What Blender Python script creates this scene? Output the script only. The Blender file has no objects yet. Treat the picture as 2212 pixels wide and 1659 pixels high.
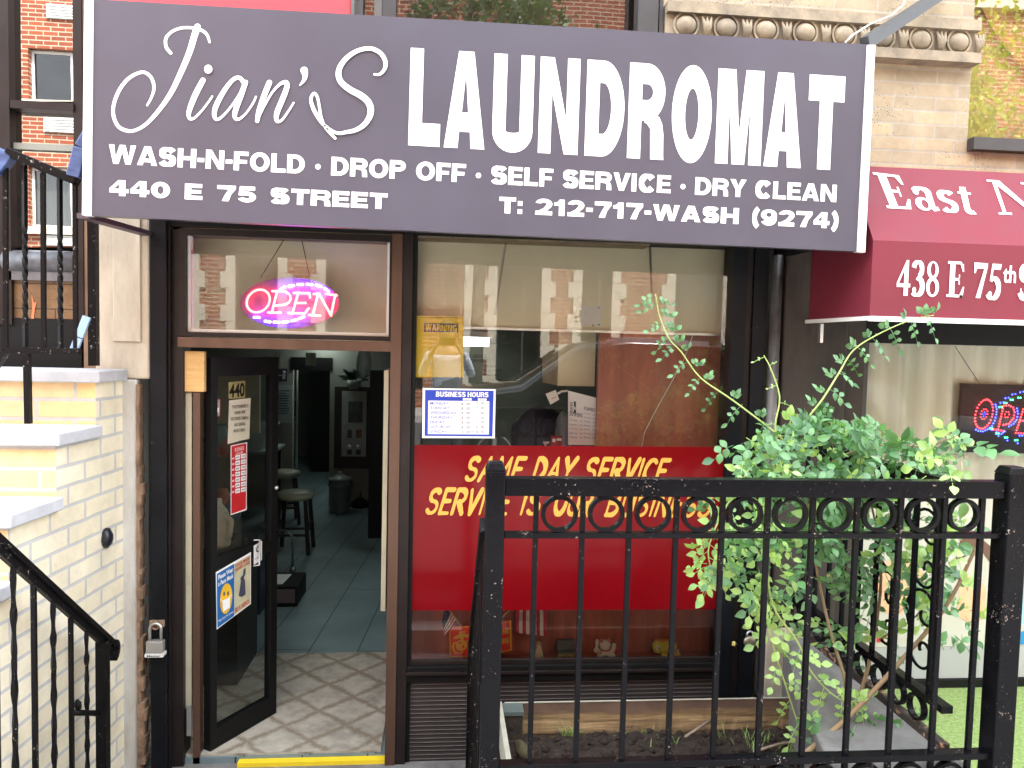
import bpy, math, random
from mathutils import Vector, Matrix
from mathutils.geometry import tessellate_polygon
R = math.radians
random.seed(7)
sc = bpy.context.scene
COL = sc.collection

# ------------------------------------------------------------------ camera
# pixel grid used for measuring the photograph: 2212 x 1659
PW, PH, F = 2212.0, 1659.0, 1620.0
EYE = Vector((0, -3.55, 1.5))
def axes(vx, vy, roll):
    cy = Vector(((vx-PW/2)/F, -(vy-PH/2)/F, -1)).normalized()
    r = R(roll)
    t = Vector((math.sin(r), math.cos(r), 0))
    t.z = (cy.x*t.x + cy.y*t.y)/-cy.z
    cz = t.normalized()
    return Matrix((cy.cross(cz), cy, cz))        # rows: world axes seen from the camera
MW = axes(966, 738, 1.35)
cam_d = bpy.data.cameras.new('camera')
cam = bpy.data.objects.new('camera', cam_d); COL.objects.link(cam)
cam.matrix_world = Matrix.Translation(EYE) @ MW.to_4x4()
cam_d.sensor_width = 36; cam_d.lens = 36*F/PW
cam_d.clip_start = 0.02; cam_d.clip_end = 500
sc.camera = cam

def ray(x, y): return MW @ Vector(((x-PW/2)/F, -(y-PH/2)/F, -1))
def P(x, y, Y=0.0):                              # point of the upright plane at depth Y
    d = ray(x, y); return EYE + d*((Y-EYE.y)/d.y)
def PZ(x, y, z):
    d = ray(x, y); return EYE + d*((z-EYE.z)/d.z)
def PN(x, y, p, n):
    d = ray(x, y); return EYE + d*((p-EYE).dot(n)/d.dot(n))

# ------------------------------------------------------------------ light
SUN_EL, SUN_AZ = 57, 28                           # behind the row of shops, so the pavement is in open shade
w = bpy.data.worlds.new('World'); sc.world = w; w.use_nodes = True
nt = w.node_tree; bg = nt.nodes['Background']
sky = nt.nodes.new('ShaderNodeTexSky'); sky.sky_type = 'NISHITA'; sky.sun_disc = False
sky.sun_elevation = R(SUN_EL); sky.sun_rotation = R(SUN_AZ)
sky.air_density = 1.0; sky.dust_density = 3.0; sky.ozone_density = 0.6
tcs = nt.nodes.new('ShaderNodeTexCoord'); nz = nt.nodes.new('ShaderNodeTexNoise')
nz.inputs['Scale'].default_value = 2.6; nz.inputs['Detail'].default_value = 6
rmp = nt.nodes.new('ShaderNodeValToRGB'); rmp.color_ramp.elements[0].position = .38; rmp.color_ramp.elements[1].position = .56
mixc = nt.nodes.new('ShaderNodeMix'); mixc.data_type = 'RGBA'
nt.links.new(tcs.outputs['Generated'], nz.inputs['Vector']); nt.links.new(nz.outputs[0], rmp.inputs[0])
nt.links.new(rmp.outputs[0], mixc.inputs['Factor']); nt.links.new(sky.outputs[0], mixc.inputs['A'])
mixc.inputs['B'].default_value = (9.6, 10.0, 10.4, 1)   # sunlit cloud
nt.links.new(mixc.outputs['Result'], bg.inputs['Color']); bg.inputs['Strength'].default_value = 0.15
sl = bpy.data.lights.new('sun', 'SUN'); sl.energy = 4.0; sl.angle = R(.5); sl.color = (1, .96, .90)
so = bpy.data.objects.new('sun', sl); COL.objects.link(so)
sd = Vector((math.sin(R(SUN_AZ))*math.cos(R(SUN_EL)), math.cos(R(SUN_AZ))*math.cos(R(SUN_EL)), math.sin(R(SUN_EL))))
so.rotation_euler = sd.to_track_quat('Z', 'Y').to_euler(); so.location = (0, 0, 40)
sc.view_settings.view_transform = 'Standard'; sc.view_settings.look = 'None'
sc.view_settings.gamma = 1; sc.view_settings.exposure = 2.68
sc.cycles.max_bounces = 10; sc.cycles.diffuse_bounces = 5; sc.cycles.glossy_bounces = 4
sc.cycles.transparent_max_bounces = 16; sc.cycles.sample_clamp_indirect = 6
sc.cycles.caustics_reflective = False; sc.cycles.caustics_refractive = False
sc.cycles.use_denoising = True

# ------------------------------------------------------------------ materials
def new_mat(name):
    m = bpy.data.materials.new(name); m.use_nodes = True
    nt = m.node_tree; b = nt.nodes['Principled BSDF']
    return m, nt, b
def N(nt, t, **kw):
    n = nt.nodes.new('ShaderNode'+t)
    for k, v in kw.items():
        if k in n.inputs: n.inputs[k].default_value = v
        else: setattr(n, k, v)
    return n
def ramp(nt, src, stops):
    r = N(nt, 'ValToRGB'); cr = r.color_ramp
    while len(cr.elements) < len(stops): cr.elements.new(.5)
    for e, (p, c) in zip(cr.elements, stops):
        e.position = p; e.color = c if len(c) == 4 else (*c, 1)
    nt.links.new(src, r.inputs[0]); return r.outputs[0]
def mixrgb(nt, fac, a, b, blend='MIX'):
    m = N(nt, 'Mix', data_type='RGBA', blend_type=blend)
    for s, v in (('Factor', fac), ('A', a), ('B', b)):
        if isinstance(v, (int, float)): m.inputs[s].default_value = v
        elif isinstance(v, tuple): m.inputs[s].default_value = (*v[:3], 1)
        else: nt.links.new(v, m.inputs[s])
    return m.outputs['Result']
def noise(nt, scale, detail=4, rough=.6, vec=None, coord='Object', stretch=None):
    tc = N(nt, 'TexCoord'); v = tc.outputs[coord]
    if stretch:
        mp = N(nt, 'Mapping'); mp.inputs['Scale'].default_value = stretch
        nt.links.new(v, mp.inputs['Vector']); v = mp.outputs[0]
    n = N(nt, 'TexNoise'); n.inputs['Scale'].default_value = scale; n.inputs['Detail'].default_value = detail
    n.inputs['Roughness'].default_value = rough
    nt.links.new(vec or v, n.inputs['Vector']); return n.outputs[0]
def bump(nt, b, h, strength=.3, dist=.01):
    n = N(nt, 'Bump'); n.inputs['Strength'].default_value = strength; n.inputs['Distance'].default_value = dist
    nt.links.new(h, n.inputs['Height']); nt.links.new(n.outputs[0], b.inputs['Normal'])
MATS = {}
def pbr(name, c, rough=.5, metal=0, var=.25, scale=9, c2=None, bmp=0, bscale=60, spec=.5, coat=0, stretch=None):
    if name in MATS: return MATS[name]
    m, nt, b = new_mat(name); MATS[name] = m
    b.inputs['Roughness'].default_value = rough; b.inputs['Metallic'].default_value = metal
    b.inputs['Specular IOR Level'].default_value = spec; b.inputs['Coat Weight'].default_value = coat
    if var or c2:
        c2 = c2 or tuple(max(0, x*(1-var)) for x in c)
        n = noise(nt, scale, 5, .65, stretch=stretch)
        nt.links.new(ramp(nt, n, [(.32, c2), (.66, c)]), b.inputs['Base Color'])
        rr = N(nt, 'MapRange'); rr.inputs['To Min'].default_value = max(.02, rough-.1); rr.inputs['To Max'].default_value = min(1, rough+.12)
        nt.links.new(n, rr.inputs['Value']); nt.links.new(rr.outputs[0], b.inputs['Roughness'])
    else: b.inputs['Base Color'].default_value = (*c, 1)
    if bmp: bump(nt, b, noise(nt, bscale, 4), bmp, .005)
    return m
def chipped(name, c, chip, rough=.35, scale=38, thr=.64, bscale=55, dirt=None, spec=.5):
    """painted metal with chips of another colour and grime"""
    m, nt, b = new_mat(name); MATS[name] = m
    n = noise(nt, scale, 6, .7); n2 = noise(nt, scale*.12, 3)
    mth = N(nt, 'Math', operation='MULTIPLY_ADD'); mth.inputs[1].default_value = .45
    nt.links.new(n2, mth.inputs[0]); nt.links.new(n, mth.inputs[2])
    f = ramp(nt, mth.outputs[0], [(thr+.225-.012, (0, 0, 0)), (thr+.225+.012, (1, 1, 1))])
    base = ramp(nt, noise(nt, 7, 5), [(.3, tuple(x*.6 for x in c)), (.7, dirt or c)])
    chipc = ramp(nt, noise(nt, 25), [(.35, chip), (.65, tuple(min(1, x*1.9+.1) for x in chip))])
    nt.links.new(mixrgb(nt, f, base, chipc), b.inputs['Base Color'])
    rr = N(nt, 'MapRange'); rr.inputs['To Min'].default_value = rough; rr.inputs['To Max'].default_value = .8
    nt.links.new(f, rr.inputs['Value']); nt.links.new(rr.outputs[0], b.inputs['Roughness'])
    b.inputs['Specular IOR Level'].default_value = spec
    inv = N(nt, 'Math', operation='MULTIPLY_ADD'); inv.inputs[1].default_value = -.8
    nt.links.new(f, inv.inputs[0]); nt.links.new(noise(nt, bscale, 3), inv.inputs[2])
    bump(nt, b, inv.outputs[0], .35, .002)
    return m
def brick(name, c1, c2, mortar, bw, bh, ms=.012, rough=.85, freq=2, off=.5, bias=0, speck=None, bmp=.5, var=.35):
    m, nt, b = new_mat(name); MATS[name] = m
    tc = N(nt, 'TexCoord'); bt = N(nt, 'TexBrick'); bt.offset = off; bt.offset_frequency = freq
    # uneven joints
    nzv = N(nt, 'TexNoise'); nzv.inputs['Scale'].default_value = 9; nt.links.new(tc.outputs['UV'], nzv.inputs['Vector'])
    vm = N(nt, 'VectorMath', operation='MULTIPLY_ADD'); vm.inputs[1].default_value = (.006, .006, 0)
    nt.links.new(nzv.outputs['Color'], vm.inputs[0]); nt.links.new(tc.outputs['UV'], vm.inputs[2])
    nt.links.new(vm.outputs[0], bt.inputs['Vector'])
    for k, v in (('Color1', c1), ('Color2', c2), ('Mortar', mortar)): bt.inputs[k].default_value = (*v, 1)
    bt.inputs['Scale'].default_value = 1; bt.inputs['Mortar Size'].default_value = ms; bt.inputs['Mortar Smooth'].default_value = .15
    bt.inputs['Bias'].default_value = bias; bt.inputs['Brick Width'].default_value = bw; bt.inputs['Row Height'].default_value = bh
    n = noise(nt, 6, 6, .7); c = mixrgb(nt, 1.0, bt.outputs['Color'], ramp(nt, n, [(.3, (1-var,)*3), (.7, (1.05,)*3)]), 'MULTIPLY')
    if speck:
        vo = N(nt, 'TexVoronoi'); vo.inputs['Scale'].default_value = 70; nt.links.new(tc.outputs['UV'], vo.inputs['Vector'])
        sp = ramp(nt, vo.outputs['Distance'], [(.16, (1, 1, 1)), (.28, (0, 0, 0))])
        pn = ramp(nt, noise(nt, 3.2, 3), [(.46, (0, 0, 0)), (.56, (1, 1, 1))])
        c = mixrgb(nt, mixrgb(nt, 1.0, sp, pn, 'MULTIPLY'), c, speck)
    nt.links.new(c, b.inputs['Base Color']); b.inputs['Roughness'].default_value = rough
    h = N(nt, 'Math', operation='MULTIPLY_ADD'); h.inputs[1].default_value = -1.0
    nt.links.new(bt.outputs['Fac'], h.inputs[0]); h2 = N(nt, 'Math', operation='MULTIPLY'); h2.inputs[1].default_value = .5
    nt.links.new(noise(nt, 45, 5), h2.inputs[0]); nt.links.new(h2.outputs[0], h.inputs[2])
    bump(nt, b, h.outputs[0], bmp, .006)
    return m
def emit(name, c, s):
    m = bpy.data.materials.new(name); m.use_nodes = True; nt = m.node_tree; nt.nodes.clear(); MATS[name] = m
    e = N(nt, 'Emission'); e.inputs[0].default_value = (*c, 1); e.inputs[1].default_value = s
    o = N(nt, 'OutputMaterial'); nt.links.new(e.outputs[0], o.inputs[0]); return m
def glass(name, refl=.08, tint=(1, 1, 1), rough=.0, ior=1.5, wav=0, dirt=.0):
    m = bpy.data.materials.new(name); m.use_nodes = True; nt = m.node_tree; nt.nodes.clear(); MATS[name] = m
    tr = N(nt, 'BsdfTransparent'); tr.inputs[0].default_value = (*tint, 1)
    gl = N(nt, 'BsdfGlossy'); gl.inputs['Roughness'].default_value = rough
    fr = N(nt, 'Fresnel'); fr.inputs['IOR'].default_value = ior
    ad = N(nt, 'Math', operation='ADD'); ad.inputs[1].default_value = refl; ad.use_clamp = True
    nt.links.new(fr.outputs[0], ad.inputs[0])
    if wav:
        bp = N(nt, 'Bump'); bp.inputs['Strength'].default_value = wav; bp.inputs['Distance'].default_value = .01
        nt.links.new(noise(nt, 2.2, 1), bp.inputs['Height']); nt.links.new(bp.outputs[0], gl.inputs['Normal'])
    mx = N(nt, 'MixShader'); nt.links.new(ad.outputs[0], mx.inputs[0]); nt.links.new(tr.outputs[0], mx.inputs[1]); nt.links.new(gl.outputs[0], mx.inputs[2])
    last = mx.outputs[0]
    if dirt:
        df = N(nt, 'BsdfDiffuse'); df.inputs[0].default_value = (.55, .53, .5, 1)
        f = ramp(nt, noise(nt, 3.5, 8, .7, stretch=(1, 1, .5)), [(.45, (0, 0, 0)), (.8, (dirt,)*3)])
        m2 = N(nt, 'MixShader'); nt.links.new(f, m2.inputs[0]); nt.links.new(last, m2.inputs[1]); nt.links.new(df.outputs[0], m2.inputs[2]); last = m2.outputs[0]
    o = N(nt, 'OutputMaterial'); nt.links.new(last, o.inputs[0]); return m

white_vinyl = pbr('white_vinyl', (.86, .86, .85), .45, var=.04, scale=3)
sign_vinyl = pbr('charcoal_vinyl', (.066, .062, .087), .34, var=.14, scale=1.6, bmp=.03, bscale=4, coat=.0)
white_paint = pbr('white_paint', (.78, .77, .74), .5, var=.1)
black_paint = chipped('black_iron', (.005, .005, .0065), (.17, .13, .105), rough=.26, scale=95, thr=.685, spec=.11)
black_rough = chipped('black_iron_rough', (.007, .0065, .007), (.16, .14, .13), rough=.4, scale=70, thr=.66, spec=.11, bscale=90)
black_post = chipped('black_pilaster_paint', (.008, .009, .012), (.13, .07, .045), rough=.35, scale=14, thr=.72, spec=.15)
bronze = pbr('bronze_aluminium', (.115, .062, .040), .38, .35, var=.3, scale=4, stretch=(3, 3, .3))
dark_bronze = pbr('dark_bronze', (.020, .014, .013), .4, 0, var=.4, scale=5, spec=.25)
stone_cap = pbr('bluestone', (.50, .51, .53), .8, var=.22, scale=7, bmp=.35, bscale=50)
limestone = pbr('limestone', (.62, .54, .42), .85, c2=(.36, .30, .23), scale=4, bmp=.4, bscale=22, stretch=(1.6, 1.6, .5))
grey_edge = pbr('painted_cement', (.62, .62, .60), .8, c2=(.42, .39, .34), scale=5, bmp=.45, bscale=24, stretch=(1.5, 1.5, .5))
raw_edge = pbr('crumbling_cement', (.34, .22, .14), .95, c2=(.12, .07, .045), scale=14, bmp=.9, bscale=30)
cream_brick = brick('cream_brick', (.84, .76, .58), (.78, .69, .50), (.54, .53, .51), .235, .0815, .0075, freq=2, var=.2)
orange_brick = brick('tan_brick', (.80, .52, .22), (.74, .54, .30), (.50, .46, .41), .31, .0815, .0085, freq=2, var=.25)
tan_block = brick('tan_stone_block', (.50, .40, .25), (.34, .285, .20), (.40, .36, .29), .215, .0655, .005, speck=(.16, .12, .07), var=.3)
red_brick = brick('red_brick', (.30, .070, .028), (.22, .05, .022), (.42, .33, .23), .30, .094, .013, var=.25)
quoin_stone = pbr('quoin_stone', (.58, .53, .43), .85, var=.15)
brownstone = pbr('brownstone', (.30, .19, .12), .85, var=.4, scale=5, bmp=.3)
dark_stone = pbr('sooty_stone', (.055, .042, .036), .75, c2=(.014, .011, .010), scale=3.5, bmp=.4, bscale=30, stretch=(1.5, 1.5, .6))
pane = glass('window_glass', .06, (.97, .985, .97), dirt=.03)
pane_clear = glass('door_glass', .02, (.93, .96, .95))
pane_mirror = glass('reflective_glass', .42, (.25, .25, .25), wav=.05)
pane_upper = glass('upper_window_glass', .10, (.5, .5, .5), wav=.04)
pane_thin = glass('thin_glass', -.01, (.98, .99, .97), ior=1.4)
pane_gold = glass('gold_window_glass', .22, (1, .97, .85), wav=.06)
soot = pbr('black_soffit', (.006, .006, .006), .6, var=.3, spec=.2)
beige_wall = pbr('beige_wall', (.86, .80, .58), .7, var=.1, scale=2)
shop_wall = pbr('shop_wall', (.26, .26, .225), .75, var=.2, scale=2)
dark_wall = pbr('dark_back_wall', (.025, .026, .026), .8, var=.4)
brown_board = pbr('brown_board', (.50, .155, .10), .4, c2=(.32, .10, .065), scale=4, stretch=(4, 4, .6))
red_vinyl = pbr('red_vinyl', (.42, .006, .014), .12, var=.12, scale=3)
nt_ = red_vinyl.node_tree; tr_ = N(nt_, 'BsdfTranslucent'); tr_.inputs[0].default_value = (.55, .05, .04, 1); mx_ = N(nt_, 'MixShader'); mx_.inputs[0].default_value = .6
nt_.links.new(nt_.nodes['Principled BSDF'].outputs[0], mx_.inputs[1]); nt_.links.new(tr_.outputs[0], mx_.inputs[2]); nt_.links.new(mx_.outputs[0], nt_.nodes['Material Output'].inputs[0])
gold_vinyl = pbr('gold_vinyl', (.72, .40, .07), .5, var=.05)

# ------------------------------------------------------------------ mesh builder
class MB:
    def __init__(s): s.v = []; s.f = []; s.m = []; s.mats = []; s.cur = 0; s.sm = []; s.smooth = False
    def mat(s, m):
        if m not in s.mats: s.mats.append(m)
        s.cur = s.mats.index(m); return s
    def vs(s, pts): i = len(s.v); s.v += [Vector(p) for p in pts]; return i
    def face(s, idx): s.f.append(tuple(idx)); s.m.append(s.cur); s.sm.append(s.smooth)
    def quad(s, *pts): i = s.vs(pts); s.face(range(i, i+len(pts))); return s
    def hexa(s, p):                              # 8 points: bottom 4 (ccw), top 4
        i = s.vs(p)
        for f in ((3,2,1,0),(4,5,6,7),(0,1,5,4),(1,2,6,5),(2,3,7,6),(3,0,4,7)): s.face([i+k for k in f])
        return s
    def box(s, a, b):
        x0,y0,z0 = a; x1,y1,z1 = b
        return s.hexa([(x0,y0,z0),(x1,y0,z0),(x1,y1,z0),(x0,y1,z0),(x0,y0,z1),(x1,y0,z1),(x1,y1,z1),(x0,y1,z1)])
    def slab(s, quad, d):                        # quad (tl,tr,br,bl) facing the viewer, thickness vector d
        tl,tr,br,bl = [Vector(q) for q in quad]; d = Vector(d)
        return s.hexa([bl,br,br+d,bl+d,tl,tr,tr+d,tl+d])
    def bar(s, p0, p1, w, h=None, up=None):
        p0, p1 = Vector(p0), Vector(p1); h = h or w
        t = (p1-p0).normalized(); up = Vector(up) if up else (Vector((0,0,1)) if abs(t.z) < .95 else Vector((0,1,0)))
        a = t.cross(up).normalized()*w/2; b = a.cross(t).normalized()*h/2
        return s.hexa([p0-a-b,p0+a-b,p1+a-b,p1-a-b,p0-a+b,p0+a+b,p1+a+b,p1-a+b])
    def tube(s, pts, r, n=8, cap=True):
        pts = [Vector(p) for p in pts]; rs = r if isinstance(r, (list, tuple)) else [r]*len(pts)
        old = s.smooth; s.smooth = True; rings = []; a = None
        for k, p in enumerate(pts):
            t = (pts[min(k+1, len(pts)-1)]-pts[max(k-1, 0)]).normalized()
            if a is None: a = t.cross(Vector((0,0,1)) if abs(t.z) < .9 else Vector((1,0,0))).normalized()
            else: a = (a-t*a.dot(t)).normalized()
            b = t.cross(a)
            rings.append(s.vs([p+(a*math.cos(2*math.pi*j/n)+b*math.sin(2*math.pi*j/n))*rs[k] for j in range(n)]))
        for k in range(len(rings)-1):
            for j in range(n): s.face((rings[k]+j, rings[k]+(j+1)%n, rings[k+1]+(j+1)%n, rings[k+1]+j))
        if cap: s.face([rings[0]+j for j in reversed(range(n))]); s.face([rings[-1]+j for j in range(n)])
        s.smooth = old; return s
    def ring(s, c, r, wx, wy, axis=1, n=28):     # flat-bar ring: radial wx, along axis wy
        c = Vector(c); ids = []
        for j in range(n):
            q = 2*math.pi*j/n
            for rr, dd in ((r-wx/2,-wy/2),(r+wx/2,-wy/2),(r+wx/2,wy/2),(r-wx/2,wy/2)):
                p = Vector((math.cos(q)*rr, 0, math.sin(q)*rr)); p.y = dd
                if axis == 0: p = Vector((p.y, p.x, p.z))
                s.v.append(c+p)
            ids.append(len(s.v)-4)
        for j in range(n):
            a, b = ids[j], ids[(j+1) % n]
            for k in range(4): s.face((a+k, a+(k+1)%4, b+(k+1)%4, b+k))
        return s
    def ell(s, c, rx, ry, rz, nu=14, nv=9, jit=0):
        c = Vector(c); old = s.smooth; s.smooth = True; rows = []
        for i in range(nv+1):
            t = math.pi*i/nv; row = []
            for j in range(nu):
                q = 2*math.pi*j/nu; k = 1+random.uniform(-jit, jit)
                row.append(c+Vector((rx*math.sin(t)*math.cos(q)*k, ry*math.sin(t)*math.sin(q)*k, rz*math.cos(t)*k)))
            rows.append(s.vs(row))
        for i in range(nv):
            for j in range(nu): s.face((rows[i]+j, rows[i+1]+j, rows[i+1]+(j+1)%nu, rows[i]+(j+1)%nu))
        s.smooth = old; return s
    def lathe(s, c, prof, n=20, axis=None, cap=True):
        c = Vector(c); old = s.smooth; s.smooth = True; ids = []
        for r, z in prof: ids.append(s.vs([c+Vector((r*math.cos(2*math.pi*j/n), r*math.sin(2*math.pi*j/n), z)) for j in range(n)]))
        for k in range(len(ids)-1):
            for j in range(n): s.face((ids[k]+j, ids[k]+(j+1)%n, ids[k+1]+(j+1)%n, ids[k+1]+j))
        if cap: s.face([ids[0]+j for j in reversed(range(n))]); s.face([ids[-1]+j for j in range(n)])
        s.smooth = old; return s
    def poly(s, outer, holes, fn, flip=False):   # flat polygon with holes in 2-D, mapped to 3-D by fn
        loops = [outer]+list(holes); flat = [q for l in loops for q in l]
        tris = tessellate_polygon([[Vector((a, b, 0)) for a, b in l] for l in loops])
        i = s.vs([fn(a, b) for a, b in flat])
        for t in tris: s.face([i+k for k in t])
        return s
    def build(s, name, parent=None, mat=None, bevel=0):
        me = bpy.data.meshes.new(name); off = parent_world(parent)
        me.from_pydata([tuple(p-off) for p in s.v], [], s.f); me.update()
        if mat is not None: me.materials.append(mat)
        else:
            for m in s.mats: me.materials.append(m)
            me.polygons.foreach_set('material_index', s.m)
        me.polygons.foreach_set('use_smooth', s.sm)
        uv = me.uv_layers.new(name='UVMap'); dat = [0.0]*(2*len(me.loops))
        for p in me.polygons:
            n = p.normal
            for li in p.loop_indices:
                co = s.v[me.loops[li].vertex_index]
                if abs(n.z) > .7: u, v = co.x, co.y
                else:
                    t = Vector((-n.y, n.x, 0)); t = t.normalized() if t.length > 1e-6 else Vector((1,0,0))
                    u, v = co.dot(t), co.z
                dat[2*li] = u; dat[2*li+1] = v
        uv.data.foreach_set('uv', dat)
        o = bpy.data.objects.new(name, me); COL.objects.link(o)
        if parent: o.parent = parent
        if bevel:
            md = o.modifiers.new('bevel', 'BEVEL'); md.width = bevel; md.segments = 2; md.limit_method = 'ANGLE'; md.angle_limit = R(40)
        return o
def parent_world(p):
    v = Vector((0,0,0))
    while p is not None: v += p.location; p = p.parent
    return v
def tag(o, label=None, cat=None, group=None, kind=None):
    for k, v in (('label', label), ('category', cat), ('group', group), ('kind', kind)):
        if v: o[k] = v
    return o
def thing(name, loc, label, cat, group=None):
    o = bpy.data.objects.new(name, None); o.empty_display_size = .1; COL.objects.link(o); o.location = Vector(loc)
    return tag(o, label, cat, group)
def dup(root, loc, label=None, rotz=0):
    c = root.copy(); COL.objects.link(c); c.location = loc; c.rotation_euler.z = rotz
    if label: c['label'] = label
    def rec(a, b):
        for ch in list(a.children):
            d = ch.copy(); COL.objects.link(d); d.parent = b; rec(ch, d)
    rec(root, c); return c
def quad_fn(tl, tr, br, bl, lift=Vector((0,0,0))):
    tl, tr, br, bl = map(Vector, (tl, tr, br, bl))
    return lambda u, v: (bl*(1-u)+br*u)*(1-v)+(tl*(1-u)+tr*u)*v+lift
def PQ(q, Y): return [P(x, y, Y) for x, y in q]  # four measured corners tl,tr,br,bl

# ------------------------------------------------------------------ lettering
def arc(cx, cy, rx, ry, a0, a1, n=14):
    return [(cx+rx*math.cos(R(a0+(a1-a0)*i/n)), cy+ry*math.sin(R(a0+(a1-a0)*i/n))) for i in range(n+1)]
def stroke(pts, a, b, cap=False, taper=None):
    L, Rr = [], []; n = len(pts)
    for i, (x, y) in enumerate(pts):
        x0, y0 = pts[max(i-1, 0)]; x1, y1 = pts[min(i+1, n-1)]
        dx, dy = x1-x0, y1-y0; l = math.hypot(dx, dy) or 1e-9; dx /= l; dy /= l
        h = .5*(a*abs(dy)+b*abs(dx))*(taper[i] if taper else 1)
        L.append((x-dy*h, y+dx*h)); Rr.append((x+dy*h, y-dx*h))
    if cap:
        def capf(p, q, h0):
            cx, cy = (p[0]+q[0])/2, (p[1]+q[1])/2; r = math.hypot(p[0]-q[0], p[1]-q[1])/2
            a0 = math.degrees(math.atan2(p[1]-cy, p[0]-cx)); return arc(cx, cy, r, r, a0, a0-180, 8)[1:-1]
        return L+capf(L[-1], Rr[-1], 0)+Rr[::-1]+capf(Rr[0], L[0], 0)
    return L+Rr[::-1]
def ringarc(cx, cy, rx, ry, a, b, a0, a1, n=24): return arc(cx, cy, rx, ry, a0, a1, n)+arc(cx, cy, max(rx-a, .02), max(ry-b, .02), a1, a0, n)
def rect(x0, y0, x1, y1): return ([(x0,y0),(x1,y0),(x1,y1),(x0,y1)], [])
HW = dict(L=.8, A=1.08, U=.98, N=1.0, D=.98, R=.98, O=1.08, M=1.22, T=.88, W=1.45, S=.92, H=1.0, F=.8, E=.84, I=.36,
          P=.92, V=1.02, C=1.0, Y=1.0, B=.95, G=1.06)
def heavy(ch, w, a, b):
    """bold sans capital of cap height 1, width w, stem a, bar b -> list of (outline, holes)"""
    e = lambda cx, cy, rx, ry, n=28: arc(cx, cy, rx, ry, 0, 360, n)[:-1]
    if ch == 'I': return [rect(0,0,a,1)]
    if ch == 'L': return [([(0,0),(w,0),(w,b),(a,b),(a,1),(0,1)], [])]
    if ch == 'T': return [([(0,1-b),((w-a)/2,1-b),((w-a)/2,0),((w+a)/2,0),((w+a)/2,1-b),(w,1-b),(w,1),(0,1)], [])]
    if ch == 'E': return [([(0,0),(w,0),(w,b),(a,b),(a,.5-b*.42),(w*.93,.5-b*.42),(w*.93,.5+b*.45),(a,.5+b*.45),(a,1-b),(w*.98,1-b),(w*.98,1),(0,1)], [])]
    if ch == 'F': return [([(0,0),(a,0),(a,.46-b*.42),(w*.9,.46-b*.42),(w*.9,.46+b*.48),(a,.46+b*.48),(a,1-b),(w,1-b),(w,1),(0,1)], [])]
    if ch == 'H': return [([(0,0),(a,0),(a,.5-b*.5),(w-a,.5-b*.5),(w-a,0),(w,0),(w,1),(w-a,1),(w-a,.5+b*.45),(a,.5+b*.45),(a,1),(0,1)], [])]
    if ch == 'N':
        k = .36; return [([(0,0),(a*.95,0),(a*.95,1-k),(w-a*1.05,0),(w,0),(w,1),(w-a*.95,1),(w-a*.95,k),(a*1.05,1),(0,1)], [])]
    if ch == 'M':
        s_ = a*.95; return [([(0,0),(s_,0),(s_,.66),(w/2-a*.48,0),(w/2+a*.48,0),(w-s_,.66),(w-s_,0),(w,0),(w,1),(w-a*1.35,1),(w/2,.32),(a*1.35,1),(0,1)], [])]
    if ch == 'W':
        q = a*.95; c = w/2
        return [([(0,1),(w*.18,0),(w*.18+q,0),(c,.62),(w*.82-q,0),(w*.82,0),(w,1),(w-q*1.02,1),(w*.745,.34),(c+q*.55,1),(c-q*.55,1),(w*.255,.34),(q*1.02,1)], [])]
    if ch == 'A':
        q = a*1.05; y0, y1 = .17, .17+b*.85; p = a*.58; c = w/2
        lx = lambda y: q+(c-q)*y*.98; rx = lambda y: w-q-(c-q)*y*.98
        top = min(.9, 1-.17*a/.135*.9)
        return [([(0,0),(q,0),(lx(y0),y0),(rx(y0),y0),(w-q,0),(w,0),(c+p,1),(c-p,1)],
                 [[(lx(y1)+.01,y1),(c,max(y1+.12,min(top,.78))),(rx(y1)-.01,y1)]])]
    if ch == 'V': return [([(0,1),(w/2-a*.5,0),(w/2+a*.5,0),(w,1),(w-a*1.05,1),(w/2,.33),(a*1.05,1)], [])]
    if ch == 'Y': return [([(0,1),((w-a)/2,.40),((w-a)/2,0),((w+a)/2,0),((w+a)/2,.40),(w,1),(w-a*1.12,1),(w/2,.60),(a*1.12,1)], [])]
    if ch == 'U':
        r = min(.36, w*.5); return [([(0,1)]+arc(w/2,r,w/2,r+.015,180,360)+[(w,1),(w-a,1)]+arc(w/2,r,w/2-a,max(.02,r-b),0,-180)+[(a,1)], [])]
    if ch == 'D':
        rx = w*.56; return [([(0,0)]+arc(w-rx,.5,rx,.5,-90,90,22)+[(0,1)], [[(a,b)]+arc(w-rx,.5,max(rx-a,.02),.5-b,-90,90,20)+[(a,1-b)]])]
    if ch in 'PR':
        y0 = .40; ry = (1-y0)/2; cy = (1+y0)/2; rx = min(w*.5, ry*1.25); bb = min(b, ry*.72)
        o = [([(0,y0)]+arc(w-rx-.01*w,cy,rx,ry,-90,90,18)+[(0,1)], [[(a,y0+bb)]+arc(w-rx-.01*w,cy,max(rx-a*.92,.02),ry-bb,-90,90,16)+[(a,1-bb)]]), rect(0,0,a,y0+.01)]
        if ch == 'R': o.append(([(w-a,0),(w*1.0+.0,0),(w*.99,.05),(w*.975,.27),(w*.93,.38),(w*.84,.45),(w*.45,.45),(w*.45,y0-.02),(w-a*1.35,y0-.03),(w-a*1.08,.32)], []))
        return o
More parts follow.
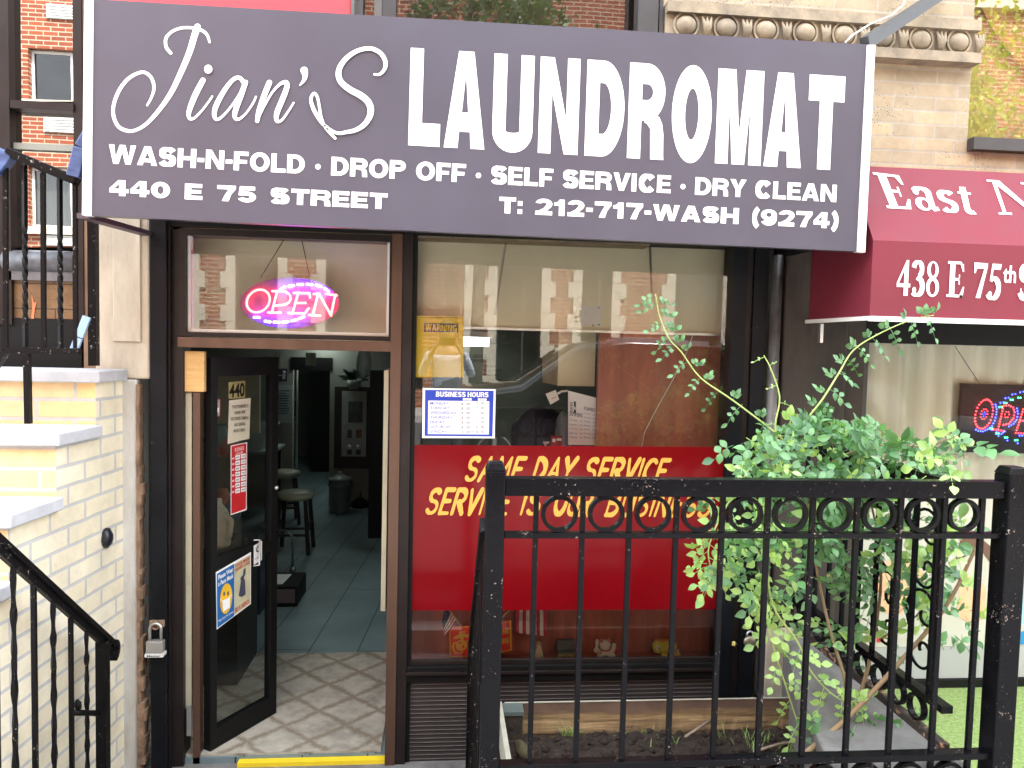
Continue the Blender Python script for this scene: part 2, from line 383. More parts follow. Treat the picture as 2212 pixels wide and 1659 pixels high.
    if ch == 'B':
        o = []
        for y0, y1, ww in ((0,.56,w),(.47,1,w*.95)):
            ry = (y1-y0)/2; cy = (y0+y1)/2; rx = min(w*.45, ry*1.2); bb = min(b, ry*.6)
            o.append(([(0,y0)]+arc(ww-rx,cy,rx,ry,-90,90,16)+[(0,y1)], [[(a,y0+bb)]+arc(ww-rx,cy,max(rx-a*.9,.02),ry-bb,-90,90,14)+[(a,y1-bb)]]))
        return o
    if ch in 'O0': return [(arc(w/2,.5,w/2,.515,0,360,40)[:-1], [arc(w/2,.5,max(w/2-a,.02),.5-b*.98,0,360,36)[:-1]])]
    if ch in 'CG':
        o = [(stroke(arc(w/2,.5,w/2-a/2,.5-b/2+.01,38,322,30), a, b), [])]
        if ch == 'G': o += [rect(w-a*1.02,.0,w,.5), rect(w*.55,.5-b*.9,w,.5)]
        return o
    if ch == 'S':
        m = .515; yu, ru = (1-b/2+m)/2, (1-b/2-m)/2; yl, rl = (b/2+m)/2, (m-b/2)/2; rx = w/2-a/2
        return [(stroke(arc(w/2,yu,rx*.96,ru,18,262,20)+arc(w/2,yl,rx,rl,82,-164,20), a*.92, b), [])]
    if ch == '4': 
        x0, x1 = w*.84-a, w*.84
        return [([(x0,0),(x1,0),(x1,.2),(w,.2),(w,.2+b),(x1,.2+b),(x1,1),(x0-a*.12,1),(0,.2+b*1.05),(0,.2),(x0,.2)], [[(w*.24,.2+b),(x0,.2+b),(x0,.78)]])]
    if ch == '7': return [([(0,1),(0,1-b),(w-a*1.15,1-b),(w*.42,.4),(w*.26,0),(w*.26+a*1.1,0),(w*.46+a*.9,.45),(w,1-b*.9),(w,1)], [])]
    if ch == '1': return [([(w*.42,0),(w*.42+a,0),(w*.42+a,1),(w*.46,1),(w*.3,.85),(0,.80),(0,.80-b*.75),(w*.42,.80-b*.75)], [])]
    if ch == '2': return [(ringarc(w/2,.69,w/2,.32,a,b,170,-38), []), ([(w*.97,.56),(w*.88,.46),(w*.62,b*.9),(0,b*.9),(0,b*.6),(w*.5,.44),(w-a*1.02,.66)], []), rect(0,0,w,b)]
    if ch == '5': return [rect(w*.12,1-b,w*.94,1), ([(w*.12,1),(w*.05,.42),(w*.05+a*.8,.42),(w*.12+a*.75,1)], []), (ringarc(w/2,.335,w/2,.345,a,b,132,-160), [])]
    if ch == '9': return [(arc(w/2,.66,w/2,.35,0,360,32)[:-1], [arc(w/2,.67,w/2-a,.35-b*.85,0,360,28)[:-1]]), (ringarc(w/2,.40,w/2,.41,a,b,20,-155), []), rect(w-a,.42,w,.64)]
    if ch == '(': return [(stroke(arc(a*1.9,.46,a*1.3,.66,118,242,16), a*.8, b*.6), [])]
    if ch == ')': return [(stroke(arc(-a*.35,.46,a*1.3,.66,62,-62,16), a*.8, b*.6), [])]
    if ch == '-': return [rect(0,.33,w,.33+b)]
    if ch == '•': return [(arc(w/2,.42,w/2,w/2,0,360,20)[:-1], [])]
    if ch == ':': return [rect(0,0,a*.8,a*.8), rect(0,.5,a*.8,.5+a*.8)]
    return []
def heavy_line(text, a, b, wk=1.0, gap=.09, space=.42):
    x = 0; out = []
    for ch in text:
        if ch == ' ': x += space*wk; continue
        w_ = HW.get(ch, .9)*wk
        if ch in '()': w_ = a*1.45
        if ch == '-': w_ = .36*wk
        if ch == '•': w_ = .30
        if ch == ':': w_ = a*.8
        if ch == '1': w_ = .62*wk
        out.append((ch, x, w_)); x += w_+gap
    tot = x-gap; res = []
    for ch, x0, w_ in out:
        for o, hs in heavy(ch, w_, a, b):
            res.append(([((x0+p)/tot, q) for p, q in o], [[((x0+p)/tot, q) for p, q in h] for h in hs]))
    return res
def put(mb, pieces, fn, n=Vector((0,-1,0)), eps=.0004):
    for k, (o, hs) in enumerate(pieces):
        lift = n*eps*(k % 3); mb.poly(o, hs, lambda u, v: fn(u, v)+lift)
SK = {  # monoline skeletons (width, strokes)
 'S': (.62, [arc(.31,.74,.27,.24,40,265,12)+arc(.31,.25,.29,.25,85,-150,12)]),
 'A': (.66, [[(0,0),(.36,1),(.64,0)], [(.12,.33),(.56,.33)]]), 'M': (.84, [[(0,0),(.12,1),(.42,.25),(.74,1),(.82,0)]]),
 'E': (.52, [[(.52,1),(.03,1),(.0,0),(.5,0)], [(.02,.52),(.44,.52)]]), 'D': (.62, [[(0,0),(0,1)]+arc(.05,.5,.55,.5,90,-90,12)+[(0,0)]]),
 'Y': (.64, [[(0,1),(.3,.46)], [(.64,1),(.3,.46),(.26,0)]]), 'R': (.6, [[(0,0),(0,1)]+arc(.25,.74,.32,.26,90,-90,10)+[(.02,.48)], [(.26,.47),(.6,0)]]),
 'V': (.6, [[(0,1),(.26,0),(.62,1)]]), 'I': (.06, [[(.03,0),(.03,1)]]), 'C': (.6, [arc(.36,.5,.35,.5,50,310,16)]),
 'O': (.68, [arc(.34,.5,.34,.5,0,360,20)]), 'U': (.6, [[(0,1),(0,.3)]+arc(.29,.3,.29,.3,180,360,10)+[(.58,1)]]),
 'B': (.58, [[(0,0),(0,1)]+arc(.24,.77,.28,.23,90,-90,8)+[(.02,.54)], [(.24,.54)]+arc(.26,.27,.31,.27,90,-90,8)+[(0,0)]]),
 'N': (.62, [[(0,0),(.04,1),(.56,0),(.6,1)]]), 'P': (.56, [[(0,0),(0,1)]+arc(.26,.74,.3,.26,90,-90,10)+[(.0,.48)]]),
}
def brush_word(mb, word, q, Y, th=.195, shear=.30, gap=.26):
    x = 0; items = []
    for ch in word: items.append((ch, x)); x += SK[ch][0]+gap
    tot = x-gap; fn = quad_fn(*PQ(q, Y)); k = 0
    for ch, x0 in items:
        for st in SK[ch][1]:
            dense = []
            for (ax, ay), (bx, by) in zip(st, st[1:]):
                dense += [(ax+(bx-ax)*i/3, ay+(by-ay)*i/3) for i in range(3)]
            dense.append(st[-1])
            n = len(dense); tp = [.86+.22*math.sin(1.3+3*i/n+ord(ch)) for i in range(n)]
            for i in range(0, n-1):              # short rounded dabs, so sharp turns stay clean
                o = stroke([dense[i], dense[i+1]], th*tp[i], th*tp[i], cap=True)
                k += 1
                mb.poly([((x0+px)/tot + shear*(py-.5)/tot, py) for px, py in o], [], lambda u, v: fn(u, v)+Vector((0,-.0006-.00001*k,0)))
def font_pts(s, bold=0, align='LEFT'):
    c = bpy.data.curves.new('tmp', 'FONT'); c.body = s; c.offset = bold; c.resolution_u = 3; c.align_x = align
    o = bpy.data.objects.new('tmp', c); COL.objects.link(o)
    dg = bpy.context.evaluated_depsgraph_get(); me = o.evaluated_get(dg).to_mesh()
    vs = [v.co.copy() for v in me.vertices]; fs = [tuple(p.vertices) for p in me.polygons]
    o.evaluated_get(dg).to_mesh_clear(); bpy.data.objects.remove(o); bpy.data.curves.remove(c)
    return vs, fs
_fc = {}
def text(mb, s, fn, u0=0, v0=0, u1=1, v1=1, bold=0):
    """plain sans text stretched into a box of the surface fn"""
    key = (s, bold)
    if key not in _fc: _fc[key] = font_pts(s, bold)
    vs, fs = _fc[key]
    if not vs: return
    x0, x1 = min(p.x for p in vs), max(p.x for p in vs); y0, y1 = min(p.y for p in vs), max(p.y for p in vs)
    if not any(c in s for c in 'gjpqy,;()'): y0 = min(y0, 0)
    i = mb.vs([fn(u0+(u1-u0)*(p.x-x0)/(x1-x0), v0+(v1-v0)*(p.y-y0)/(y1-y0)) for p in vs])
    for f in fs: mb.face([i+k for k in f])

# ================================================================== the setting
def fb(mb, x0, y0, x1, y1, Y, d):                # box whose front face covers a measured rectangle at depth Y
    ym, xm = (y0+y1)/2, (x0+x1)/2
    a, b = P(x0, ym, Y).x, P(x1, ym, Y).x; t, u = P(xm, y0, Y).z, P(xm, y1, Y).z
    return mb.box((a, min(Y, Y+d), u), (b, max(Y, Y+d), t))
def bx(name, a, b, mat, parent=None, bevel=0):
    m = MB(); m.box(a, b); return m.build(name, parent, mat, bevel)
def structure(name, mb, mat): return tag(mb.build(name, None, mat), kind='structure')
concrete = pbr('concrete', (.50, .48, .45), .9, var=.25, scale=3, bmp=.3, bscale=80)
asphalt = pbr('asphalt', (.10, .10, .10), .9, var=.3, scale=6, bmp=.4, bscale=120)
old_concrete = pbr('old_concrete', (.20, .19, .18), .9, c2=(.10, .095, .09), scale=5, bmp=.4, bscale=40)
m_, nt_, b_ = new_mat('turf_green')
nt_.links.new(ramp(nt_, noise(nt_, 60, 4), [(.3, (.16, .26, .05)), (.7, (.38, .50, .18))]), b_.inputs['Base Color']); b_.inputs['Roughness'].default_value = .9
bump(nt_, b_, noise(nt_, 300, 3), .8, .01); turf = m_
m_, nt_, b_ = new_mat('painted_floor')           # teal-grey painted boards
tc_ = N(nt_, 'TexCoord'); mp_ = N(nt_, 'Mapping'); mp_.inputs['Rotation'].default_value = (0, 0, R(94)); bt_ = N(nt_, 'TexBrick')
nt_.links.new(tc_.outputs['UV'], mp_.inputs['Vector']); nt_.links.new(mp_.outputs[0], bt_.inputs['Vector'])
for k_, v_ in (('Color1', (.20, .265, .28, 1)), ('Color2', (.18, .245, .26, 1)), ('Mortar', (.014, .02, .022, 1))): bt_.inputs[k_].default_value = v_
for k_, v_ in (('Scale', 1), ('Mortar Size', .004), ('Brick Width', 2.4), ('Row Height', .31)): bt_.inputs[k_].default_value = v_
nt_.links.new(mixrgb(nt_, 1.0, bt_.outputs['Color'], ramp(nt_, noise(nt_, 2.5, 6), [(.3, (.6,)*3), (.7, (1,)*3)]), 'MULTIPLY'), b_.inputs['Base Color'])
b_.inputs['Roughness'].default_value = .42; floor_mat = m_

m = MB(); m.quad((-300, -300, -.62), (300, -300, -.62), (300, 300, -.62), (-300, 300, -.62)); structure('ground', m, old_concrete)
m = MB(); m.box((-14, -5.2, -.55), (14, -1.33, 0)); structure('pavement', m, concrete)
m = MB(); m.box((-40, -11.6, -.55), (40, -5.2, -.14)); structure('road', m, asphalt)
m = MB(); m.box((-40, -13.4, -.55), (40, -11.6, 0)); structure('far_pavement', m, concrete)
m = MB(); m.box((-1.42, -.85, -.6), (.16, .02, -.53)); structure('area_floor', m, old_concrete)
m = MB()
for k_ in range(3): m.box((-1.42, -1.33+.16*k_, -.6), (.16, -1.17+.16*k_, -.14-.14*k_))
structure('area_steps', m, concrete)
m = MB(); m.box((1.78, -1.33, -.6), (7, .05, -.2)); structure('turf', m, turf)
m = MB(); m.box((-3.0, .02, -.6), (1.55, 9.4, -.5)); structure('shop_floor', m, floor_mat)

# ------------------------------------------------------------------ apartment building that holds the shops
zc = lambda x, y, Y=0: P(x, y, Y).z
xc = lambda x, y, Y=0: P(x, y, Y).x
bld = thing('apartment_building', (0, .3, 2), 'tan stone apartment building with a carved egg and dart band over the shops', 'building')
XA, XB, XC, XD = xc(420, 30), xc(763, 30), xc(1420, 40), xc(2095, 200)     # window openings of the floor above
zsill = zc(2150, 330)
m = MB(); m.mat(tan_block)
m.box((XC, 0, 2.02), (XD, .3, 4.6)); m.box((-1.40, .0, 1.98), (XA, .3, 4.6)); m.box((XA, .0, 1.98), (XC, .3, 2.72))
m.box((-9, .05, -.6), (xc(-62, 500, .07), .3, 4.6)); m.box((xc(-62, 500, .07)+.001, .05, zc(60, -62, .07)), (-1.401, .3, 4.6)); m.box((XD, 0, 1.9), (XD+1.5, .3, zsill)); m.box((XD+1.5, 0, 1.9), (9, .3, 4.6)); m.box((-9, .003, 4.6), (9, .3, 6.8))
m.build('wall', bld)
m = MB(); m.mat(dark_stone).box((-9, .3, 2.36), (9, 10, 6.8)); m.box((-9, .45, -.6), (-3.1, 10, 2.36)); m.box((1.66, .5, -.6), (9, 10, 2.36))  # unseen mass, added to cast shade and stop light leaks; height tuned for sun
m.build('building_mass', bld)
m = MB(); m.box((-3.1, .10, -.6), (-3.0, 9.5, 2.36)); m.box((-3.0, 9.4, -.6), (1.55, 9.5, 2.36)); m.box((1.55, .10, -.6), (1.66, 9.5, 2.36))
m.build('interior_wall', bld, shop_wall)
m = MB(); m.box((-3.0, .10, 2.33), (1.55, 9.4, 2.358)); m.build('ceiling', bld, shop_wall)
# carved band
m = MB(); m.mat(pbr('carved_stone', (.36, .30, .21), .85, c2=(.17, .145, .11), scale=8, bmp=.5, bscale=40))
za, zb_, zd, ze = zc(1770, 22, -.06), zc(1770, 45, -.06), zc(1770, 96, -.06), zc(1770, 118, -.06)
x0_, x1_ = XC+.03, XD-.005
m.box((x0_, -.035, zd), (x1_, .0, zb_)); m.box((x0_, -.065, zb_), (x1_, .0, za)); m.box((x0_, -.075, ze), (x1_, .0, zd))
nE = 8
for k_ in range(nE):
    cx_ = x0_+(x1_-x0_)*(k_+.5)/nE; cz_ = (zb_+zd)/2; st_ = (x1_-x0_)/nE
    m.ell((cx_, -.035, cz_+.004), .052, .036, .044, 16, 10)
    m.ring((cx_, -.038, cz_+.004), .058, .010, .02, n=22)
    for s_ in (-1, 0, 1):
        m.tube([(cx_+st_/2+s_*.004, -.045, cz_-.046), (cx_+st_/2+s_*.011, -.062, cz_), (cx_+st_/2+s_*.022, -.05, cz_+.044)], [.008, .011, .004], 7)
m.build('carved_band', bld)
# windows of the floor above
def upper_window(x0, x1, z0, z1, frame, gl, backing, fw=.05):
    m = MB(); m.box((x0, .06, z0), (x0+fw, .16, z1)); m.box((x1-fw, .06, z0), (x1, .16, z1)); m.box((x0+fw, .06, z0), (x1-fw, .16, z0+fw)); m.box((x0+fw, .06, z1-fw), (x1-fw, .16, z1))
    f = m.build('window', bld, frame)
    m = MB(); m.quad((x0+fw, .11, z0+fw), (x1-fw, .11, z0+fw), (x1-fw, .11, z1-fw), (x0+fw, .11, z1-fw)); m.build('pane', f, gl)
    m = MB(); m.quad((x0, .295, z0), (x1, .295, z0), (x1, .295, z1), (x0, .295, z1)); m.build('window_backing', f, backing)
    return f
dark_frame = pbr('dark_frame', (.045, .042, .042), .5, var=.3)
grey_frame = pbr('grey_frame', (.13, .125, .12), .5, var=.3)
cream_blind = pbr('cream_blind', (.82, .74, .42), .8, var=.25, scale=3)
upper_window(XB+.0, xc(822, 30), 2.72, 4.6, grey_frame, pane_upper, dark_wall, .035)
upper_window(xc(822, 30)+.002, XC, 2.72, 4.6, dark_frame, pane_upper, pbr('pale_backing', (.30, .28, .25), .8), .062)  # pale sheet behind the pane, added to wash out the mirrored brick
fw_ = upper_window(XD, XD+1.5, zsill, 4.6, dark_frame, pane_gold, cream_blind, .022)
m = MB(); m.smooth = True; m.mat(pbr('gold_drape', (.80, .66, .26), .8, c2=(.58, .44, .14), scale=4)); prev = None   # swagged curtain
for k_ in range(41):
    t_ = k_/40; x_ = XD+.03+t_*1.4; row = [(x_, .22+.02*math.sin(7*j_+t_*5), zsill+.95+.42*j_/8-(.75*(1-j_/8)+.12*math.sin(j_*2.2))*math.sin(math.pi*min(1, t_*1.15+.02))**.7*.9+.30*(1-j_/8)*(1-t_)) for j_ in range(9)]
    i_ = m.vs(row)
    if prev is not None:
        for j_ in range(8): m.face((prev+j_, i_+j_, i_+j_+1, prev+j_+1))
    prev = i_
m.build('curtain', fw_)
m = MB(); m.box((XD, -.05, zsill-.0), (XD+1.5, .055, zc(2150, 304))); m.build('window_sill', bld, dark_frame)
m = MB(); m.box((XC-.10, -.03, 2.72), (XC-.004, .055, 4.6)); m.box((XC+.004, -.02, 2.72), (XC+.022, -.001, 4.6)); m.build('downpipe_casing', bld, dark_frame)
pink = pbr('coral_panel', (.62, .05, .07), .5, var=.06)
ob = thing('banner_panel', (XA, -.03, 2.72), 'plain coral red panel on the wall above the laundromat sign', 'sign panel')
m = MB(); m.box((XA-.35, -.05, 2.66), (XB-.004, -.004, 3.5)); m.build('panel', ob, pink, .004)
m = MB(); m.box((XB-.003, -.06, 2.66), (XB+.012, -.002, 3.5)); m.build('edge_trim', ob, grey_frame)

# ------------------------------------------------------------------ shop front of the laundromat
sf = thing('storefront', (0, 0, -.5), 'bronze and black shop front with an open glass door under a charcoal sign', 'shop front')
zt = 1.99
m = MB(); fb(m, 324, 500, 360, 1659, -.05, .15); m.v = [Vector((p.x, p.y, (-.56 if p.z < 1 else 2.3))) for p in m.v]
pil = m.build('pilaster', sf, black_post, .004)
m = MB()                                          # stepped door casing beside the pilaster
xa_, xb_, xd_, xe_ = xc(360, 900, -.05), xc(372, 900), xc(396, 900), xc(402, 900)
m.mat(dark_bronze).box((xa_+.001, -.03, -.56), (xb_, .10, zt)); m.box((xb_+.001, .0, -.56), (xd_, .10, zt))
m.build('casing', sf)
m = MB(); m.mat(soot).box((xc(324, 500)-.16, -.02, zt), (xc(1680, 520), .12, 2.7)); m.build('fascia', sf)
# black awning frame behind the sign: lip below, unseen top sheet added to keep behind dark
m = MB(); zs_ = 2.66
m.mat(soot).box((-1.31, -.585, zs_), (1.64, .0, zs_+.02)); m.box((-1.31, -.57, 1.955), (1.64, -.54, 2.0))
m.mat(soot).box((1.60, -.56, 1.95), (1.64, -.0, 1.985)); m.box((-1.325, -.56, 2.1), (-1.305, -.03, 2.66))
m.build('awning_frame', sf)
m = MB(); m.mat(pbr('purple_lip', (.07, .045, .06), .5)).bar(P(180, 466, -.56), P(322, 506, -.02), .05, .02); m.build('brace', sf)
# transom
m = MB(); z0_, z1_ = zc(620, 755), zc(620, 733)
xl_, xr_ = xc(385, 740, -.02), xc(848, 750, -.02)
m.mat(bronze).box((xl_, -.03, z0_), (xr_, .07, z1_)); m.build('transom_bar', sf, None, .003)
m = MB(); m.mat(dark_bronze)
zl_, zh_ = z1_+.002, zt-.005
m.box((xl_, -.01, zl_), (xr_, .06, zl_+.022)); m.box((xl_, -.01, zl_+.022), (xl_+.03, .06, zh_)); m.box((xr_-.02, -.01, zl_+.022), (xr_, .06, zh_)); m.box((xl_+.03, -.01, zh_-.03), (xr_-.02, .06, zh_))
m.mat(white_paint).box((xl_+.031, .012, zl_+.023), (xl_+.043, .05, zh_-.031)); m.box((xr_-.033, .012, zl_+.023), (xr_-.021, .05, zh_-.031)); m.box((xl_+.044, .012, zl_+.023), (xr_-.034, .05, zl_+.036))
tw = m.build('transom_window', sf)
m = MB(); m.quad((xl_+.03, .02, zl_+.02), (xr_-.02, .02, zl_+.02), (xr_-.02, .02, zh_-.03), (xl_+.03, .02, zh_-.03)); m.build('pane', tw, pane)
m = MB(); m.mat(beige_wall).slab(PQ([(360, 470), (885, 490), (880, 742), (360, 728)], .34), (0, .08, 0)); m.build('bulkhead', sf)
# mullion between door and display window
m = MB(); xm0, xm1, xm2, xm3 = xc(840, 1100), xc(862, 1100), xc(884, 1100), xc(893, 1100)
m.mat(bronze).box((xm0, -.035, -.56), (xm1, .09, zt)); m.mat(dark_bronze).box((xm1+.001, -.028, -.56), (xm2, .09, zt)); m.mat(soot).box((xm2+.001, -.012, -.56), (xm3, .07, zt))
m.build('mullion', sf)
WX0, WX1, WZ0, WZ1 = -.152, 1.358, -.03, 1.99
m = MB(); m.quad((WX0, .0, WZ0), (WX1, .0, WZ0), (WX1, .0, WZ1), (WX0, .0, WZ1)); m.build('display_glass', sf, pane)
m = MB(); m.mat(dark_bronze).box((WX0, -.01, -.052), (WX1, .008, -.03)); m.mat(soot).box((WX0-.01, -.03, -.075), (WX1+.01, .010, -.053)); m.mat(dark_bronze).box((WX0-.015, -.04, -.092), (WX1+.015, .012, -.076))
m.mat(soot).box((WX0-.015, -.025, -.13), (WX1+.015, .05, -.093)); m.build('sill', sf, None, .002)
m = MB(); zk = -.131; ribd = pbr('ribbed_panel', (.055, .042, .038), .35, .3, var=.25, scale=3); ribl = pbr('rib_edge', (.30, .27, .26), .35, .5, var=.2)
m.mat(ribd).box((WX0-.015, .004, -.6), (WX1+.015, .04, zk))
while zk > -.56:
    m.mat(ribd).box((WX0-.014, -.004, zk-.0165), (WX1+.014, .003, zk-.0045)); m.mat(ribl).box((WX0-.014, -.006, zk-.0195), (WX1+.014, .003, zk-.0168)); zk -= .0205
m.build('kick_panel', sf)
m = MB(); xr0, xr1, xr2, xr3 = xc(1562, 1000), xc(1592, 1000), xc(1607, 1000), xc(1637, 1000)
m.mat(black_post).box((xr0, -.04, -.6), (xr1, .09, zt)); m.mat(dark_bronze).box((xr1+.001, -.02, -.6), (xr2, .09, zt)); m.mat(black_post).box((xr2+.001, -.035, -.6), (xr3, .09, zt)); m.build('post', sf)
# door: narrow glazed leaf swung into the shop
H0, H1 = Vector((-1.112, .06, 0)), Vector((-.885, .43, 0)); dv = (H1-H0).normalized(); dn = Vector((dv.y, -dv.x, 0)); L_ = (H1-H0).length
D = lambda u, z, o=0: H0+dv*(u*L_)+Vector((0, 0, z))+dn*o
def dbox(m, u0, u1, z0, z1, t=.022): 
    return m.hexa([D(u0,z0,t), D(u1,z0,t), D(u1,z0,-t), D(u0,z0,-t), D(u0,z1,t), D(u1,z1,t), D(u1,z1,-t), D(u0,z1,-t)])
ztop, zmid, zbot = 1.40, .42, -.49
m = MB(); m.mat(soot); dbox(m, 0, .09, zbot, ztop); dbox(m, .9, 1.0, zbot, ztop); dbox(m, .09, .9, zbot, zbot+.10); dbox(m, .09, .9, ztop-.09, ztop); dbox(m, .09, .9, zmid-.03, zmid+.03)
door = m.build('door', sf)
for za__, zb__ in ((zbot+.1, zmid-.03), (zmid+.03, ztop-.09)):
    m = MB(); m.quad(D(.09, za__), D(.9, za__), D(.9, zb__), D(.09, zb__)); m.build('pane', door, pane_clear)
m = MB(); m.mat(pbr('steel', (.62, .62, .60), .3, .9, var=.1))
m.tube([D(.60, zmid-.07, .03), D(.66, zmid-.07, .045), D(.66, zmid+.06, .045), D(.60, zmid+.06, .03)], .005); m.build('pull_bracket', door)
m = MB(); m.ell(D(.965, .72, .028), .012, .012, .012); m.build('lock', door, MATS['steel'])
# timber packing, pale strip and brown stile on the hinge side
m = MB(); ply = pbr('plywood', (.66, .42, .17), .7, c2=(.50, .29, .10), scale=6, stretch=(1, 1, 5))
fb(m, 399, 759, 441, 846, .012, .03); m.build('plywood_patch', sf, ply)
m = MB(); pale = pbr('pale_strip', (.50, .46, .33), .7, var=.25, scale=4); fb(m, 400, 848, 414, 1530, .03, .03); m.build('jamb_strip', sf, pale)
m = MB(); fb(m, 417, 848, 432, 1659, .02, .05); m.build('hinge_stile', sf, bronze)
m = MB(); fb(m, 403, 1525, 413, 1590, .0, .02); m.build('hinge', sf, MATS['steel'])
m = MB(); fb(m, 826, 800, 836, 1320, .09, .3); m.build('door_return', sf, pale)
m = MB(); yel = pbr('yellow_paint', (.85, .62, .02), .6, var=.12, scale=12); m.box((-.95, -.02, -.533), (xm0-.001, .019, -.51)); m.build('threshold', sf, yel)

# ------------------------------------------------------------------ masonry left and right of the shop front
mp = thing('stone_pilaster', (-1.45, -.03, .6), 'weathered beige stone pilaster with a recessed panel, left of the black post', 'pilaster')
m = MB(); zj = zc(290, 818, -.05)
fb(m, 204, 400, 323, 818, -.04, .14); m.build('shaft', mp, limestone, .01)
m = MB(); fb(m, 243, 440, 303, 738, -.052, .011); m.build('raised_panel', mp, limestone, .004)
m = MB(); m.mat(grey_edge).box((xc(262, 1200, -.03), -.045, -.56), (xc(299, 1200, -.03), .10, zj-.004)); m.build('base_panel', mp, None, .008)
m = MB(); random.seed(3); m.mat(raw_edge); zz = -.56; xi = xc(299, 1200, -.03)+.001
while zz < zj-.03:
    h_ = random.uniform(.02, .06); wv = .012+.016*random.random()**2+(.02 if zz < -.1 else 0)*random.random()
    m.box((xi, -.052-random.random()*.004, zz), (xi+wv, -.0, min(zz+h_, zj-.01))); zz += h_
m.build('crumbling_edge', mp)
sp = thing('stone_pier', (1.6, -.02, .6), 'soot blackened stone pier between the two shop fronts', 'pier')
m = MB(); m.mat(dark_stone).box((xc(1671, 1000), -.05, -.6), (xc(1808, 1000), .5, 2.3)); m.build('shaft', sp, None, .01)
m = MB(); m.mat(pbr('pale_stone', (.56, .50, .40), .85, c2=(.36, .31, .25), scale=6, bmp=.6, bscale=18)); fb(m, 1650, 1357, 1730, 1530, -.075, .02); m.build('base_block', sp, None, .012)
m = MB(); m.tube([(xc(1652, 1000), -.05, -.2), (xc(1652, 1000), -.05, 1.95)], .026, 12)
dp = tag(m.build('conduit_pipe', None, pbr('galvanised', (.17, .17, .17), .5, .5, c2=(.09, .085, .085), scale=8)), 'grey vertical metal pipe between the black post and sooty pier', 'pipe')

# ------------------------------------------------------------------ neighbouring nail shop
ns = thing('neighbour_storefront', (2.2, 0, 0), 'curtained shop window below the burgundy awning', 'shop front')
m = MB(); m.mat(dark_stone); x0n = xc(1864, 1000)
m.box((xc(1808, 1000)+.002, -.02, -.6), (x0n-.03, .12, 1.9)); m.mat(soot).box((x0n-.03, -.01, zc(1950, 742)), (5, .1, 1.9)); m.mat(dark_frame).box((x0n-.029, -.005, zc(2000, 1062)+.002), (x0n, .08, zc(1950, 742)))
m.build('frame', ns)
m = MB(); ztn = zc(2000, 742); zq_ = zc(2000, 1062); m.quad((x0n, .04, zq_), (5, .04, zq_), (5, .04, ztn), (x0n, .04, ztn)); m.build('pane', ns, pane_thin)
m = MB(); m.mat(pbr('sheer_curtain', (.86, .88, .74), .8, c2=(.72, .76, .64), scale=2.2, stretch=(3, 1, .3))); m.smooth = True
nx = 120; prev = None
for k_ in range(nx+1):
    x_ = x0n+(5-x0n)*k_/nx; y_ = .125+.022*math.sin(k_*1.15)+.012*math.sin(k_*.47+1)
    i_ = m.vs([(x_, y_, .0), (x_, y_, ztn+.03)])
    if prev is not None: m.face((prev, i_, i_+1, prev+1))
    prev = i_
m.build('curtain', ns)
zpt = zc(2000, 1062); zp = [zc(1900, y_) for y_ in (1396, 1465)]
m = MB(); m.mat(pbr('poster_ground', (.56, .55, .47), .6, var=.12, scale=3)).box((x0n-.03, -.012, zp[0]), (5, .03, zpt)); m.build('poster_panel', ns)
m = MB()                                           # printed shapes on that panel: blue wave, peach and brown areas, a small red flower
pf = lambda u, v: Vector((x0n+u, -.0135, v))
g_ = lambda x, y: ((lambda p: (p.x-x0n, p.z))(PN(x, y, Vector((0, -.0135, 0)), Vector((0, 1, 0)))))
m.mat(pbr('poster_teal', (.35, .62, .72), .5)); m.poly([g_(*q) for q in ((2150,1330),(2170,1290),(2212,1262),(2300,1240),(2300,1325),(2212,1345),(2170,1392),(2150,1392))], [], pf)
m.mat(pbr('poster_blue', (.03, .30, .62), .5)); m.poly([g_(*q) for q in ((2168,1392),(2180,1372),(2215,1362),(2300,1356),(2300,1392))], [], lambda u, v: pf(u, v)+Vector((0, -.0004, 0)))
m.mat(pbr('poster_peach', (.85, .50, .30), .5)); m.poly([g_(*q) for q in ((1895,1270),(1905,1215),(1960,1205),(2000,1240),(1992,1300),(1940,1330),(1905,1322))], [], pf); m.poly([g_(*q) for q in ((2066,1330),(2075,1250),(2105,1240),(2130,1270),(2128,1335),(2100,1350))], [], pf)
m.mat(pbr('poster_brown', (.16, .08, .05), .5)); m.poly([g_(*q) for q in ((2062,1215),(2075,1165),(2110,1155),(2140,1180),(2138,1215),(2120,1190),(2090,1200))], [], lambda u, v: pf(u, v)+Vector((0, -.0004, 0)))
m.mat(pbr('poster_red', (.75, .03, .06), .5)); cf = PN(1902, 1378, Vector((0, -.014, 0)), Vector((0, 1, 0)))
for k_ in range(5):
    a_ = math.radians(90+72*k_); m.poly(arc(cf.x-x0n+.016*math.cos(a_), cf.z+.016*math.sin(a_), .010, .010, 0, 360, 10)[:-1], [], lambda u, v: Vector((x0n+u, -.0145-.0003*k_, v)))
m.build('printed_pattern', ns)
m = MB(); m.mat(pbr('grey_panel', (.42, .43, .42), .6, var=.12, scale=2)).box((x0n-.03, -.012, zp[1]), (5, .06, zp[0]-.002)); m.mat(soot).box((x0n-.06, -.03, -.22), (5, .06, zp[1]-.002)); m.build('kick_panel', ns)

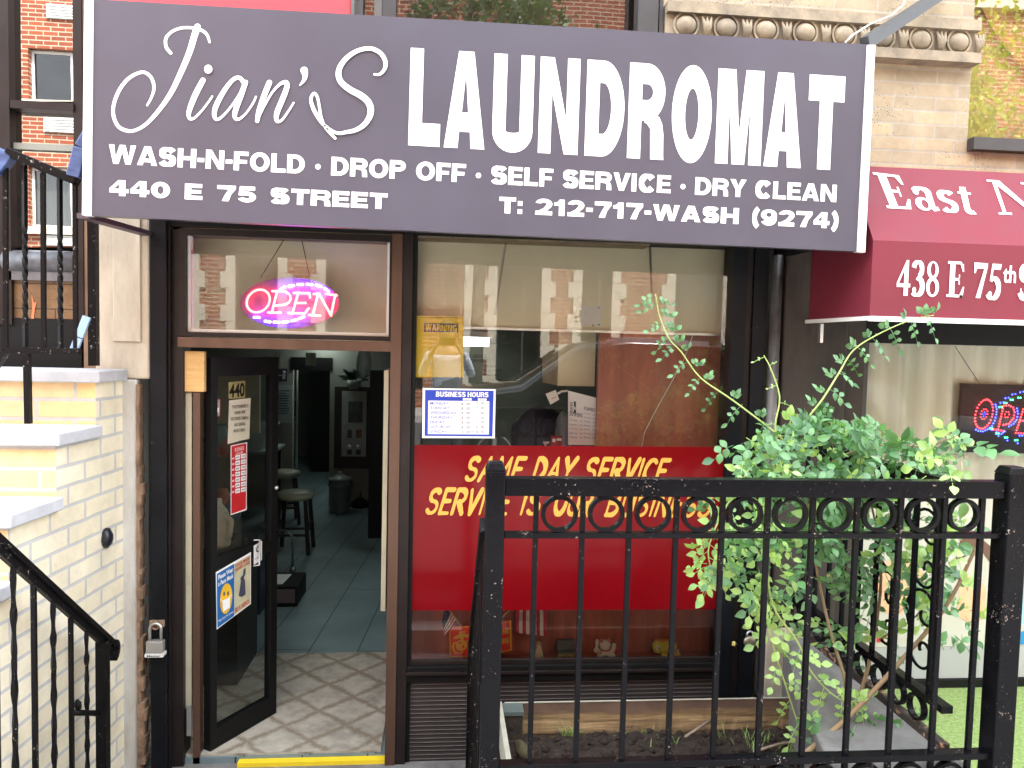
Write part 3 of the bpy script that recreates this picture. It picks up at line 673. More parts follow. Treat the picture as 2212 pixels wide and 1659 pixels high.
aw = thing('shop_awning', (2.0, -.3, 1.9), 'burgundy fabric awning with white lettering over the curtained shop', 'awning')
cloth = pbr('burgundy_canvas', (.165, .011, .026), .7, var=.14, scale=5, bmp=.15, bscale=200)
AX = 1.724; zb, zf, zT = zc(1913, 683, -.6), zc(1918, 520, -.6), 2.305; YT = -.385; XR = 5.2
m = MB(); m.mat(cloth)
Ab, Af, At = Vector((AX, -.6, zb)), Vector((AX, -.6, zf)), Vector((AX, YT, zT)); W_ = Vector((XR-AX, 0, 0))
m.quad(Ab, Ab+W_, Af+W_, Af); m.quad(Af, Af+W_, At+W_, At); m.quad(At, At+W_, At+W_+Vector((0, -YT-.02, .0)), At+Vector((0, -YT-.02, 0)))
m.quad((AX, -.08, zb), Ab, Af, At, (AX, -.08, zT))
m.build('canopy', aw)
m = MB(); m.mat(white_paint).box((AX-.002, -.612, zb-.022), (XR, -.592, zb-.001)); m.box((AX-.004, -.59, zb-.018), (AX+.016, -.05, zb-.001)); m.build('valance_trim', aw)
m = MB(); m.mat(MATS['steel']).box((AX+.04, -.12, zb-.11), (AX+.055, -.10, zb-.02)); m.build('bracket', aw)
nS = Vector((0, -(zT-zf), (YT+.6))).normalized(); nS = Vector((0, -(zT-zf), YT+.6)).normalized()
nS = (Af-At).cross(Vector((1, 0, 0))).normalized(); nS = nS if nS.y < 0 else -nS
SL = lambda x, y: PN(x, y, Af, nS)+nS*.002
VL = lambda x, y: P(x, y, -.6025)
def serif(ch):
    a, b = .20, .07; R_ = rect
    if ch == 'E': return .72, [R_(.1,0,.1+a,1), R_(.0,0,.62,b), R_(.0,1-b,.62,1), R_(.28,.47,.5,.47+b), ([(.62,0),(.68,.3),(.63,.3),(.5,b),(.5,0)], []), ([(.62,1),(.65,.72),(.6,.72),(.5,1-b),(.5,1)], []), R_(.46,.36,.5,.64)]
    if ch == 'N': return .95, [R_(.1,0,.1+b,1), R_(.78,.0,.78+b,1), ([(.0,1),(.24,1),(.85,0),(.76,0),(.1,.96)], []), R_(0,0,.28,b*.8), R_(.66,1-b*.8,.98,1), R_(0,1-b*.8,.2,1)]
    if ch == 'a': return .56, [(stroke(arc(.25,.52,.17,.15,160,20,10)+[(.41,.45),(.41,.14),(.45,.05),(.56,.08)], .15, .08), []), (arc(.2,.19,.2,.2,0,360,22)[:-1], [arc(.24,.19,.09,.13,0,360,18)[:-1]]), (arc(.1,.53,.07,.07,0,360,14)[:-1], [])]
    if ch == 's': return .44, [(stroke(arc(.22,.50,.15,.14,30,250,12)+arc(.22,.18,.16,.155,75,-150,12), .15, .08), [])]
    if ch == 't': return .36, [(stroke([(.17,.86),(.17,.16)]+arc(.29,.16,.12,.14,180,300,8), .15, .08), []), R_(.02,.62,.34,.69), ([(.02,.64),(.2,.88),(.2,.64)], [])]
    if ch == '4': return .56, [([(.30,0),(.47,0),(.47,.24),(.56,.24),(.56,.34),(.47,.34),(.47,1),(.38,1),(0,.36),(0,.24),(.30,.24)], [[(.08,.34),(.30,.34),(.30,.74)]])]
    if ch == '3': return .54, [(stroke([(.06,.80)]+arc(.23,.76,.18,.20,150,-80,14), .17, .07), []), (stroke([(.22,.545)]+arc(.22,.27,.22,.24,80,-140,16), .19, .07), []), (arc(.1,.17,.08,.08,0,360,12)[:-1], [])]
    if ch == '8': return .54, [(arc(.26,.75,.24,.25,0,360,24)[:-1], [arc(.27,.77,.11,.19,0,360,20)[:-1]]), (arc(.26,.27,.27,.28,0,360,26)[:-1], [arc(.26,.25,.13,.20,0,360,20)[:-1]])]
    if ch == '7': return .54, [([(0,1),(.02,.70),(.07,.70),(.12,.84),(.42,.84),(.14,0),(.32,0),(.55,.9),(.55,1)], [])]
    if ch == '5': return .52, [([(.13,1),(.06,.5),(.14,.5),(.18,.84),(.47,.84),(.5,1)], []), (stroke([(.1,.54)]+arc(.2,.3,.23,.29,95,-145,18), .18, .08), []), (arc(.09,.13,.08,.08,0,360,12)[:-1], [])]
    if ch == 'S': return .56, [(stroke(arc(.28,.75,.2,.215,20,262,18)+arc(.28,.27,.22,.235,82,-165,18), .17, .08), []), R_(.44,.72,.48,.98), R_(.06,.02,.1,.32)]
    return .3, []
def serif_word(mb, items, fn, n):
    x = 0; out = []
    for ch in items:
        if ch == ' ': x += .28; continue
        w_, ps = serif(ch); out.append((x, ps)); x += w_+.07
    tot = x-.07
    for x0, ps in out:
        put(mb, [([((x0+p)/tot, q) for p, q in o], [[((x0+p)/tot, q) for p, q in h] for h in hs]) for o, hs in ps], fn, n, .0005)
def qp(corners, f): return quad_fn(*[f(x, y) for x, y in corners])
m = MB(); m.mat(white_vinyl)
serif_word(m, 'East', qp([(1884, 373), (2093, 398), (2107, 462), (1916, 450)], SL), nS)
serif_word(m, 'N', qp([(2130, 389), (2236, 397), (2252, 466), (2158, 464)], SL), nS)
serif_word(m, '438', qp([(1940, 561), (2030, 565), (2028, 641), (1936, 638)], VL), Vector((0, -1, 0)))
serif_word(m, 'E', qp([(2048, 564), (2087, 566), (2084, 643), (2044, 641)], VL), Vector((0, -1, 0)))
serif_word(m, '75', qp([(2105, 567), (2165, 571), (2160, 646), (2100, 643)], VL), Vector((0, -1, 0)))
text(m, 'th', qp([(2168, 573), (2196, 574), (2194, 612), (2166, 611)], lambda x, y: P(x, y, -.603)), bold=.02)
serif_word(m, 'S', qp([(2203, 570), (2236, 572), (2232, 650), (2199, 648)], VL), Vector((0, -1, 0)))
m.build('lettering', aw)

# ------------------------------------------------------------------ stoop on the left
st = thing('entrance_stoop', (-1.6, -.5, 0), 'cream brick stoop wall stepping down under grey bluestone caps', 'stoop')
SN = Vector((1, -.089, 0)).normalized(); S0 = P(265, 1200, -.05)
def S(x, y): return PN(x, y, S0, SN)
side_x = lambda Y: S0.x+.089*(Y-S0.y)
ys = [.0, S(206.6, 860).y, S(120.6, 1000).y, S(17, 1180).y]; ys.append(ys[3]-.28); ys.append(ys[4]-.25)
zu = [S(206.6, 827).z, S(120.6, 963).z, S(17, 1139).z]; zu += [zu[2]-.24, zu[2]-.48]
m = MB(); m.mat(cream_brick); XL = -2.6
for k_ in range(5):
    y1, y0 = ys[k_], ys[k_+1]; z_ = zu[k_]
    m.mat(cream_brick).quad((side_x(y0), y0, -.6), (side_x(y1), y1, -.6), (side_x(y1), y1, z_), (side_x(y0), y0, z_))
    m.mat(orange_brick).quad((XL, y0, -.6), (side_x(y0), y0, -.6), (side_x(y0), y0, z_), (XL, y0, z_))
    m.mat(cream_brick).quad((XL, y0, z_), (side_x(y0), y0, z_), (side_x(y1), y1, z_), (XL, y1, z_))
m.build('brick_wall', st)
for k_ in range(5):
    y1, y0 = (ys[k_]-.06 if k_ else -.05), ys[k_+1]; z_ = zu[k_]; t_ = .052
    o_ = .03; yb = y1+(.0 if k_ else 0)
    m = MB(); far = ys[k_] if k_ else -.055
    a0, a1 = side_x(y0-.03)+o_, side_x(far)+o_
    m.hexa([(XL, y0-.03, z_+.001), (a0, y0-.03, z_+.001), (a1, far-.002, z_+.001), (XL, far-.002, z_+.001), (XL, y0-.03, z_+t_), (a0, y0-.03, z_+t_), (a1, far-.002, z_+t_), (XL, far-.002, z_+t_)])
    m.build('cap_stone', st, stone_cap, .006)
m = MB(); c_ = S(225.5, 1162); m.ell(c_+SN*.012, .022, .033, .044, 10, 7, jit=.08)
tag(m.build('pipe_cap', None, pbr('black_plastic', (.012, .014, .022), .3, var=.3, scale=30, bmp=.5, bscale=60)), 'lumpy black plastic cap sticking out of the cream brick wall', 'pipe cap')

# reflecting glass entrance above the stoop
en = thing('entrance_door', (-1.9, .1, 1.4), 'dark glass entrance with brown posts reflecting the brick house across the street', 'door')
Yg = .12
m = MB(); m.mat(dark_bronze)
fb(m, -60, -60, 21, 700, Yg-.05, .1); fb(m, 159, -60, 178, 720, Yg-.05, .1); fb(m, 21.5, 219, 158.5, 236, Yg-.06, .09)
m.build('frame', en)
m = MB(); m.mat(brownstone); fb(m, 178.3, -60, 204, 800, Yg-.04, .2); m.build('casing', en)
m = MB(); m.quad(P(21, -60, Yg), P(159, -60, Yg), P(159, 219, Yg), P(21, 219, Yg)); m.quad(P(21, 236, Yg), P(159, 236, Yg), P(159, 534, Yg), P(21, 534, Yg)); m.build('pane', en, pane_mirror)
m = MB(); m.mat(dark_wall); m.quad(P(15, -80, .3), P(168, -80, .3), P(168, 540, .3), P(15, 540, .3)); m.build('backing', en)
m = MB(); c0, c1 = P(15, 565, Yg-.02), P(166, 569, Yg-.02); m.tube([c0, c1], .055, 14); fb(m, 15, 566, 160, 606, Yg-.05, .08); m.build('hand_rail', en, pbr('slate_metal', (.06, .062, .07), .45, .3, c2=(.16, .165, .18), scale=12))
gran = brick('brown_granite', (.22, .125, .055), (.17, .095, .045), (.02, .015, .012), .9, .115, .003, rough=.35, speck=(.03, .018, .01), bmp=.05, var=.6)
m = MB(); m.mat(gran); fb(m, 15, 607, 160, 688, Yg-.03, .08); m.build('granite_panel', en)
m = MB(); m.mat(soot); fb(m, 0, 689, 176, 800, Yg-.04, .08); m.build('threshold', en)
m = MB(); m.mat(pbr('orange_paper', (.85, .20, .08), .7)); fn_ = lambda u, v: P(u, v, Yg-.034)
m.poly([(66, 708-4), (70, 660), (68, 636), (73, 655), (79, 652), (75, 668), (72, 700)], [], fn_)
tag(m.build('paper_scrap', None), 'torn orange paper scrap against the brown granite panel', 'paper')

# ================================================================== the big sign
YS = -.6
sg = thing('shop_sign', P(1030, 300, YS), 'long charcoal laundromat sign with white lettering above the open door', 'sign')
tl, tr, br, bl = PQ([(183, -3), (1889, 97), (1868, 544), (179, 465)], YS)
m = MB(); m.slab((tl, tr, br, bl), (0, .035, 0)); m.build('panel', sg, sign_vinyl)
m = MB(); m.mat(white_vinyl).slab(PQ([(182, -3), (201, -3), (196.5, 466), (177, 464.5)], YS-.006), (0, .03, 0)); m.build('edge_trim', sg)
m = MB(); m.mat(white_vinyl).slab(PQ([(1874, 97), (1891, 97), (1869, 545), (1852, 544)], YS-.006), (0, .03, 0)); m.build('edge_trim', sg)
m = MB(); m.mat(MATS['steel'])
for x_, y_ in ((192, 95), (191, 285), (189, 430), (188, 20), (1881, 130), (1876, 250), (1868, 380), (1862, 520)): m = MB(); m.ell(P(x_, y_, YS-.007), .003, .002, .003, 8, 5); m.build('screw', sg, MATS['steel'])
def SG(u, v): return P(u, v, YS-.0015)
m = MB(); m.mat(white_vinyl); YV = Vector((0, -1, 0))
# LAUNDROMAT: condensed, each letter in its measured span
spans = dict(zip(range(10), [(884,952),(961,1049),(1065,1152),(1165,1251),(1266,1349),(1358,1437),(1452,1538),(1549,1648),(1654,1735),(1746,1823)]))
TLx, BRx = 887.5, 1819
for k_, ch in enumerate('LAUNDROMAT'):
    a_, b_ = spans[k_]; wpx = b_-a_; hpx = 208.
    fa, fbb = (a_-884)/939, (b_-884)/939
    def fn(u, v, fa=fa, fbb=fbb):
        g = fa+(fbb-fa)*u
        xt, yt = 887.5+g*939, 103+g*62.6; xb, yb = 881.6+g*935.5, 313.5+g*55
        return SG(xb+(xt-xb)*v, yb+(yt-yb)*v)
    w_ = wpx/hpx; pcs = heavy(ch, w_, .137, .235 if ch not in 'T' else .275)
    m = MB(); m.mat(white_vinyl); put(m, [([(p/w_, q) for p, q in o], [[(p/w_, q) for p, q in h] for h in hs]) for o, hs in pcs], fn); m.build('letter', sg)
m = MB(); m.mat(white_vinyl)
put(m, heavy_line('WASH-N-FOLD • DROP OFF • SELF SERVICE • DRY CLEAN', .285, .215, .98, .085, .50), qp([(235.5, 311.5), (1808, 399.5), (1806, 436.7), (234, 353)], SG))
m.build('lettering', sg); m = MB(); m.mat(white_vinyl)
put(m, heavy_line('440 E 75 STREET', .36, .245, 1.20, .10, .62), qp([(236.5, 388), (837.5, 418), (836, 452), (236, 422)], SG))
m.build('lettering', sg); m = MB(); m.mat(white_vinyl)
put(m, heavy_line('T: 212-717-WASH (9274)', .36, .245, 1.20, .12, .60), qp([(1079, 425), (1813, 460), (1811, 494), (1078, 460)], SG))
m.build('lettering', sg)
def dense(pts, n=4):                             # smooth a traced centre line
    out = []
    for i in range(len(pts)-1):
        p0, p1, p2, p3 = pts[max(i-1,0)], pts[i], pts[i+1], pts[min(i+2, len(pts)-1)]
        for k in range(n):
            t = k/n; out.append(tuple(.5*((2*p1[j])+(-p0[j]+p2[j])*t+(2*p0[j]-5*p1[j]+4*p2[j]-p3[j])*t*t+(-p0[j]+3*p1[j]-3*p2[j]+p3[j])*t**3) for j in range(3)))
    out.append(tuple(pts[-1])); return out
script = [
 [(915,655,12),(940,610,16),(958,550,19),(945,490,20),(910,455,20),(868,452,21),(800,488,22),(742,560,23),(708,650,22),(706,720,22),(735,785,22),(785,812,22),(835,812,20),(905,775,22),(985,690,26),(1065,575,31),(1130,440,35),(1180,320,38),(1210,220,40),(1228,168,42)],
 [(1062,330,20),(1034,292,20),(1032,240,20),(1065,200,19),(1120,176,18),(1180,172,18),(1240,182,19),(1285,212,18),(1304,262,14)],
 [(1262,500,34),(1222,575,36),(1190,650,34),(1174,705,28),(1182,738,20),(1212,732,15),(1258,685,13),(1300,630,13),(1320,600,12)],
 [(1520,520,26),(1490,484,24),(1445,500,26),(1385,580,30),(1340,670,32),(1335,728,24),(1362,740,18),(1420,685,14),(1480,600,13),(1524,520,14)],
 [(1528,512,30),(1500,590,34),(1470,670,34),(1460,725,26),(1484,742,18),(1530,705,13),(1575,640,13),(1592,602,12)],
 [(1676,514,34),(1645,590,34),(1612,690,32),(1600,752,26)],
 [(1600,748,15),(1640,668,13),(1690,580,14),(1740,525,18),(1778,512,28),(1784,545,32),(1752,630,34),(1722,705,32),(1722,752,22),(1752,748,16),(1795,690,13),(1826,640,12)],
 [(1892,438,46),(1898,468,34),(1890,500,22),(1866,530,9)],
]
m = MB(); m.mat(white_vinyl); kk = 0
def ribbon(m, pts, kk):                           # pts in measured pixels with widths
    d = dense(pts, 6); tri = []
    L_, R2 = [], []
    for i, (x, y, w_) in enumerate(d):
        x0, y0 = d[max(i-1,0)][:2]; x1, y1 = d[min(i+1,len(d)-1)][:2]; dx, dy = x1-x0, y1-y0; l = math.hypot(dx, dy) or 1e-9
        L_.append((x-dy/l*w_/2, y+dx/l*w_/2)); R2.append((x+dy/l*w_/2, y-dx/l*w_/2))
    i0 = m.vs([P(x/2.88, y/2.88, YS-.0015-.0006*kk) for x, y in L_]); j0 = m.vs([P(x/2.88, y/2.88, YS-.0015-.0006*kk) for x, y in R2])
    for i in range(len(d)-1): m.face((i0+i, i0+i+1, j0+i+1, j0+i))
    for q in (0, len(d)-1):                       # round ends
        x, y, w_ = d[q]; c_ = m.vs([P((x+w_/2*math.cos(2*math.pi*t/16))/2.88, (y+w_/2*math.sin(2*math.pi*t/16))/2.88, YS-.0018-.0006*kk-.0002*(q > 0)) for t in range(16)]); m.face(range(c_, c_+16))
for s_ in script: ribbon(m, s_, kk); kk += 1
ribbon(m, [(1295,428,50),(1296,432,50)], kk); kk += 1
Sx = lambda pts: [((713.2+x/2.88)*2.88, y, w_) for x, y, w_ in pts]
ribbon(m, Sx([(275,462,14),(308,462,17),(338,430,22),(344,385,26),(318,335,26),(270,306,26),(225,302,26),(165,318,27),(105,358,30),(62,415,33),(52,468,35),(72,515,36),(125,558,38),(185,590,40),(232,628,40),(252,675,40),(245,725,36),(212,775,31),(160,808,27),(100,822,23),(40,827,19),(-34,782,22),(-90,705,24),(-118,635,22),(-115,598,19),(-98,580,17),(-80,604,17),(-68,660,17),(-55,735,18),(-24,800,18),(31,860,16)]), kk)
m.build('script_lettering', sg)
# stay bar and loose wire at the top right corner
m = MB(); m.mat(pbr('grey_bar', (.045, .05, .055), .5)).bar(P(1868, 94, -.57), P(2040, -18, -.03), .035, .05); m.build('stay_bar', sg)
m = MB(); wp = [P(1826, 92, -.55), P(1842, 76, -.5), P(1880, 52, -.42), P(1925, 34, -.3), P(1952, 10, -.2), P(1958, -20, -.1)]; m.tube(wp, .004, 6)
tag(m.build('loose_wire', None, white_paint), 'thin white wire hanging from the sloping grey bar at the sign corner', 'wire')

# ================================================================== LED signs
red_e = emit('led_red', (1, .05, .045), 4.5); blue_e = emit('led_blue', (.10, .09, 1), 9); white_e = emit('led_violet_white', (.62, .55, 1), 40); green_e = emit('led_green', (.05, 1, .35), 1.8)
red_d = emit('led_red_dim', (1, .03, .04), 2.2); blue_d = emit('led_blue_dim', (.03, .05, 1), 2.8); pink_d = emit('led_pink_dim', (1, .05, .35), 7)
YO = .10
osg = thing('open_sign', P(632, 655, YO), 'glowing red and blue oval OPEN sign hanging behind the glass over the door', 'open sign')
G = lambda x, y, Y=YO: P((880+x/3.687)/1.8228, (1030+y/3.687)/1.8228, Y)
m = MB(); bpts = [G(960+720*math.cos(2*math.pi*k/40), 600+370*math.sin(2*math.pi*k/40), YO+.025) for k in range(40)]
i_ = m.vs(bpts); m.face(range(i_, i_+40)); m.build('board', osg, pbr('glow_tinted_acrylic', (.17, .10, .24), .35, var=.05))  # board tinted violet to carry the LED glow in its colour
def dots(m, pts, Y, r, f, step):
    acc = 0; last = None
    for a, b in zip(pts, pts[1:]):
        l = math.hypot(b[0]-a[0], b[1]-a[1]); n = max(1, round(l/step))
        for k in range(n): m.ell(f(a[0]+(b[0]-a[0])*k/n, a[1]+(b[1]-a[1])*k/n, Y), r, r*.7, r, 8, 5)
    m.ell(f(pts[-1][0], pts[-1][1], Y), r, r*.7, r, 8, 5)
ov = [(505+190*math.cos(R(a))-10*math.sin(R(a))*0+ -30*math.sin(R(a))*0, 570-170*math.sin(R(a))) for a in range(0, 360, 12)]
ov = [(505+165*math.cos(R(a))+28*math.sin(R(a)), 572-165*math.sin(R(a))) for a in range(0, 361, 12)]
m = MB(); dots(m, ov, YO, .0062, G, 40)
dots(m, [(780,425),(700,745)], YO, .0062, G, 26); dots(m, [(780,425)]+[(850+125*math.cos(R(a)), 530-100*math.sin(R(a))) for a in range(80,-90,-20)]+[(745,640)], YO, .0062, G, 26); dots(m, [(650,740),(830,742)], YO, .0062, G, 26); dots(m, [(710,430),(790,430)], YO, .006, G, 26)
for a in ([(1085,450),(1000,760)], [(1020,455),(1250,462),(1255,520)], [(1050,600),(1190,600)], [(940,745),(1180,755),(1235,680)], [(1370,470),(1300,770)], [(1310,470),(1390,470)], [(1240,775),(1400,785)], [(1390,470),(1560,780)], [(1620,490),(1560,780)], [(1490,470),(1640,490)]): dots(m, a, YO, .0062, G, 26)
m.build('red_leds', osg, red_e)
m = MB()
for x, y, a in ((860,385,-30),(985,352,-10),(1115,332,0),(1250,332,5),(1380,352,18),(1500,415,40),(480,810,0),(640,870,8),(770,880,4),(900,875,-4),(1030,850,-14),(1135,812,-25)):
    for t in (-34, -17, 0, 17, 34): m.ell(G(x+t*math.cos(R(a)), y+t*math.sin(R(a)), YO), .0062, .005, .0062, 8, 5)
m.build('blue_leds', osg, blue_e)
m = MB(); m.tube([G(540, 235), P(624, 500, .09)], .0022, 5); m.tube([G(1250, 215), P(648, 500, .09)], .0022, 5); m.build('hanging_wire', osg, soot)
# second LED board in the nail shop window
YL = .075
ls = thing('led_board', P(2150, 900, YL), 'black LED board with red, blue and green OPEN lights in the curtained window', 'open sign')
Q = lambda x, y, Y=YL: P((3400+x/3.318)/1.8228, (1400+y/3.318)/1.8228, Y)
m = MB(); m.mat(pbr('led_black_board', (.016, .014, .018), .5, var=.3, spec=.2)).slab([Q(1295, 368), Q(3050, 400), Q(3000, 1300), Q(1225, 1262)], (0, .02, 0)); m.build('board', ls)
m = MB(); m.mat(soot).slab([Q(1290, 362, YL-.004), Q(1400, 366, YL-.004), Q(1400, 420, YL-.004), Q(1290, 412, YL-.004)], (0, .02, 0)); m.build('clip', ls)
sh = lambda pts: pts
O_ = lambda cx, cy, rx, ry, s=30: [(cx+rx*math.cos(R(a))-.18*ry*-math.sin(R(a)), cy-ry*math.sin(R(a))) for a in range(0, 361, s)]
m = MB(); dots(m, O_(1575, 765, 112, 190, 14), YL-.006, .0042, Q, 60); dots(m, O_(1575, 765, 45, 65, 36), YL-.006, .003, Q, 60)
Pp = [(1830,660),(1760,960)]; dots(m, Pp, YL-.006, .0042, Q, 36); dots(m, [(1830,660),(1900,650),(1955,680),(1975,740),(1960,820),(1900,890),(1830,905)], YL-.006, .0042, Q, 36); dots(m, [(1700,965),(1830,985)], YL-.006, .0042, Q, 36); dots(m, O_(1875, 770, 28, 40, 60), YL-.006, .003, Q, 40)
for a in ([(2090,700),(1990,1010)], [(2090,700),(2230,705)], [(2050,850),(2160,855)], [(1990,1010),(2160,1020)], [(2330,710),(2270,1020)], [(2330,710),(2450,1020)], [(2500,720),(2450,1020)]): dots(m, a, YL-.006, .0042, Q, 36)
m.build('red_leds', ls, red_d)
m = MB(); dots(m, [(1725,640),(1740,700),(1735,770),(1715,850),(1680,920),(1620,965),(1560,990),(1500,985),(1470,970)], YL-.006, .0042, Q, 38)
dots(m, [(2005,690),(2018,760),(2000,840),(1960,890),(1900,925)], YL-.006, .0042, Q, 38); dots(m, [(1740,1000),(1800,1025),(1845,990)], YL-.006, .0042, Q, 34); dots(m, [(2040,1045),(2180,1050)], YL-.006, .0042, Q, 34); dots(m, O_(1575, 765, 18, 26, 90), YL-.006, .0028, Q, 40)
for k in range(9): 
    a = 150-15*k; x, y = 2160+430*math.cos(R(a)), 770-300*math.sin(R(a))
    m.ell(Q(x, y, YL-.006), .004, .003, .004, 8, 5); m.ell(Q(x+40, y-8, YL-.006), .0032, .003, .0032, 8, 5)
    x, y = 2160+560*math.cos(R(-a)), 780-380*math.sin(R(-a)); m.ell(Q(x, y, YL-.006), .004, .003, .004, 8, 5)
m.build('blue_leds', ls, blue_d)
m = MB()
for k in range(9):
    a = 152-15*k; x, y = 2160+420*math.cos(R(a)), 790-250*math.sin(R(a))
    for t in (-14, 14): m.ell(Q(x+t, y, YL-.006), .0042, .003, .0042, 8, 5)
    x, y = 2160+560*math.cos(R(-a)), 800-320*math.sin(R(-a))
    for t in (-14, 14): m.ell(Q(x+t, y, YL-.006), .0042, .003, .0042, 8, 5)
m.build('green_leds', ls, green_e)
m = MB(); m.tube([Q(1520, 372), P(2063, 748, .075)], .0018, 5); m.build('hanging_chain', ls, dark_frame)

# ================================================================== things on and behind the display glass
def BP(x, y, Y): return P(x, y, Y)
band = thing('red_window_band', P(1220, 1140, .006), 'wide red band on the display window with yellow SAME DAY SERVICE lettering', 'window sign')
m = MB(); m.quad(*PQ([(888, 961), (1574, 966), (1553, 1316), (883, 1319)], -.003)); m.build('film', band, red_vinyl)
m = MB(); m.mat(gold_vinyl)
for wd, q in (('SAME', [(1013,988),(1131,990),(1126,1038),(1009,1037)]), ('DAY', [(1160,990),(1242,991),(1237,1039),(1155,1038)]), ('SERVICE', [(1269,991),(1442,994),(1437,1042),(1265,1040)]),
              ('SERVICE', [(929,1057),(1102,1060),(1098,1110),(924,1108)]), ('IS', [(1133,1060),(1170,1061),(1166,1110),(1130,1110)]), ('OUR', [(1203,1061),(1279,1063),(1275,1112),(1200,1110)]), ('BUSINESS', [(1318,1063),(1538,1066),(1533,1115),(1314,1112)])):
    brush_word(m, wd, q, -.0035)
m.build('lettering', band)
bh = thing('business_hours_sign', P(990, 890, -.004), 'blue and white business hours sign stuck to the display window', 'sign')
Kp = lambda x, y, Y: P(877.8+x/4.48, 630.9+y/4.48, Y)
m = MB(); m.mat(white_vinyl).slab([Kp(158, 930, -.012), Kp(865, 940, -.012), Kp(855, 1415, -.012), Kp(152, 1412, -.012)], (0, .008, 0)); m.build('board', bh)
m = MB(); m.mat(pbr('sign_blue', (.012, .045, .42), .35, var=.05)).quad(Kp(182, 946, -.0126), Kp(845, 955, -.0126), Kp(833, 1398, -.0126), Kp(176, 1392, -.0126)); m.build('blue_border', bh)
m = MB(); m.mat(white_vinyl).quad(Kp(212, 1050, -.0132), Kp(803, 1057, -.0132), Kp(798, 1378, -.0132), Kp(208, 1374, -.0132))
m.quad(Kp(547, 1027, -.0132), Kp(632, 1028, -.0132), Kp(632, 1050, -.0132), Kp(547, 1049, -.0132)); m.quad(Kp(692, 1029, -.0132), Kp(776, 1030, -.0132), Kp(776, 1052, -.0132), Kp(692, 1051, -.0132)); m.build('white_field', bh)
m = MB(); m.mat(white_vinyl)
put(m, heavy_line('BUSINESS HOURS', .19, .155, .62, .07, .4), quad_fn(Kp(288, 962, -.0132), Kp(795, 970, -.0132), Kp(793, 1018, -.0132), Kp(285, 1012, -.0132)))
tb = MATS['sign_blue']; days = ['MONDAY','TUESDAY','WEDNESDAY','THURSDAY','FRIDAY','SATURDAY','SUNDAY']; wd_ = [178,187,258,218,145,213,162]
am = ['8:  00']*6+['3:  00']; pmv = ['7:  30','7:  30','7:  00','7:  30','7:  30','6:  00','8:  30']; ink = pbr('print_ink', (.05, .055, .09), .6, var=0)
for k in range(7):
    y = 1062+45.3*k; m.mat(tb)
    text(m, days[k], quad_fn(*[Kp(a, b, -.0138) for a, b in ((231,y),(231+wd_[k],y+2),(231+wd_[k],y+30),(231,y+28))]), bold=.012)
    m.mat(ink); j = random.uniform(-3, 4)
    text(m, am[k], quad_fn(*[Kp(a, b, -.0138) for a, b in ((532,y+6+j),(616,y+6+j),(616,y+32+j),(532,y+32+j))]), bold=.01)
    text(m, pmv[k], quad_fn(*[Kp(a, b, -.0138) for a, b in ((676,y+4-j),(752,y+4-j),(752,y+30-j),(676,y+30-j))]), bold=.01)
text(m, 'PM', quad_fn(*[Kp(a, b, -.0138) for a, b in ((624,1345),(655,1345),(655,1366),(624,1366))]))
text(m, 'A.M', quad_fn(*[Kp(a, b, -.0138) for a, b in ((568,1031),(610,1031),(610,1046),(568,1046))])); text(m, 'P.M', quad_fn(*[Kp(a, b, -.0138) for a, b in ((714,1033),(756,1033),(756,1048),(714,1048))]))
m.build('lettering', bh)
ws = thing('warning_sign', P(950, 740, .12), 'yellow WARNING sign at the left edge of the display window', 'sign')
m = MB(); yl = pbr('warning_yellow', (.85, .62, .03), .5, var=.06); m.mat(yl).slab(PQ([(894, 682), (1001, 684), (1001, 815), (894, 815)], .012), (0, .004, 0)); m.build('board', ws)
m = MB(); m.mat(ink).quad(*PQ([(916, 698), (990, 699), (990, 718), (916, 717)], .0115)); m.quad(*PQ([(904, 685), (998, 686), (998, 687), (904, 686)], .0115)); m.mat(yl)
put(m, heavy_line('WARNING', .27, .2, .85, .09), quad_fn(*PQ([(919, 701), (987, 702), (987, 715.5), (919, 714.5)], .011))); m.build('lettering', ws)

# the window display: bulkhead, back board, sill shelf
wdz = thing('window_display', (.6, .3, .0), 'brown board and cream bulkhead forming the display box behind the glass', 'display case')
m = MB(); a_ = PQ([(880, 430), (1600, 470), (1590, 724), (880, 703)], .13); m.slab(a_, (0, .25, 0)); m.build('bulkhead', wdz, beige_wall)
m = MB(); m.mat(MATS['steel']).bar(P(900, 705, .11), P(1575, 724, .11), .012, .012); m.build('trim_rod', wdz)
x0b, x1b = xc(1291, 840, .18), xc(1560, 840, .18)
m = MB(); m.mat(brown_board).box((-.20, .18, WZ0-.06), (x1b, .21, zc(1200, 1290, .18))); m.box((x0b, .181, WZ0-.05), (x1b, .211, zc(1400, 717, .18))); m.build('back_board', wdz)
m = MB(); m.mat(pale).box((x1b+.002, .06, WZ0), (1.55, .37, 1.95)); m.build('side_return', wdz)
m = MB(); m.mat(brown_board).box((WX0, .013, WZ0-.085), (x1b, .18, WZ0-.0525)); m.build('shelf', wdz)
m = MB(); m.mat(beige_wall); fb(m, 1206, 700, 1286, 834, .42, .12); fbz = None; m.build('cream_box_column', wdz)
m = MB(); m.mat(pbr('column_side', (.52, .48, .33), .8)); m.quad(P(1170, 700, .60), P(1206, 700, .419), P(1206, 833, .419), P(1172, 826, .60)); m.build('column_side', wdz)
m = MB(); m.mat(white_paint).slab(PQ([(1252, 660), (1299, 662), (1298, 706), (1252, 703)], .124), (0, .003, 0)); m.mat(ink)
for x_, y_ in ((1256, 664), (1294, 665), (1294, 701), (1281, 703)): m.ell(P(x_, y_, .122), .004, .003, .004, 6, 4)
tag(m.build('notice_paper', None), 'white paper pinned to the cream bulkhead above the brown board', 'paper')
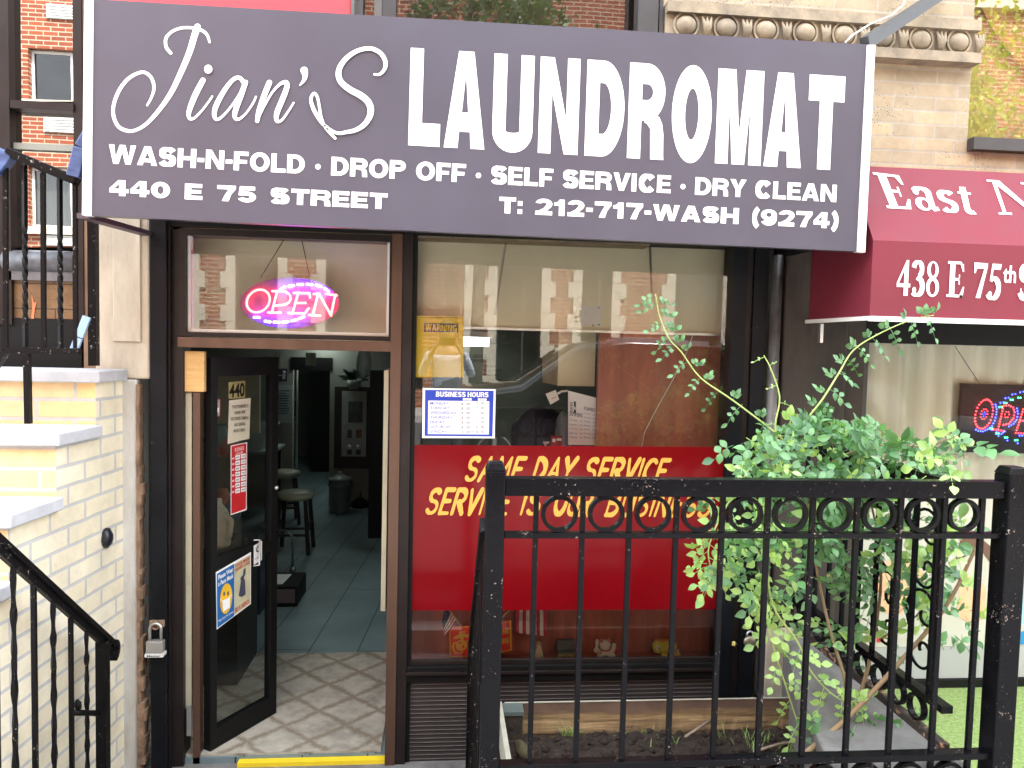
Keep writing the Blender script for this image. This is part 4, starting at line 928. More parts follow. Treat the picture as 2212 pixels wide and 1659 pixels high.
for k_, (xa__, ya__, xb__, yb__) in enumerate([(1094, 516, 1069, 682), (1404, 530, 1408, 636)]):
    m = MB(); n_ = 46
    for i in range(n_):
        t = i/n_; c_ = P(xa__+(xb__-xa__)*t, ya__+(yb__-ya__)*t, .06); m.ring(c_, .0055, .0018, .0018, axis=(i % 2), n=8)
    tag(m.build('hanging_chain', None, dark_frame), ['slack dark chain hanging behind the glass, nearer the bronze mullion', 'straight dark chain hanging behind the glass above the brown board'][k_], 'chain', 'chains behind the display glass')
m = MB(); m.tube([P(x, y, .12) for x, y in ((1496, 726), (1478, 775), (1448, 830), (1412, 895), (1392, 935), (1384, 975))], .0022, 6)
m.build('cord', wdz, white_paint)
# dry cleaning price list
pl = thing('price_list', P(1258, 900, .3), 'white price list board leaning in the window left of the brown board', 'sign board')
c4 = [Kp(1568, 955, .30), Kp(1842, 1025, .24), Kp(1838, 1482, .24), Kp(1568, 1478, .30)]
m = MB(); m.mat(white_vinyl).slab(c4, (0, .012, 0)); m.build('board', pl)
m = MB(); m.mat(ink); fpl = lambda u, v: quad_fn(*c4)(u, v)+Vector((0, -.002, 0))
text(m, 'DROP-OFF SERVICE', fpl, .05, .545, .50, .62, bold=.02); text(m, 'DRY CLEANING PRICE LIST', fpl, .55, .70, .95, .77, bold=.02)
for k in range(7):                                # washing machine pictogram: stacked bars and a drum
    m.quad(fpl(.06, .80-.028*k), fpl(.15, .80-.028*k), fpl(.15, .785-.028*k), fpl(.06, .785-.028*k))
m.quad(fpl(.19, .83), fpl(.27, .83), fpl(.27, .60), fpl(.19, .60)); m.mat(white_vinyl); fp2 = lambda u, v: fpl(u, v)+Vector((0, -.001, 0)); m.poly(arc(.23, .70, .025, .035, 0, 360, 14)[:-1], [], fp2)
m.mat(pbr('blue_ink', (.05, .14, .42), .6, var=0))
for k, (s_, p_) in enumerate([('Shirt on hanger', '2.25'), ('Shirt boxed', '2.50'), ('Suit', '12.00'), ('Pants', '6.00'), ('Jacket', '7.00'), ('Dress', '12.00'), ('Skirt', '6.00')]):
    v = .62-.08*k; text(m, s_, fpl, .55, v, .78, v+.032); text(m, p_, fpl, .86, v, .95, v+.032)
for k, (s_, p_) in enumerate([('10 lbs', '10.00'), ('Each additional lb', '1.00'), ('Comforter large', '20.00'), ('Bath mat', '5.00'), ('Wash and fold', '1.00')]):
    v = .45-.08*k; text(m, s_, fpl, .05, v, .32, v+.032); text(m, p_, fpl, .40, v, .49, v+.032)
m.build('lettering', pl)
# things seen on the counter behind the glass
navy = pbr('navy_fabric', (.008, .012, .035), .9, var=.4, bmp=.5, bscale=25)
def lump(name, c, r, mat, label, cat, jit=.12, n=3, seed=1):
    random.seed(seed); m = MB()
    m.ell(c, r[0], r[1], r[2], 18, 12, jit=jit*.3)
    for k in range(n): m.ell(Vector(c)+Vector((random.uniform(-.5,.5)*r[0], random.uniform(-.3,.3)*r[1], random.uniform(.1,.6)*r[2])), r[0]*.55, r[1]*.7, r[2]*.5, 14, 9, jit=jit*.3)
    return tag(m.build(name, None, mat), label, cat)
lump('laundry_bag', P(1165, 955, .75), (.17, .14, .21), navy, 'bulging navy laundry bag on the counter left of the price list', 'laundry bag', seed=4)
lump('folded_clothes', P(1215, 945, .66), (.05, .10, .15), pbr('pale_blue_cloth', (.30, .40, .46), .9), 'pale blue garment squeezed between navy bag and price list', 'clothes', seed=5)
m = MB(); m.mat(dark_wall).box((-.3, .5, .62), (1.0, 1.3, .69)); m.box((-.28, .52, -.5), (.98, 1.28, .619)); tag(m.build('counter', None), 'dark service counter behind the display window', 'counter')
sb = thing('pump_bottle', P(1178, 960, .36), 'white pump bottle standing beside a small red box', 'bottle')
c_ = P(1178, 966, .36); m = MB(); m.lathe((c_.x, c_.y, c_.z-.08), [(.022, 0), (.024, .01), (.024, .07), (.012, .082)], 14); m.build('body', sb, white_paint)
m = MB(); m.tube([(c_.x, c_.y, c_.z), (c_.x, c_.y, c_.z+.022)], .005, 8); m.bar((c_.x-.012, c_.y, c_.z+.024), (c_.x+.020, c_.y, c_.z+.026), .009, .008); m.build('pump_head', sb, white_paint)
m = MB(); m.mat(pbr('red_box', (.36, .02, .03), .5)); fb(m, 1191, 943, 1214, 985, .36, .05); m.mat(white_paint); fb(m, 1203, 947, 1213, 952, .357, .002); fb(m, 1193, 948, 1200, 955, .357, .002)
tag(m.build('small_box', None), 'small red box with white print next to the pump bottle', 'box')
m = MB(); m.mat(white_paint); m.slab([Kp(1348, 985, .30), Kp(1445, 948, .30), Kp(1480, 1040, .30), Kp(1395, 1090, .30)], (0, .003, 0)); m.tube([Kp(1460, 985, .30), Kp(1500, 962, .30), Kp(1560, 955, .30)], .006, 8)
m.mat(pbr('red_print', (.6, .05, .05), .6)).quad(Kp(1405, 1030, .298), Kp(1448, 1012, .298), Kp(1449, 1018, .298), Kp(1407, 1037, .298))
tag(m.build('paper_tag', None), 'white paper tag clipped to an arm beside the price list', 'tag')
bw = thing('price_wall', (-.1, 3.0, 1.2), 'dark back partition carrying faint self service price lettering', 'wall')
m = MB(); m.mat(pbr('olive_wall', (.05, .052, .036), .8, var=.35, scale=2)).box((-.2, 3.0, -.5), (1.54, 3.05, 2.33)); m.build('panel', bw)
m = MB(); m.mat(soot)
for s_, q in (('SELF SERVICE', (560,603,775,635)), ('MACHINES', (565,648,745,675)), ('SINGLE', (318,710,440,735)), ('LOADERS', (318,745,455,768)), ('$3.00', (318,783,400,805)), ('MAXI', (535,708,600,735)), ('LOADERS', (535,748,670,768)), ('$9.50', (535,785,612,812)), ('CRYERS', (748,708,860,735)), ('$0.25 FOR 5', (748,748,920,778)), ('MINUTES', (745,790,885,815)), ('(AVG $ .00)', (740,838,915,865))):
    x0, y0, x1, y1 = q; text(m, s_.replace('CRYERS', 'DRYERS'), quad_fn(Kp(x0,y0,2.99), Kp(x1,y0,2.99), Kp(x1,y1,2.99), Kp(x0,y1,2.99)), bold=.015)
m.build('lettering', bw)

# items along the display shelf, left to right
Hs = lambda x, y, Y: P((1650+x/4.424)/1.8228, (2350+y/4.424)/1.8228, Y)
H2 = lambda x, y, Y: P((2250+x/4.424)/1.8228, (2350+y/4.424)/1.8228, Y)
fl_r = pbr('flag_red', (.52, .03, .07), .8, var=.1); fl_w = pbr('flag_white', (.78, .75, .68), .8, var=.08); fl_b = pbr('flag_blue', (.02, .03, .10), .8, var=.1); stick = pbr('pale_stick', (.70, .52, .26), .6)
def flag(name, label, corners, n, stickpts, Y, canton=None):
    t = thing(name, stickpts[-1], label, 'flag', 'small flags on the display shelf'); m = MB()
    f0 = quad_fn(*corners)
    f = lambda u, v: f0(u, v)+Vector((0, .012*math.sin(u*9+v*2)*.5, 0))
    for k in range(n):
        for j in range(8):
            m.mat(fl_r if k % 2 == 0 else fl_w)
            if canton and j < canton[1] and k >= n-canton[0]: m.mat(fl_b)
            m.quad(f(j/8, k/n), f((j+1)/8, k/n), f((j+1)/8, (k+1)/n), f(j/8, (k+1)/n))
    if canton:
        m.mat(fl_w)
        for r_ in range(6):
            for c_ in range(5):
                m.poly(arc((c_+.6+.5*(r_ % 2)*.6)*canton[1]/8/5.6, 1-(r_+.5)*canton[0]/n/6, .012, .012, 0, 360, 6)[:-1], [], lambda u, v: f(u, v)+Vector((0, -.0012, 0)))
    m.build('cloth', t); m = MB(); m.tube(stickpts, .0035, 7); m.build('stick', t, stick); return t
flag('small_flag', 'small stars and stripes flag slanting at the left end of the display shelf', [Hs(470, 60, 0.055), Hs(398, 430, 0.050), Hs(440, 708, 0.050), Hs(655, 430, 0.055)], 13, [Hs(450, 130, 0.060), Hs(735, 515, 0.060)], .05, canton=(7, 8))
flag('small_flag', 'small flag with red and white stripes hanging straight down above the doll', [Hs(1690, 30, 0.130), Hs(1680, 615, 0.125), Hs(2230, 690, 0.125), Hs(2215, 30, 0.130)], 9, [Hs(1750, 60, 0.070), Hs(1300, 500, 0.070)], .16)
def plate(name, label, c, build_print):
    t = thing(name, (c[0]+c[2])/2, label, 'plate'); m = MB()
    m.mat(pbr('plate_red', (.92, .05, .015), .4, var=.06)).slab(c, (0, .003, 0)); m.build('plate_sheet', t)
    f = lambda u, v: quad_fn(*c)(u, v)+Vector((0, -.001, 0)); m = MB(); m.mat(pbr('plate_yellow', (.88, .50, .05), .45, var=.05))
    for a in ((.02,.02,.98,.05),(.02,.95,.98,.98),(.02,.05,.06,.95),(.94,.05,.98,.95)): m.quad(f(a[0],a[1]), f(a[2],a[1]), f(a[2],a[3]), f(a[0],a[3]))
    build_print(m, f); m.build('print', t); return t
def emblem(m, f):
    g = lambda x, y: (max(0, min(1, (x-520)/440.)), 1-(y-510)/550.)
    pp = lambda pts, k=0: m.poly([g(x, y) for x, y in pts], [], lambda u, v: f(u, v)+Vector((0, -.0004*k, 0)))
    pp([(700,600),(815,600),(805,628),(745,632),(745,645),(800,645),(800,672),(700,680),(690,650)])            # eagle head and neck
    pp([(580,715),(640,665),(700,655),(800,645),(850,660),(905,720),(820,712),(775,705),(770,750),(725,755),(715,715),(640,732)])   # wings
    pp(arc(735,845,100,98,0,360,30)[:-1], 1)
    pp([(560,860),(585,800),(640,770),(650,790),(605,830),(600,880),(630,940),(690,975),(760,950),(770,965),(700,1000),(620,985),(575,930)], 2)   # anchor arc
    pp([(820,760),(895,750),(915,845),(870,840),(850,790)], 3)
    m.mat(MATS['plate_red'])
    for c_ in ((710,795,26,20),(765,865,22,26)): pp(arc(*c_, 0, 360, 10)[:-1], 4)
    m.mat(pbr('plate_gold', (.85, .42, .02), .45, var=0))
    for y_ in (800, 830, 865, 900): pp([(650,y_),(820,y_),(820,y_+6),(650,y_+6)], 3)
plate('emblem_plate', 'red plate with a yellow eagle, globe and anchor emblem beside the flag', [Hs(520, 530, 0.060), Hs(960, 490, 0.070), Hs(960, 1050, 0.070), Hs(530, 1062, 0.060)], emblem)
def marine(m, f):
    put(m, heavy_line('MARINE', .25, .18, .75, .1), lambda u, v: f(.30+.62*u, .58+.17*v)); put(m, heavy_line('MARINE', .25, .18, .75, .1), lambda u, v: f(.30+.62*u, .28+.17*v))
plate('lettered_plate', 'red plate with yellow border and MARINE lettering, behind the fence post', [Hs(1040, 500, 0.065), Hs(1610, 400, 0.060), Hs(1625, 940, 0.060), Hs(1050, 1040, 0.065)], marine)
dl = thing('doll_figurine', Hs(2100, 1062, 0.075), 'small doll figurine with brown hair in a full cream gown', 'figurine')
b0 = Hs(2085, 1064, 0.075); u_ = 1/4.424/1.8228*(3.63)/F
m = MB(); m.lathe(b0, [(80*u_, 0), (84*u_, 8*u_), (66*u_, 120*u_), (34*u_, 215*u_), (22*u_, 240*u_)], 22); m.build('gown', dl, pbr('cream_gown', (.82, .76, .50), .6, var=.12, scale=40, stretch=(3, 3, .2)))
m = MB(); m.lathe(b0+Vector((0,0,238*u_)), [(22*u_, 0), (27*u_, 35*u_), (30*u_, 52*u_), (10*u_, 66*u_), (9*u_, 76*u_)], 14); m.ell(b0+Vector((0, 0, 298*u_)), 18*u_, 18*u_, 22*u_, 12, 8)
for s_ in (-1, 1): m.tube([b0+Vector((s_*28*u_, 0, 285*u_)), b0+Vector((s_*46*u_, -12*u_, 235*u_)), b0+Vector((s_*38*u_, -34*u_, 190*u_))], [9*u_, 8*u_, 6*u_], 8)
m.build('figure_body', dl, pbr('doll_skin', (.80, .55, .30), .5))
m = MB(); m.ell(b0+Vector((6*u_, 14*u_, 300*u_)), 34*u_, 24*u_, 38*u_, 12, 8); m.ell(b0+Vector((24*u_, 16*u_, 225*u_)), 40*u_, 20*u_, 78*u_, 12, 8); m.build('hair', dl, pbr('doll_hair', (.10, .055, .035), .7, bmp=.6, bscale=150))
hb = thing('toy_house', Hs(2480, 1062, 0.075), 'tiny house box with dark green roof and olive walls', 'ornament')
b0 = Hs(2545, 1064, 0.075); m = MB(); w2 = 150*u_; m.box(b0+Vector((-w2*.95, -.03, 0)), b0+Vector((w2*.95, .03, 130*u_))); m.build('wall', hb, pbr('olive_box', (.42, .40, .12), .6, c2=(.30, .32, .08), scale=30))
m = MB(); h_ = 130*u_; m.hexa([b0+Vector(q) for q in ((-w2*1.08, -.042, h_), (w2*1.08, -.042, h_), (w2*1.08, .042, h_), (-w2*1.08, .042, h_), (-w2*1.0, -.012, h_+205*u_), (w2*1.0, -.012, h_+205*u_), (w2*1.0, .012, h_+205*u_), (-w2*1.0, .012, h_+205*u_))])
m.bar(b0+Vector((-w2*1.09, -.043, h_+60*u_)), b0+Vector((w2*1.09, -.043, h_+60*u_)), .004, .004); m.build('roof', hb, pbr('green_roof', (.045, .075, .06), .5, var=.3))
m = MB(); m.mat(MATS['green_roof'])
for k in range(5): m.ell(b0+Vector((-w2*.6+k*w2*.22, -.031, (50+18*(k % 3))*u_)), .004, .002, .003, 7, 5)
m.build('painted_leaves', hb)
ct = thing('lucky_cat', H2(570, 1066, 0.075), 'white beckoning cat figurine with pink ears and red collar', 'figurine')
C0 = H2(585, 1068, 0.075); V = lambda x, z, y=0: C0+Vector((x*u_, y*u_, z*u_))
m = MB(); m.ell(V(0, 88), 152*u_, 105*u_, 100*u_, 20, 12); m.ell(V(-10, 150), 100*u_, 80*u_, 80*u_, 18, 10); m.ell(V(-12, 255, -18), 104*u_, 86*u_, 86*u_, 20, 12)
m.tube([V(-95, 130, -20), V(-170, 170, -40), V(-165, 240, -40), V(-160, 330, -40)], [40*u_, 46*u_, 28*u_, 34*u_], 12); m.ell(V(-160, 335, -40), 34*u_, 30*u_, 34*u_); m.ell(V(-170, 170, -45), 58*u_, 45*u_, 52*u_)
m.tube([V(85, 110, -20), V(135, 165, -40), V(145, 235, -45)], [44*u_, 40*u_, 36*u_], 12); m.ell(V(145, 258, -45), 38*u_, 34*u_, 34*u_); m.ell(V(110, 70, -60), 66*u_, 50*u_, 56*u_); m.ell(V(-110, 50, -60), 60*u_, 50*u_, 50*u_)
m.build('figure_body', ct, pbr('cat_white', (.92, .90, .87), .25, var=.05))
m = MB()
for s_ in (-1, 1): m.lathe(V(-12+s_*66, 312, -15), [(44*u_, 0), (26*u_, 36*u_), (3*u_, 74*u_)], 10)
m.build('ears', ct, pbr('cat_pink', (.80, .28, .27), .4))
m = MB(); m.lathe(V(-10, 166, -12), [(96*u_, 0), (100*u_, 12*u_), (94*u_, 26*u_)], 20, cap=False); m.ell(V(200, 125, 20), 62*u_, 20*u_, 38*u_, 10, 6); m.build('collar', ct, pbr('cat_red', (.55, .02, .04), .5))
m = MB(); m.mat(pbr('cat_gold', (.62, .40, .08), .4)); m.ell(V(-92, 142, -92), 16*u_, 12*u_, 16*u_); m.mat(ink)
for k, x in enumerate((-60, -30, 0, 30)): m.ell(V(x-5, 62+10*(k % 2), -106), 13*u_, 6*u_, 22*u_, 7, 5)
for s_ in (-1, 1): m.ell(V(-12+s_*38, 262, -102), 10*u_, 5*u_, 5*u_, 7, 5)
m.mat(MATS['cat_red']); m.ell(V(-12, 236, -106), 8*u_, 4*u_, 5*u_, 7, 5); m.ell(V(-10, 85, -103), 14*u_, 6*u_, 14*u_, 7, 5); m.ell(V(140, 190, -84), 10*u_, 5*u_, 10*u_, 7, 5); m.ell(V(-165, 165, -92), 12*u_, 5*u_, 12*u_, 7, 5)
m.build('painted_face', ct)
fg = thing('frog_toy', H2(1560, 1068, 0.075), 'yellow and orange plush frog toy on the display shelf', 'toy')
C0 = H2(1590, 1070, 0.075)
ym = pbr('frog_yellow', (.95, .70, .08), .8, c2=(.55, .62, .10), scale=14); om = pbr('frog_orange', (.85, .33, .12), .8)
m = MB(); m.ell(V(20, 225), 235*u_, 120*u_, 140*u_, 22, 14); m.ell(V(-110, 235, -30), 105*u_, 90*u_, 125*u_, 18, 12); m.tube([V(-20, 120, -60), V(20, 70, -90), V(-30, 22, -100)], [52*u_, 44*u_, 34*u_], 12); m.ell(V(240, 75, -20), 82*u_, 70*u_, 70*u_); m.build('figure_body', fg, ym)
m = MB(); m.ell(V(-140, 42, -90), 85*u_, 45*u_, 42*u_); m.ell(V(60, 28, -60), 60*u_, 40*u_, 26*u_); m.ell(V(-40, 340, 0), 150*u_, 80*u_, 34*u_); m.build('feet', fg, om)
m = MB(); m.mat(white_paint).ell(V(-130, 245, -112), 34*u_, 18*u_, 36*u_); m.mat(ink).ell(V(-128, 243, -128), 14*u_, 8*u_, 15*u_); m.build('eye', fg)
m = MB(); m.mat(white_paint).slab([V(232, 200, -95), V(268, 200, -95), V(262, 120, -95), V(228, 122, -95)], (0, .002, 0)); m.build('tag', fg)

# ================================================================== iron fence round the planter
YF = -1.25
fn_g = 'iron fence sides around the planter bed'
fe = thing('iron_fence', P(1600, 1640, YF), 'black iron fence with a row of rings, facing the street before the planter', 'fence')
lx0, lx1 = xc(1041, 1400, YF), xc(1082, 1400, YF); rx0, rx1 = xc(2148, 1300, YF), xc(2192, 1300, YF)
zt0, zt1 = zc(1500, 1033, YF), zc(1500, 1071, YF); zm0, zm1 = zc(1500, 1149, YF), zc(1500, 1161, YF); zb0, zb1 = zc(1600, 1634, YF), zc(1600, 1648, YF)
for a, b in ((lx0, lx1), (rx0, rx1)):
    m = MB(); t = (b-a); ym = YF; zz = zt0+.022
    m.box((a, ym-t/2, -.05), (b, ym+t/2, zz)); i_ = m.hexa([(a-.002, ym-t/2-.002, zz), (b+.002, ym-t/2-.002, zz), (b+.002, ym+t/2+.002, zz), (a-.002, ym+t/2+.002, zz), (a+.008, ym-t/2+.008, zz+.026), (b-.008, ym-t/2+.008, zz+.026), (b-.008, ym+t/2-.008, zz+.026), (a+.008, ym+t/2-.008, zz+.026)])
    m.build('post', fe, black_paint, .004)
def rail(z0, z1, w, name='rail'):
    m = MB(); m.box((lx1+.001, YF-w/2, z1), (rx0-.001, YF+w/2, z0)); return m.build(name, fe, black_paint, .002)
rail(zt0, zt1, .045, 'top_rail'); rail(zm0, zm1, .032, 'middle_rail'); rail(zb0, zb1, .04, 'bottom_rail'); zl0 = zb1-.125; rail(zl0, zl0-.018, .035, 'lower_rail')
bxs = [xc(x, 1250, YF) for x in (1154,1254.5,1355,1456,1554.5,1652,1748.5,1844,1937.5,2031.5,2112)]
for i, x in enumerate(bxs):
    m = MB(); m.box((x-.008, YF-.0075, zm0+.0005), (x+.008, YF+.0075, zt1-.0005)); m.box((x-.008, YF-.0075, zb0+.0005), (x+.008, YF+.0075, zm1-.0005)); m.box((x-.008, YF-.0075, zl0+.0005), (x+.008, YF+.0075, zb1-.0005)); m.build('baluster', fe, black_paint)
for i in range(len(bxs)-1):
    cx_ = (bxs[i]+bxs[i+1])/2; rr = (zt1-zm0)/2-.0065
    if i == len(bxs)-2: rr *= .95
    m = MB(); m.ring((cx_, YF, (zt1+zm0)/2), rr, .0125, .020, n=36); m.build('ring', fe, black_paint)
    m = MB(); m.ring((cx_, YF, (zb1+zl0)/2), rr*.92, .0125, .020, n=30); m.build('ring', fe, black_paint)
# right hand return running back to the wall
fs = thing('iron_fence', (1.70, -.6, .1), 'black iron side fence running back from the right post to the wall', 'fence', fn_g)
XF = 1.705; zr0, zr1 = .300, .255
def PXp(x, y, X): d = ray(x, y); return EYE+d*((X-EYE.x)/d.x)
zu_ = PXp(2040, 1480, XF).z; zlw = PXp(1930, 1500, XF).z-.05
m = MB(); m.box((XF-.02, YF+.03, zt1-.01), (XF+.02, -.06, zt0-.01)); m.build('top_rail', fs, black_paint)
m = MB(); m.box((XF-.02, YF+.03, .285), (XF+.02, -.06, .31)); m.build('bottom_rail', fs, black_paint)
m = MB(); m.box((XF-.016, YF+.03, .155), (XF+.016, -.06, .18)); m.build('lower_rail', fs, chipped('rusty_iron', (.03, .022, .018), (.20, .10, .05), .6, 40, .6))
yy = YF+.13; k_ = 0
while yy < -.1:
    m = MB(); m.box((XF-.0075, yy-.008, .311), (XF+.0075, yy+.008, zt1-.011)); m.build('baluster', fs, black_paint)
    m = MB(); m.ring((XF, yy+.06, .2325), .043, .010, .02, axis=0, n=26); m.build('ring', fs, black_paint)
    yy += .118
# scroll work on the outer side of that return
m = MB()
def scroll(c, r, turns, a0, sgn):
    return [Vector((XF+.05, c[0]+sgn*(r*(1-t/26)*math.cos(R(a0)+turns*2*math.pi*t/26)), c[1]+r*(1-t/26)*math.sin(R(a0)+turns*2*math.pi*t/26))) for t in range(24)]
for zc_ in (.55, .85):
    for yc_ in (-1.0, -.78): m.tube(scroll((yc_, zc_), .11, 1.3, -40, 1), .006, 6); m.tube(scroll((yc_, zc_-.14), .09, 1.3, 140, -1), .006, 6)
m.build('scroll_work', fs, black_paint)
# sloping return on the left, beside the steps down
fl = thing('iron_fence', (.14, -.6, .1), 'black iron rail sloping down along the left side of the planter', 'fence', fn_g)
a0 = Vector((xc(1040, 1150, YF+.04)+.012, YF+.04, zc(1036, 1140, YF))); a1 = Vector((a0.x+.012, -.12, zc(1012, 1382, -.12)))
m = MB(); m.bar(a0, a1, .035, .045); m.build('hand_rail', fl, black_rough)
for k in range(9):
    t = (k+.5)/9; p_ = a0.lerp(a1, t); m = MB(); m.box((p_.x-.0075, p_.y-.008, -.5), (p_.x+.0075, p_.y+.008, p_.z-.02)); m.build('baluster', fl, black_rough)
m = MB(); m.box((a1.x-.02, a1.y-.02, -.56), (a1.x+.02, a1.y+.02, a1.z-.01)); m.build('end_post', fl, black_rough)

# ------------------------------------------------------------------ stair rail on the left
lr = thing('stair_railing', (-1.4, -.8, -.3), 'black iron stair rail sloping down in front of the cream brick wall', 'railing')
XR_ = -1.36
RX = lambda x, y: PXp(x, y, XR_)
e0, e1 = RX(-60, 1118), RX(238, 1388)
m = MB(); m.bar(e0, e1, .045, .02); m.bar(e0-Vector((0, 0, .026)), e1-Vector((0, 0, .026)), .022, .026); m.build('hand_rail', lr, black_rough, .003)
m = MB(); cpts = [e1+Vector((0, -.012, -.006))]+[e1+Vector((0, .035*math.sin(R(a)), -.036+.036*math.cos(R(a)))) for a in range(10, 190, 20)]
for p_, q_ in zip(cpts, cpts[1:]): m.bar(p_, q_, .045, .02)
m.build('scroll_end', lr, black_rough)
slope = (e1.z-e0.z)/(e1.y-e0.y)
for k, (x, wd, tw_) in enumerate([(-8, .014, 0), (31, .0155, 1), (74.5, .0145, 0), (116, .0155, 1), (153.7, .014, 0), (187.5, .0145, 1)]):
    b_ = RX(x, 1450); zt_ = e0.z+slope*(b_.y-e0.y)-.035; m = MB()
    if tw_: 
        n = 60; m.smooth = False; prev = None
        for i in range(n+1):
            z = -.55+(zt_+.55)*i/n; a_ = math.sin(i*.55)*.55*(1 if 6 < i < 54 else 0)+.3; w_ = wd*.62*(1+.20*math.sin(i*1.1+.5))
            q = m.vs([(XR_+w_*math.cos(a_+j*math.pi/2+.78), b_.y+w_*math.sin(a_+j*math.pi/2+.78), z) for j in range(4)])
            if prev is not None:
                for j in range(4): m.face((prev+j, prev+(j+1)%4, q+(j+1)%4, q+j))
            prev = q
    else: m.box((XR_-wd/2, b_.y-wd/2, -.55), (XR_+wd/2, b_.y+wd/2, zt_))
    m.build('baluster', lr, black_rough)
b_ = RX(222, 1450); m = MB(); m.box((XR_-.02, b_.y-.02, -.56), (XR_+.02, b_.y+.02, e0.z+slope*(b_.y-e0.y)-.02)); m.build('end_post', lr, black_rough)
q0, q1 = RX(158, 1539), RX(213, 1541); m = MB(); m.tube([q0, q1], .011, 8); m.ell(RX(169, 1524), .014, .014, .022, 8, 6, jit=.2); m.build('latch_bar', lr, black_rough)

# upper railing over the stoop wall
yU = (ys[1]+ys[2])/2-.02
ur = thing('stoop_railing', P(60, 915, yU), 'black iron balcony style railing with blue taped corners on the stoop caps', 'railing')
U = lambda x, y, dy=0: P(x, y, yU+dy)
blue_tape = pbr('blue_tape', (.07, .12, .27), .35, c2=(.02, .04, .12), scale=9, stretch=(1, 1, 4))
m = MB(); m.bar(U(17, 329), U(168, 392), .05, .036); m.build('top_rail', ur, black_rough, .004)
m = MB(); m.bar(U(164, 384), U(179, 322), .05, .06); m.bar(U(180, 321), U(215, 262), .05, .05); m.build('taped_corner', ur, blue_tape, .004)
m = MB(); m.bar(U(18, 330), U(-12, 372), .05, .06); m.build('taped_corner', ur, blue_tape, .004)
m = MB(); m.bar(U(14, 756), U(172, 759), .03, .024); m.bar(U(14, 757), U(-16, 800), .03, .024); m.build('bottom_rail', ur, black_rough)
m = MB(); m.bar(U(160, 755), U(170, 730), .012, .03); m.bar(U(171, 728), U(188, 684), .012, .03); m.build('taped_strut', ur, pbr('pale_blue_tape', (.28, .42, .62), .5, var=.2))
for k, (x0, y0, x1, tw_) in enumerate([(12, 340, 13, 0), (53, 352, 55, 1), (93, 367, 95, 0), (129, 384, 131, 1), (162, 396, 164, 0)]):
    p0, p1 = U(x0, y0), U(x1, 752); m = MB(); w_ = .0105
    if tw_:
        n = 90; prev = None
        for i in range(n+1):
            c_ = p0.lerp(p1, i/n); a_ = .3+(i-30)*.28*(1 if 30 < i < 78 else 0)
            q = m.vs([c_+Vector((w_*math.cos(a_+j*math.pi/2), w_*math.sin(a_+j*math.pi/2), 0)) for j in range(4)])
            if prev is not None:
                for j in range(4): m.face((prev+j, prev+(j+1)%4, q+(j+1)%4, q+j))
            prev = q
    else: m.bar(p0, p1, .0155)
    m.build('baluster', ur, black_rough)
m = MB(); m.bar(U(58.5, 762), U(61.5, 915), .022); m.build('support_post', ur, black_rough)
m = MB(); p_ = P(203, 785, -.16); m.box((p_.x-.017, -.177, p_.z-.01), (p_.x+.017, -.143, p_.z+.75)); m.build('wall_post', ur, black_rough)

# ================================================================== planter, soil and rose bush
zs = -.165
pln = thing('planter_bed', (.8, -.6, -.2), 'timber edged planting bed behind the iron fence', 'planter')
wood = new_mat('weathered_wood'); m_, nt_, b_ = wood
tcw = N(nt_, 'TexCoord'); mpw = N(nt_, 'Mapping'); mpw.inputs['Scale'].default_value = (1.2, 1, 14)
nt_.links.new(tcw.outputs['Object'], mpw.inputs['Vector']); grn_ = noise(nt_, 4, 7, .7, stretch=(.55, 1, 11)); knot_ = noise(nt_, 2.2, 2, .5)
gr_ = ramp(nt_, grn_, [(.36, (.07, .04, .02)), (.52, (.22, .135, .06)), (.68, (.40, .28, .14))])
pt_ = ramp(nt_, noise(nt_, 9, 4), [(.3, (.085, .05, .035)), (.7, (.15, .09, .06))])
sx_ = N(nt_, 'SeparateXYZ'); nt_.links.new(tcw.outputs['Object'], sx_.inputs[0])
ad_ = N(nt_, 'Math', operation='MULTIPLY_ADD'); ad_.inputs[1].default_value = .06; nt_.links.new(noise(nt_, 5, 5), ad_.inputs[0]); nt_.links.new(sx_.outputs['Z'], ad_.inputs[2])
wear = ramp(nt_, ad_.outputs[0], [(.128, (1, 1, 1)), (.15, (0, 0, 0))])
nt_.links.new(mixrgb(nt_, wear, pt_, gr_), b_.inputs['Base Color']); b_.inputs['Roughness'].default_value = .85
bump(nt_, b_, mixrgb(nt_, wear, (.5, .5, .5), grn_), .5, .004)
YB = -.42
bz1 = zc(1300, 1516, YB); bz0 = zs-.06
bx0, bx1 = xc(1090, 1530, YB), xc(1706, 1530, YB)
m = MB(); n = 70; prev = None; random.seed(5)
for i in range(n+1):
    x = bx0+(bx1-bx0)*i/n; q = m.vs([(x, YB-.004, bz0), (x, YB-.012-.006*random.random(), bz0+.05), (x, YB-.002*random.random(), bz0+.10+.012*math.sin(i*.21)), (x, YB, bz1), (x, YB+.014, bz1), (x, YB+.014, bz0)])
    if prev is not None:
        for j in range(5): m.face((prev+j, q+j, q+j+1, prev+j+1))
    prev = q
o_ = m.build('back_board', pln, wood[0])
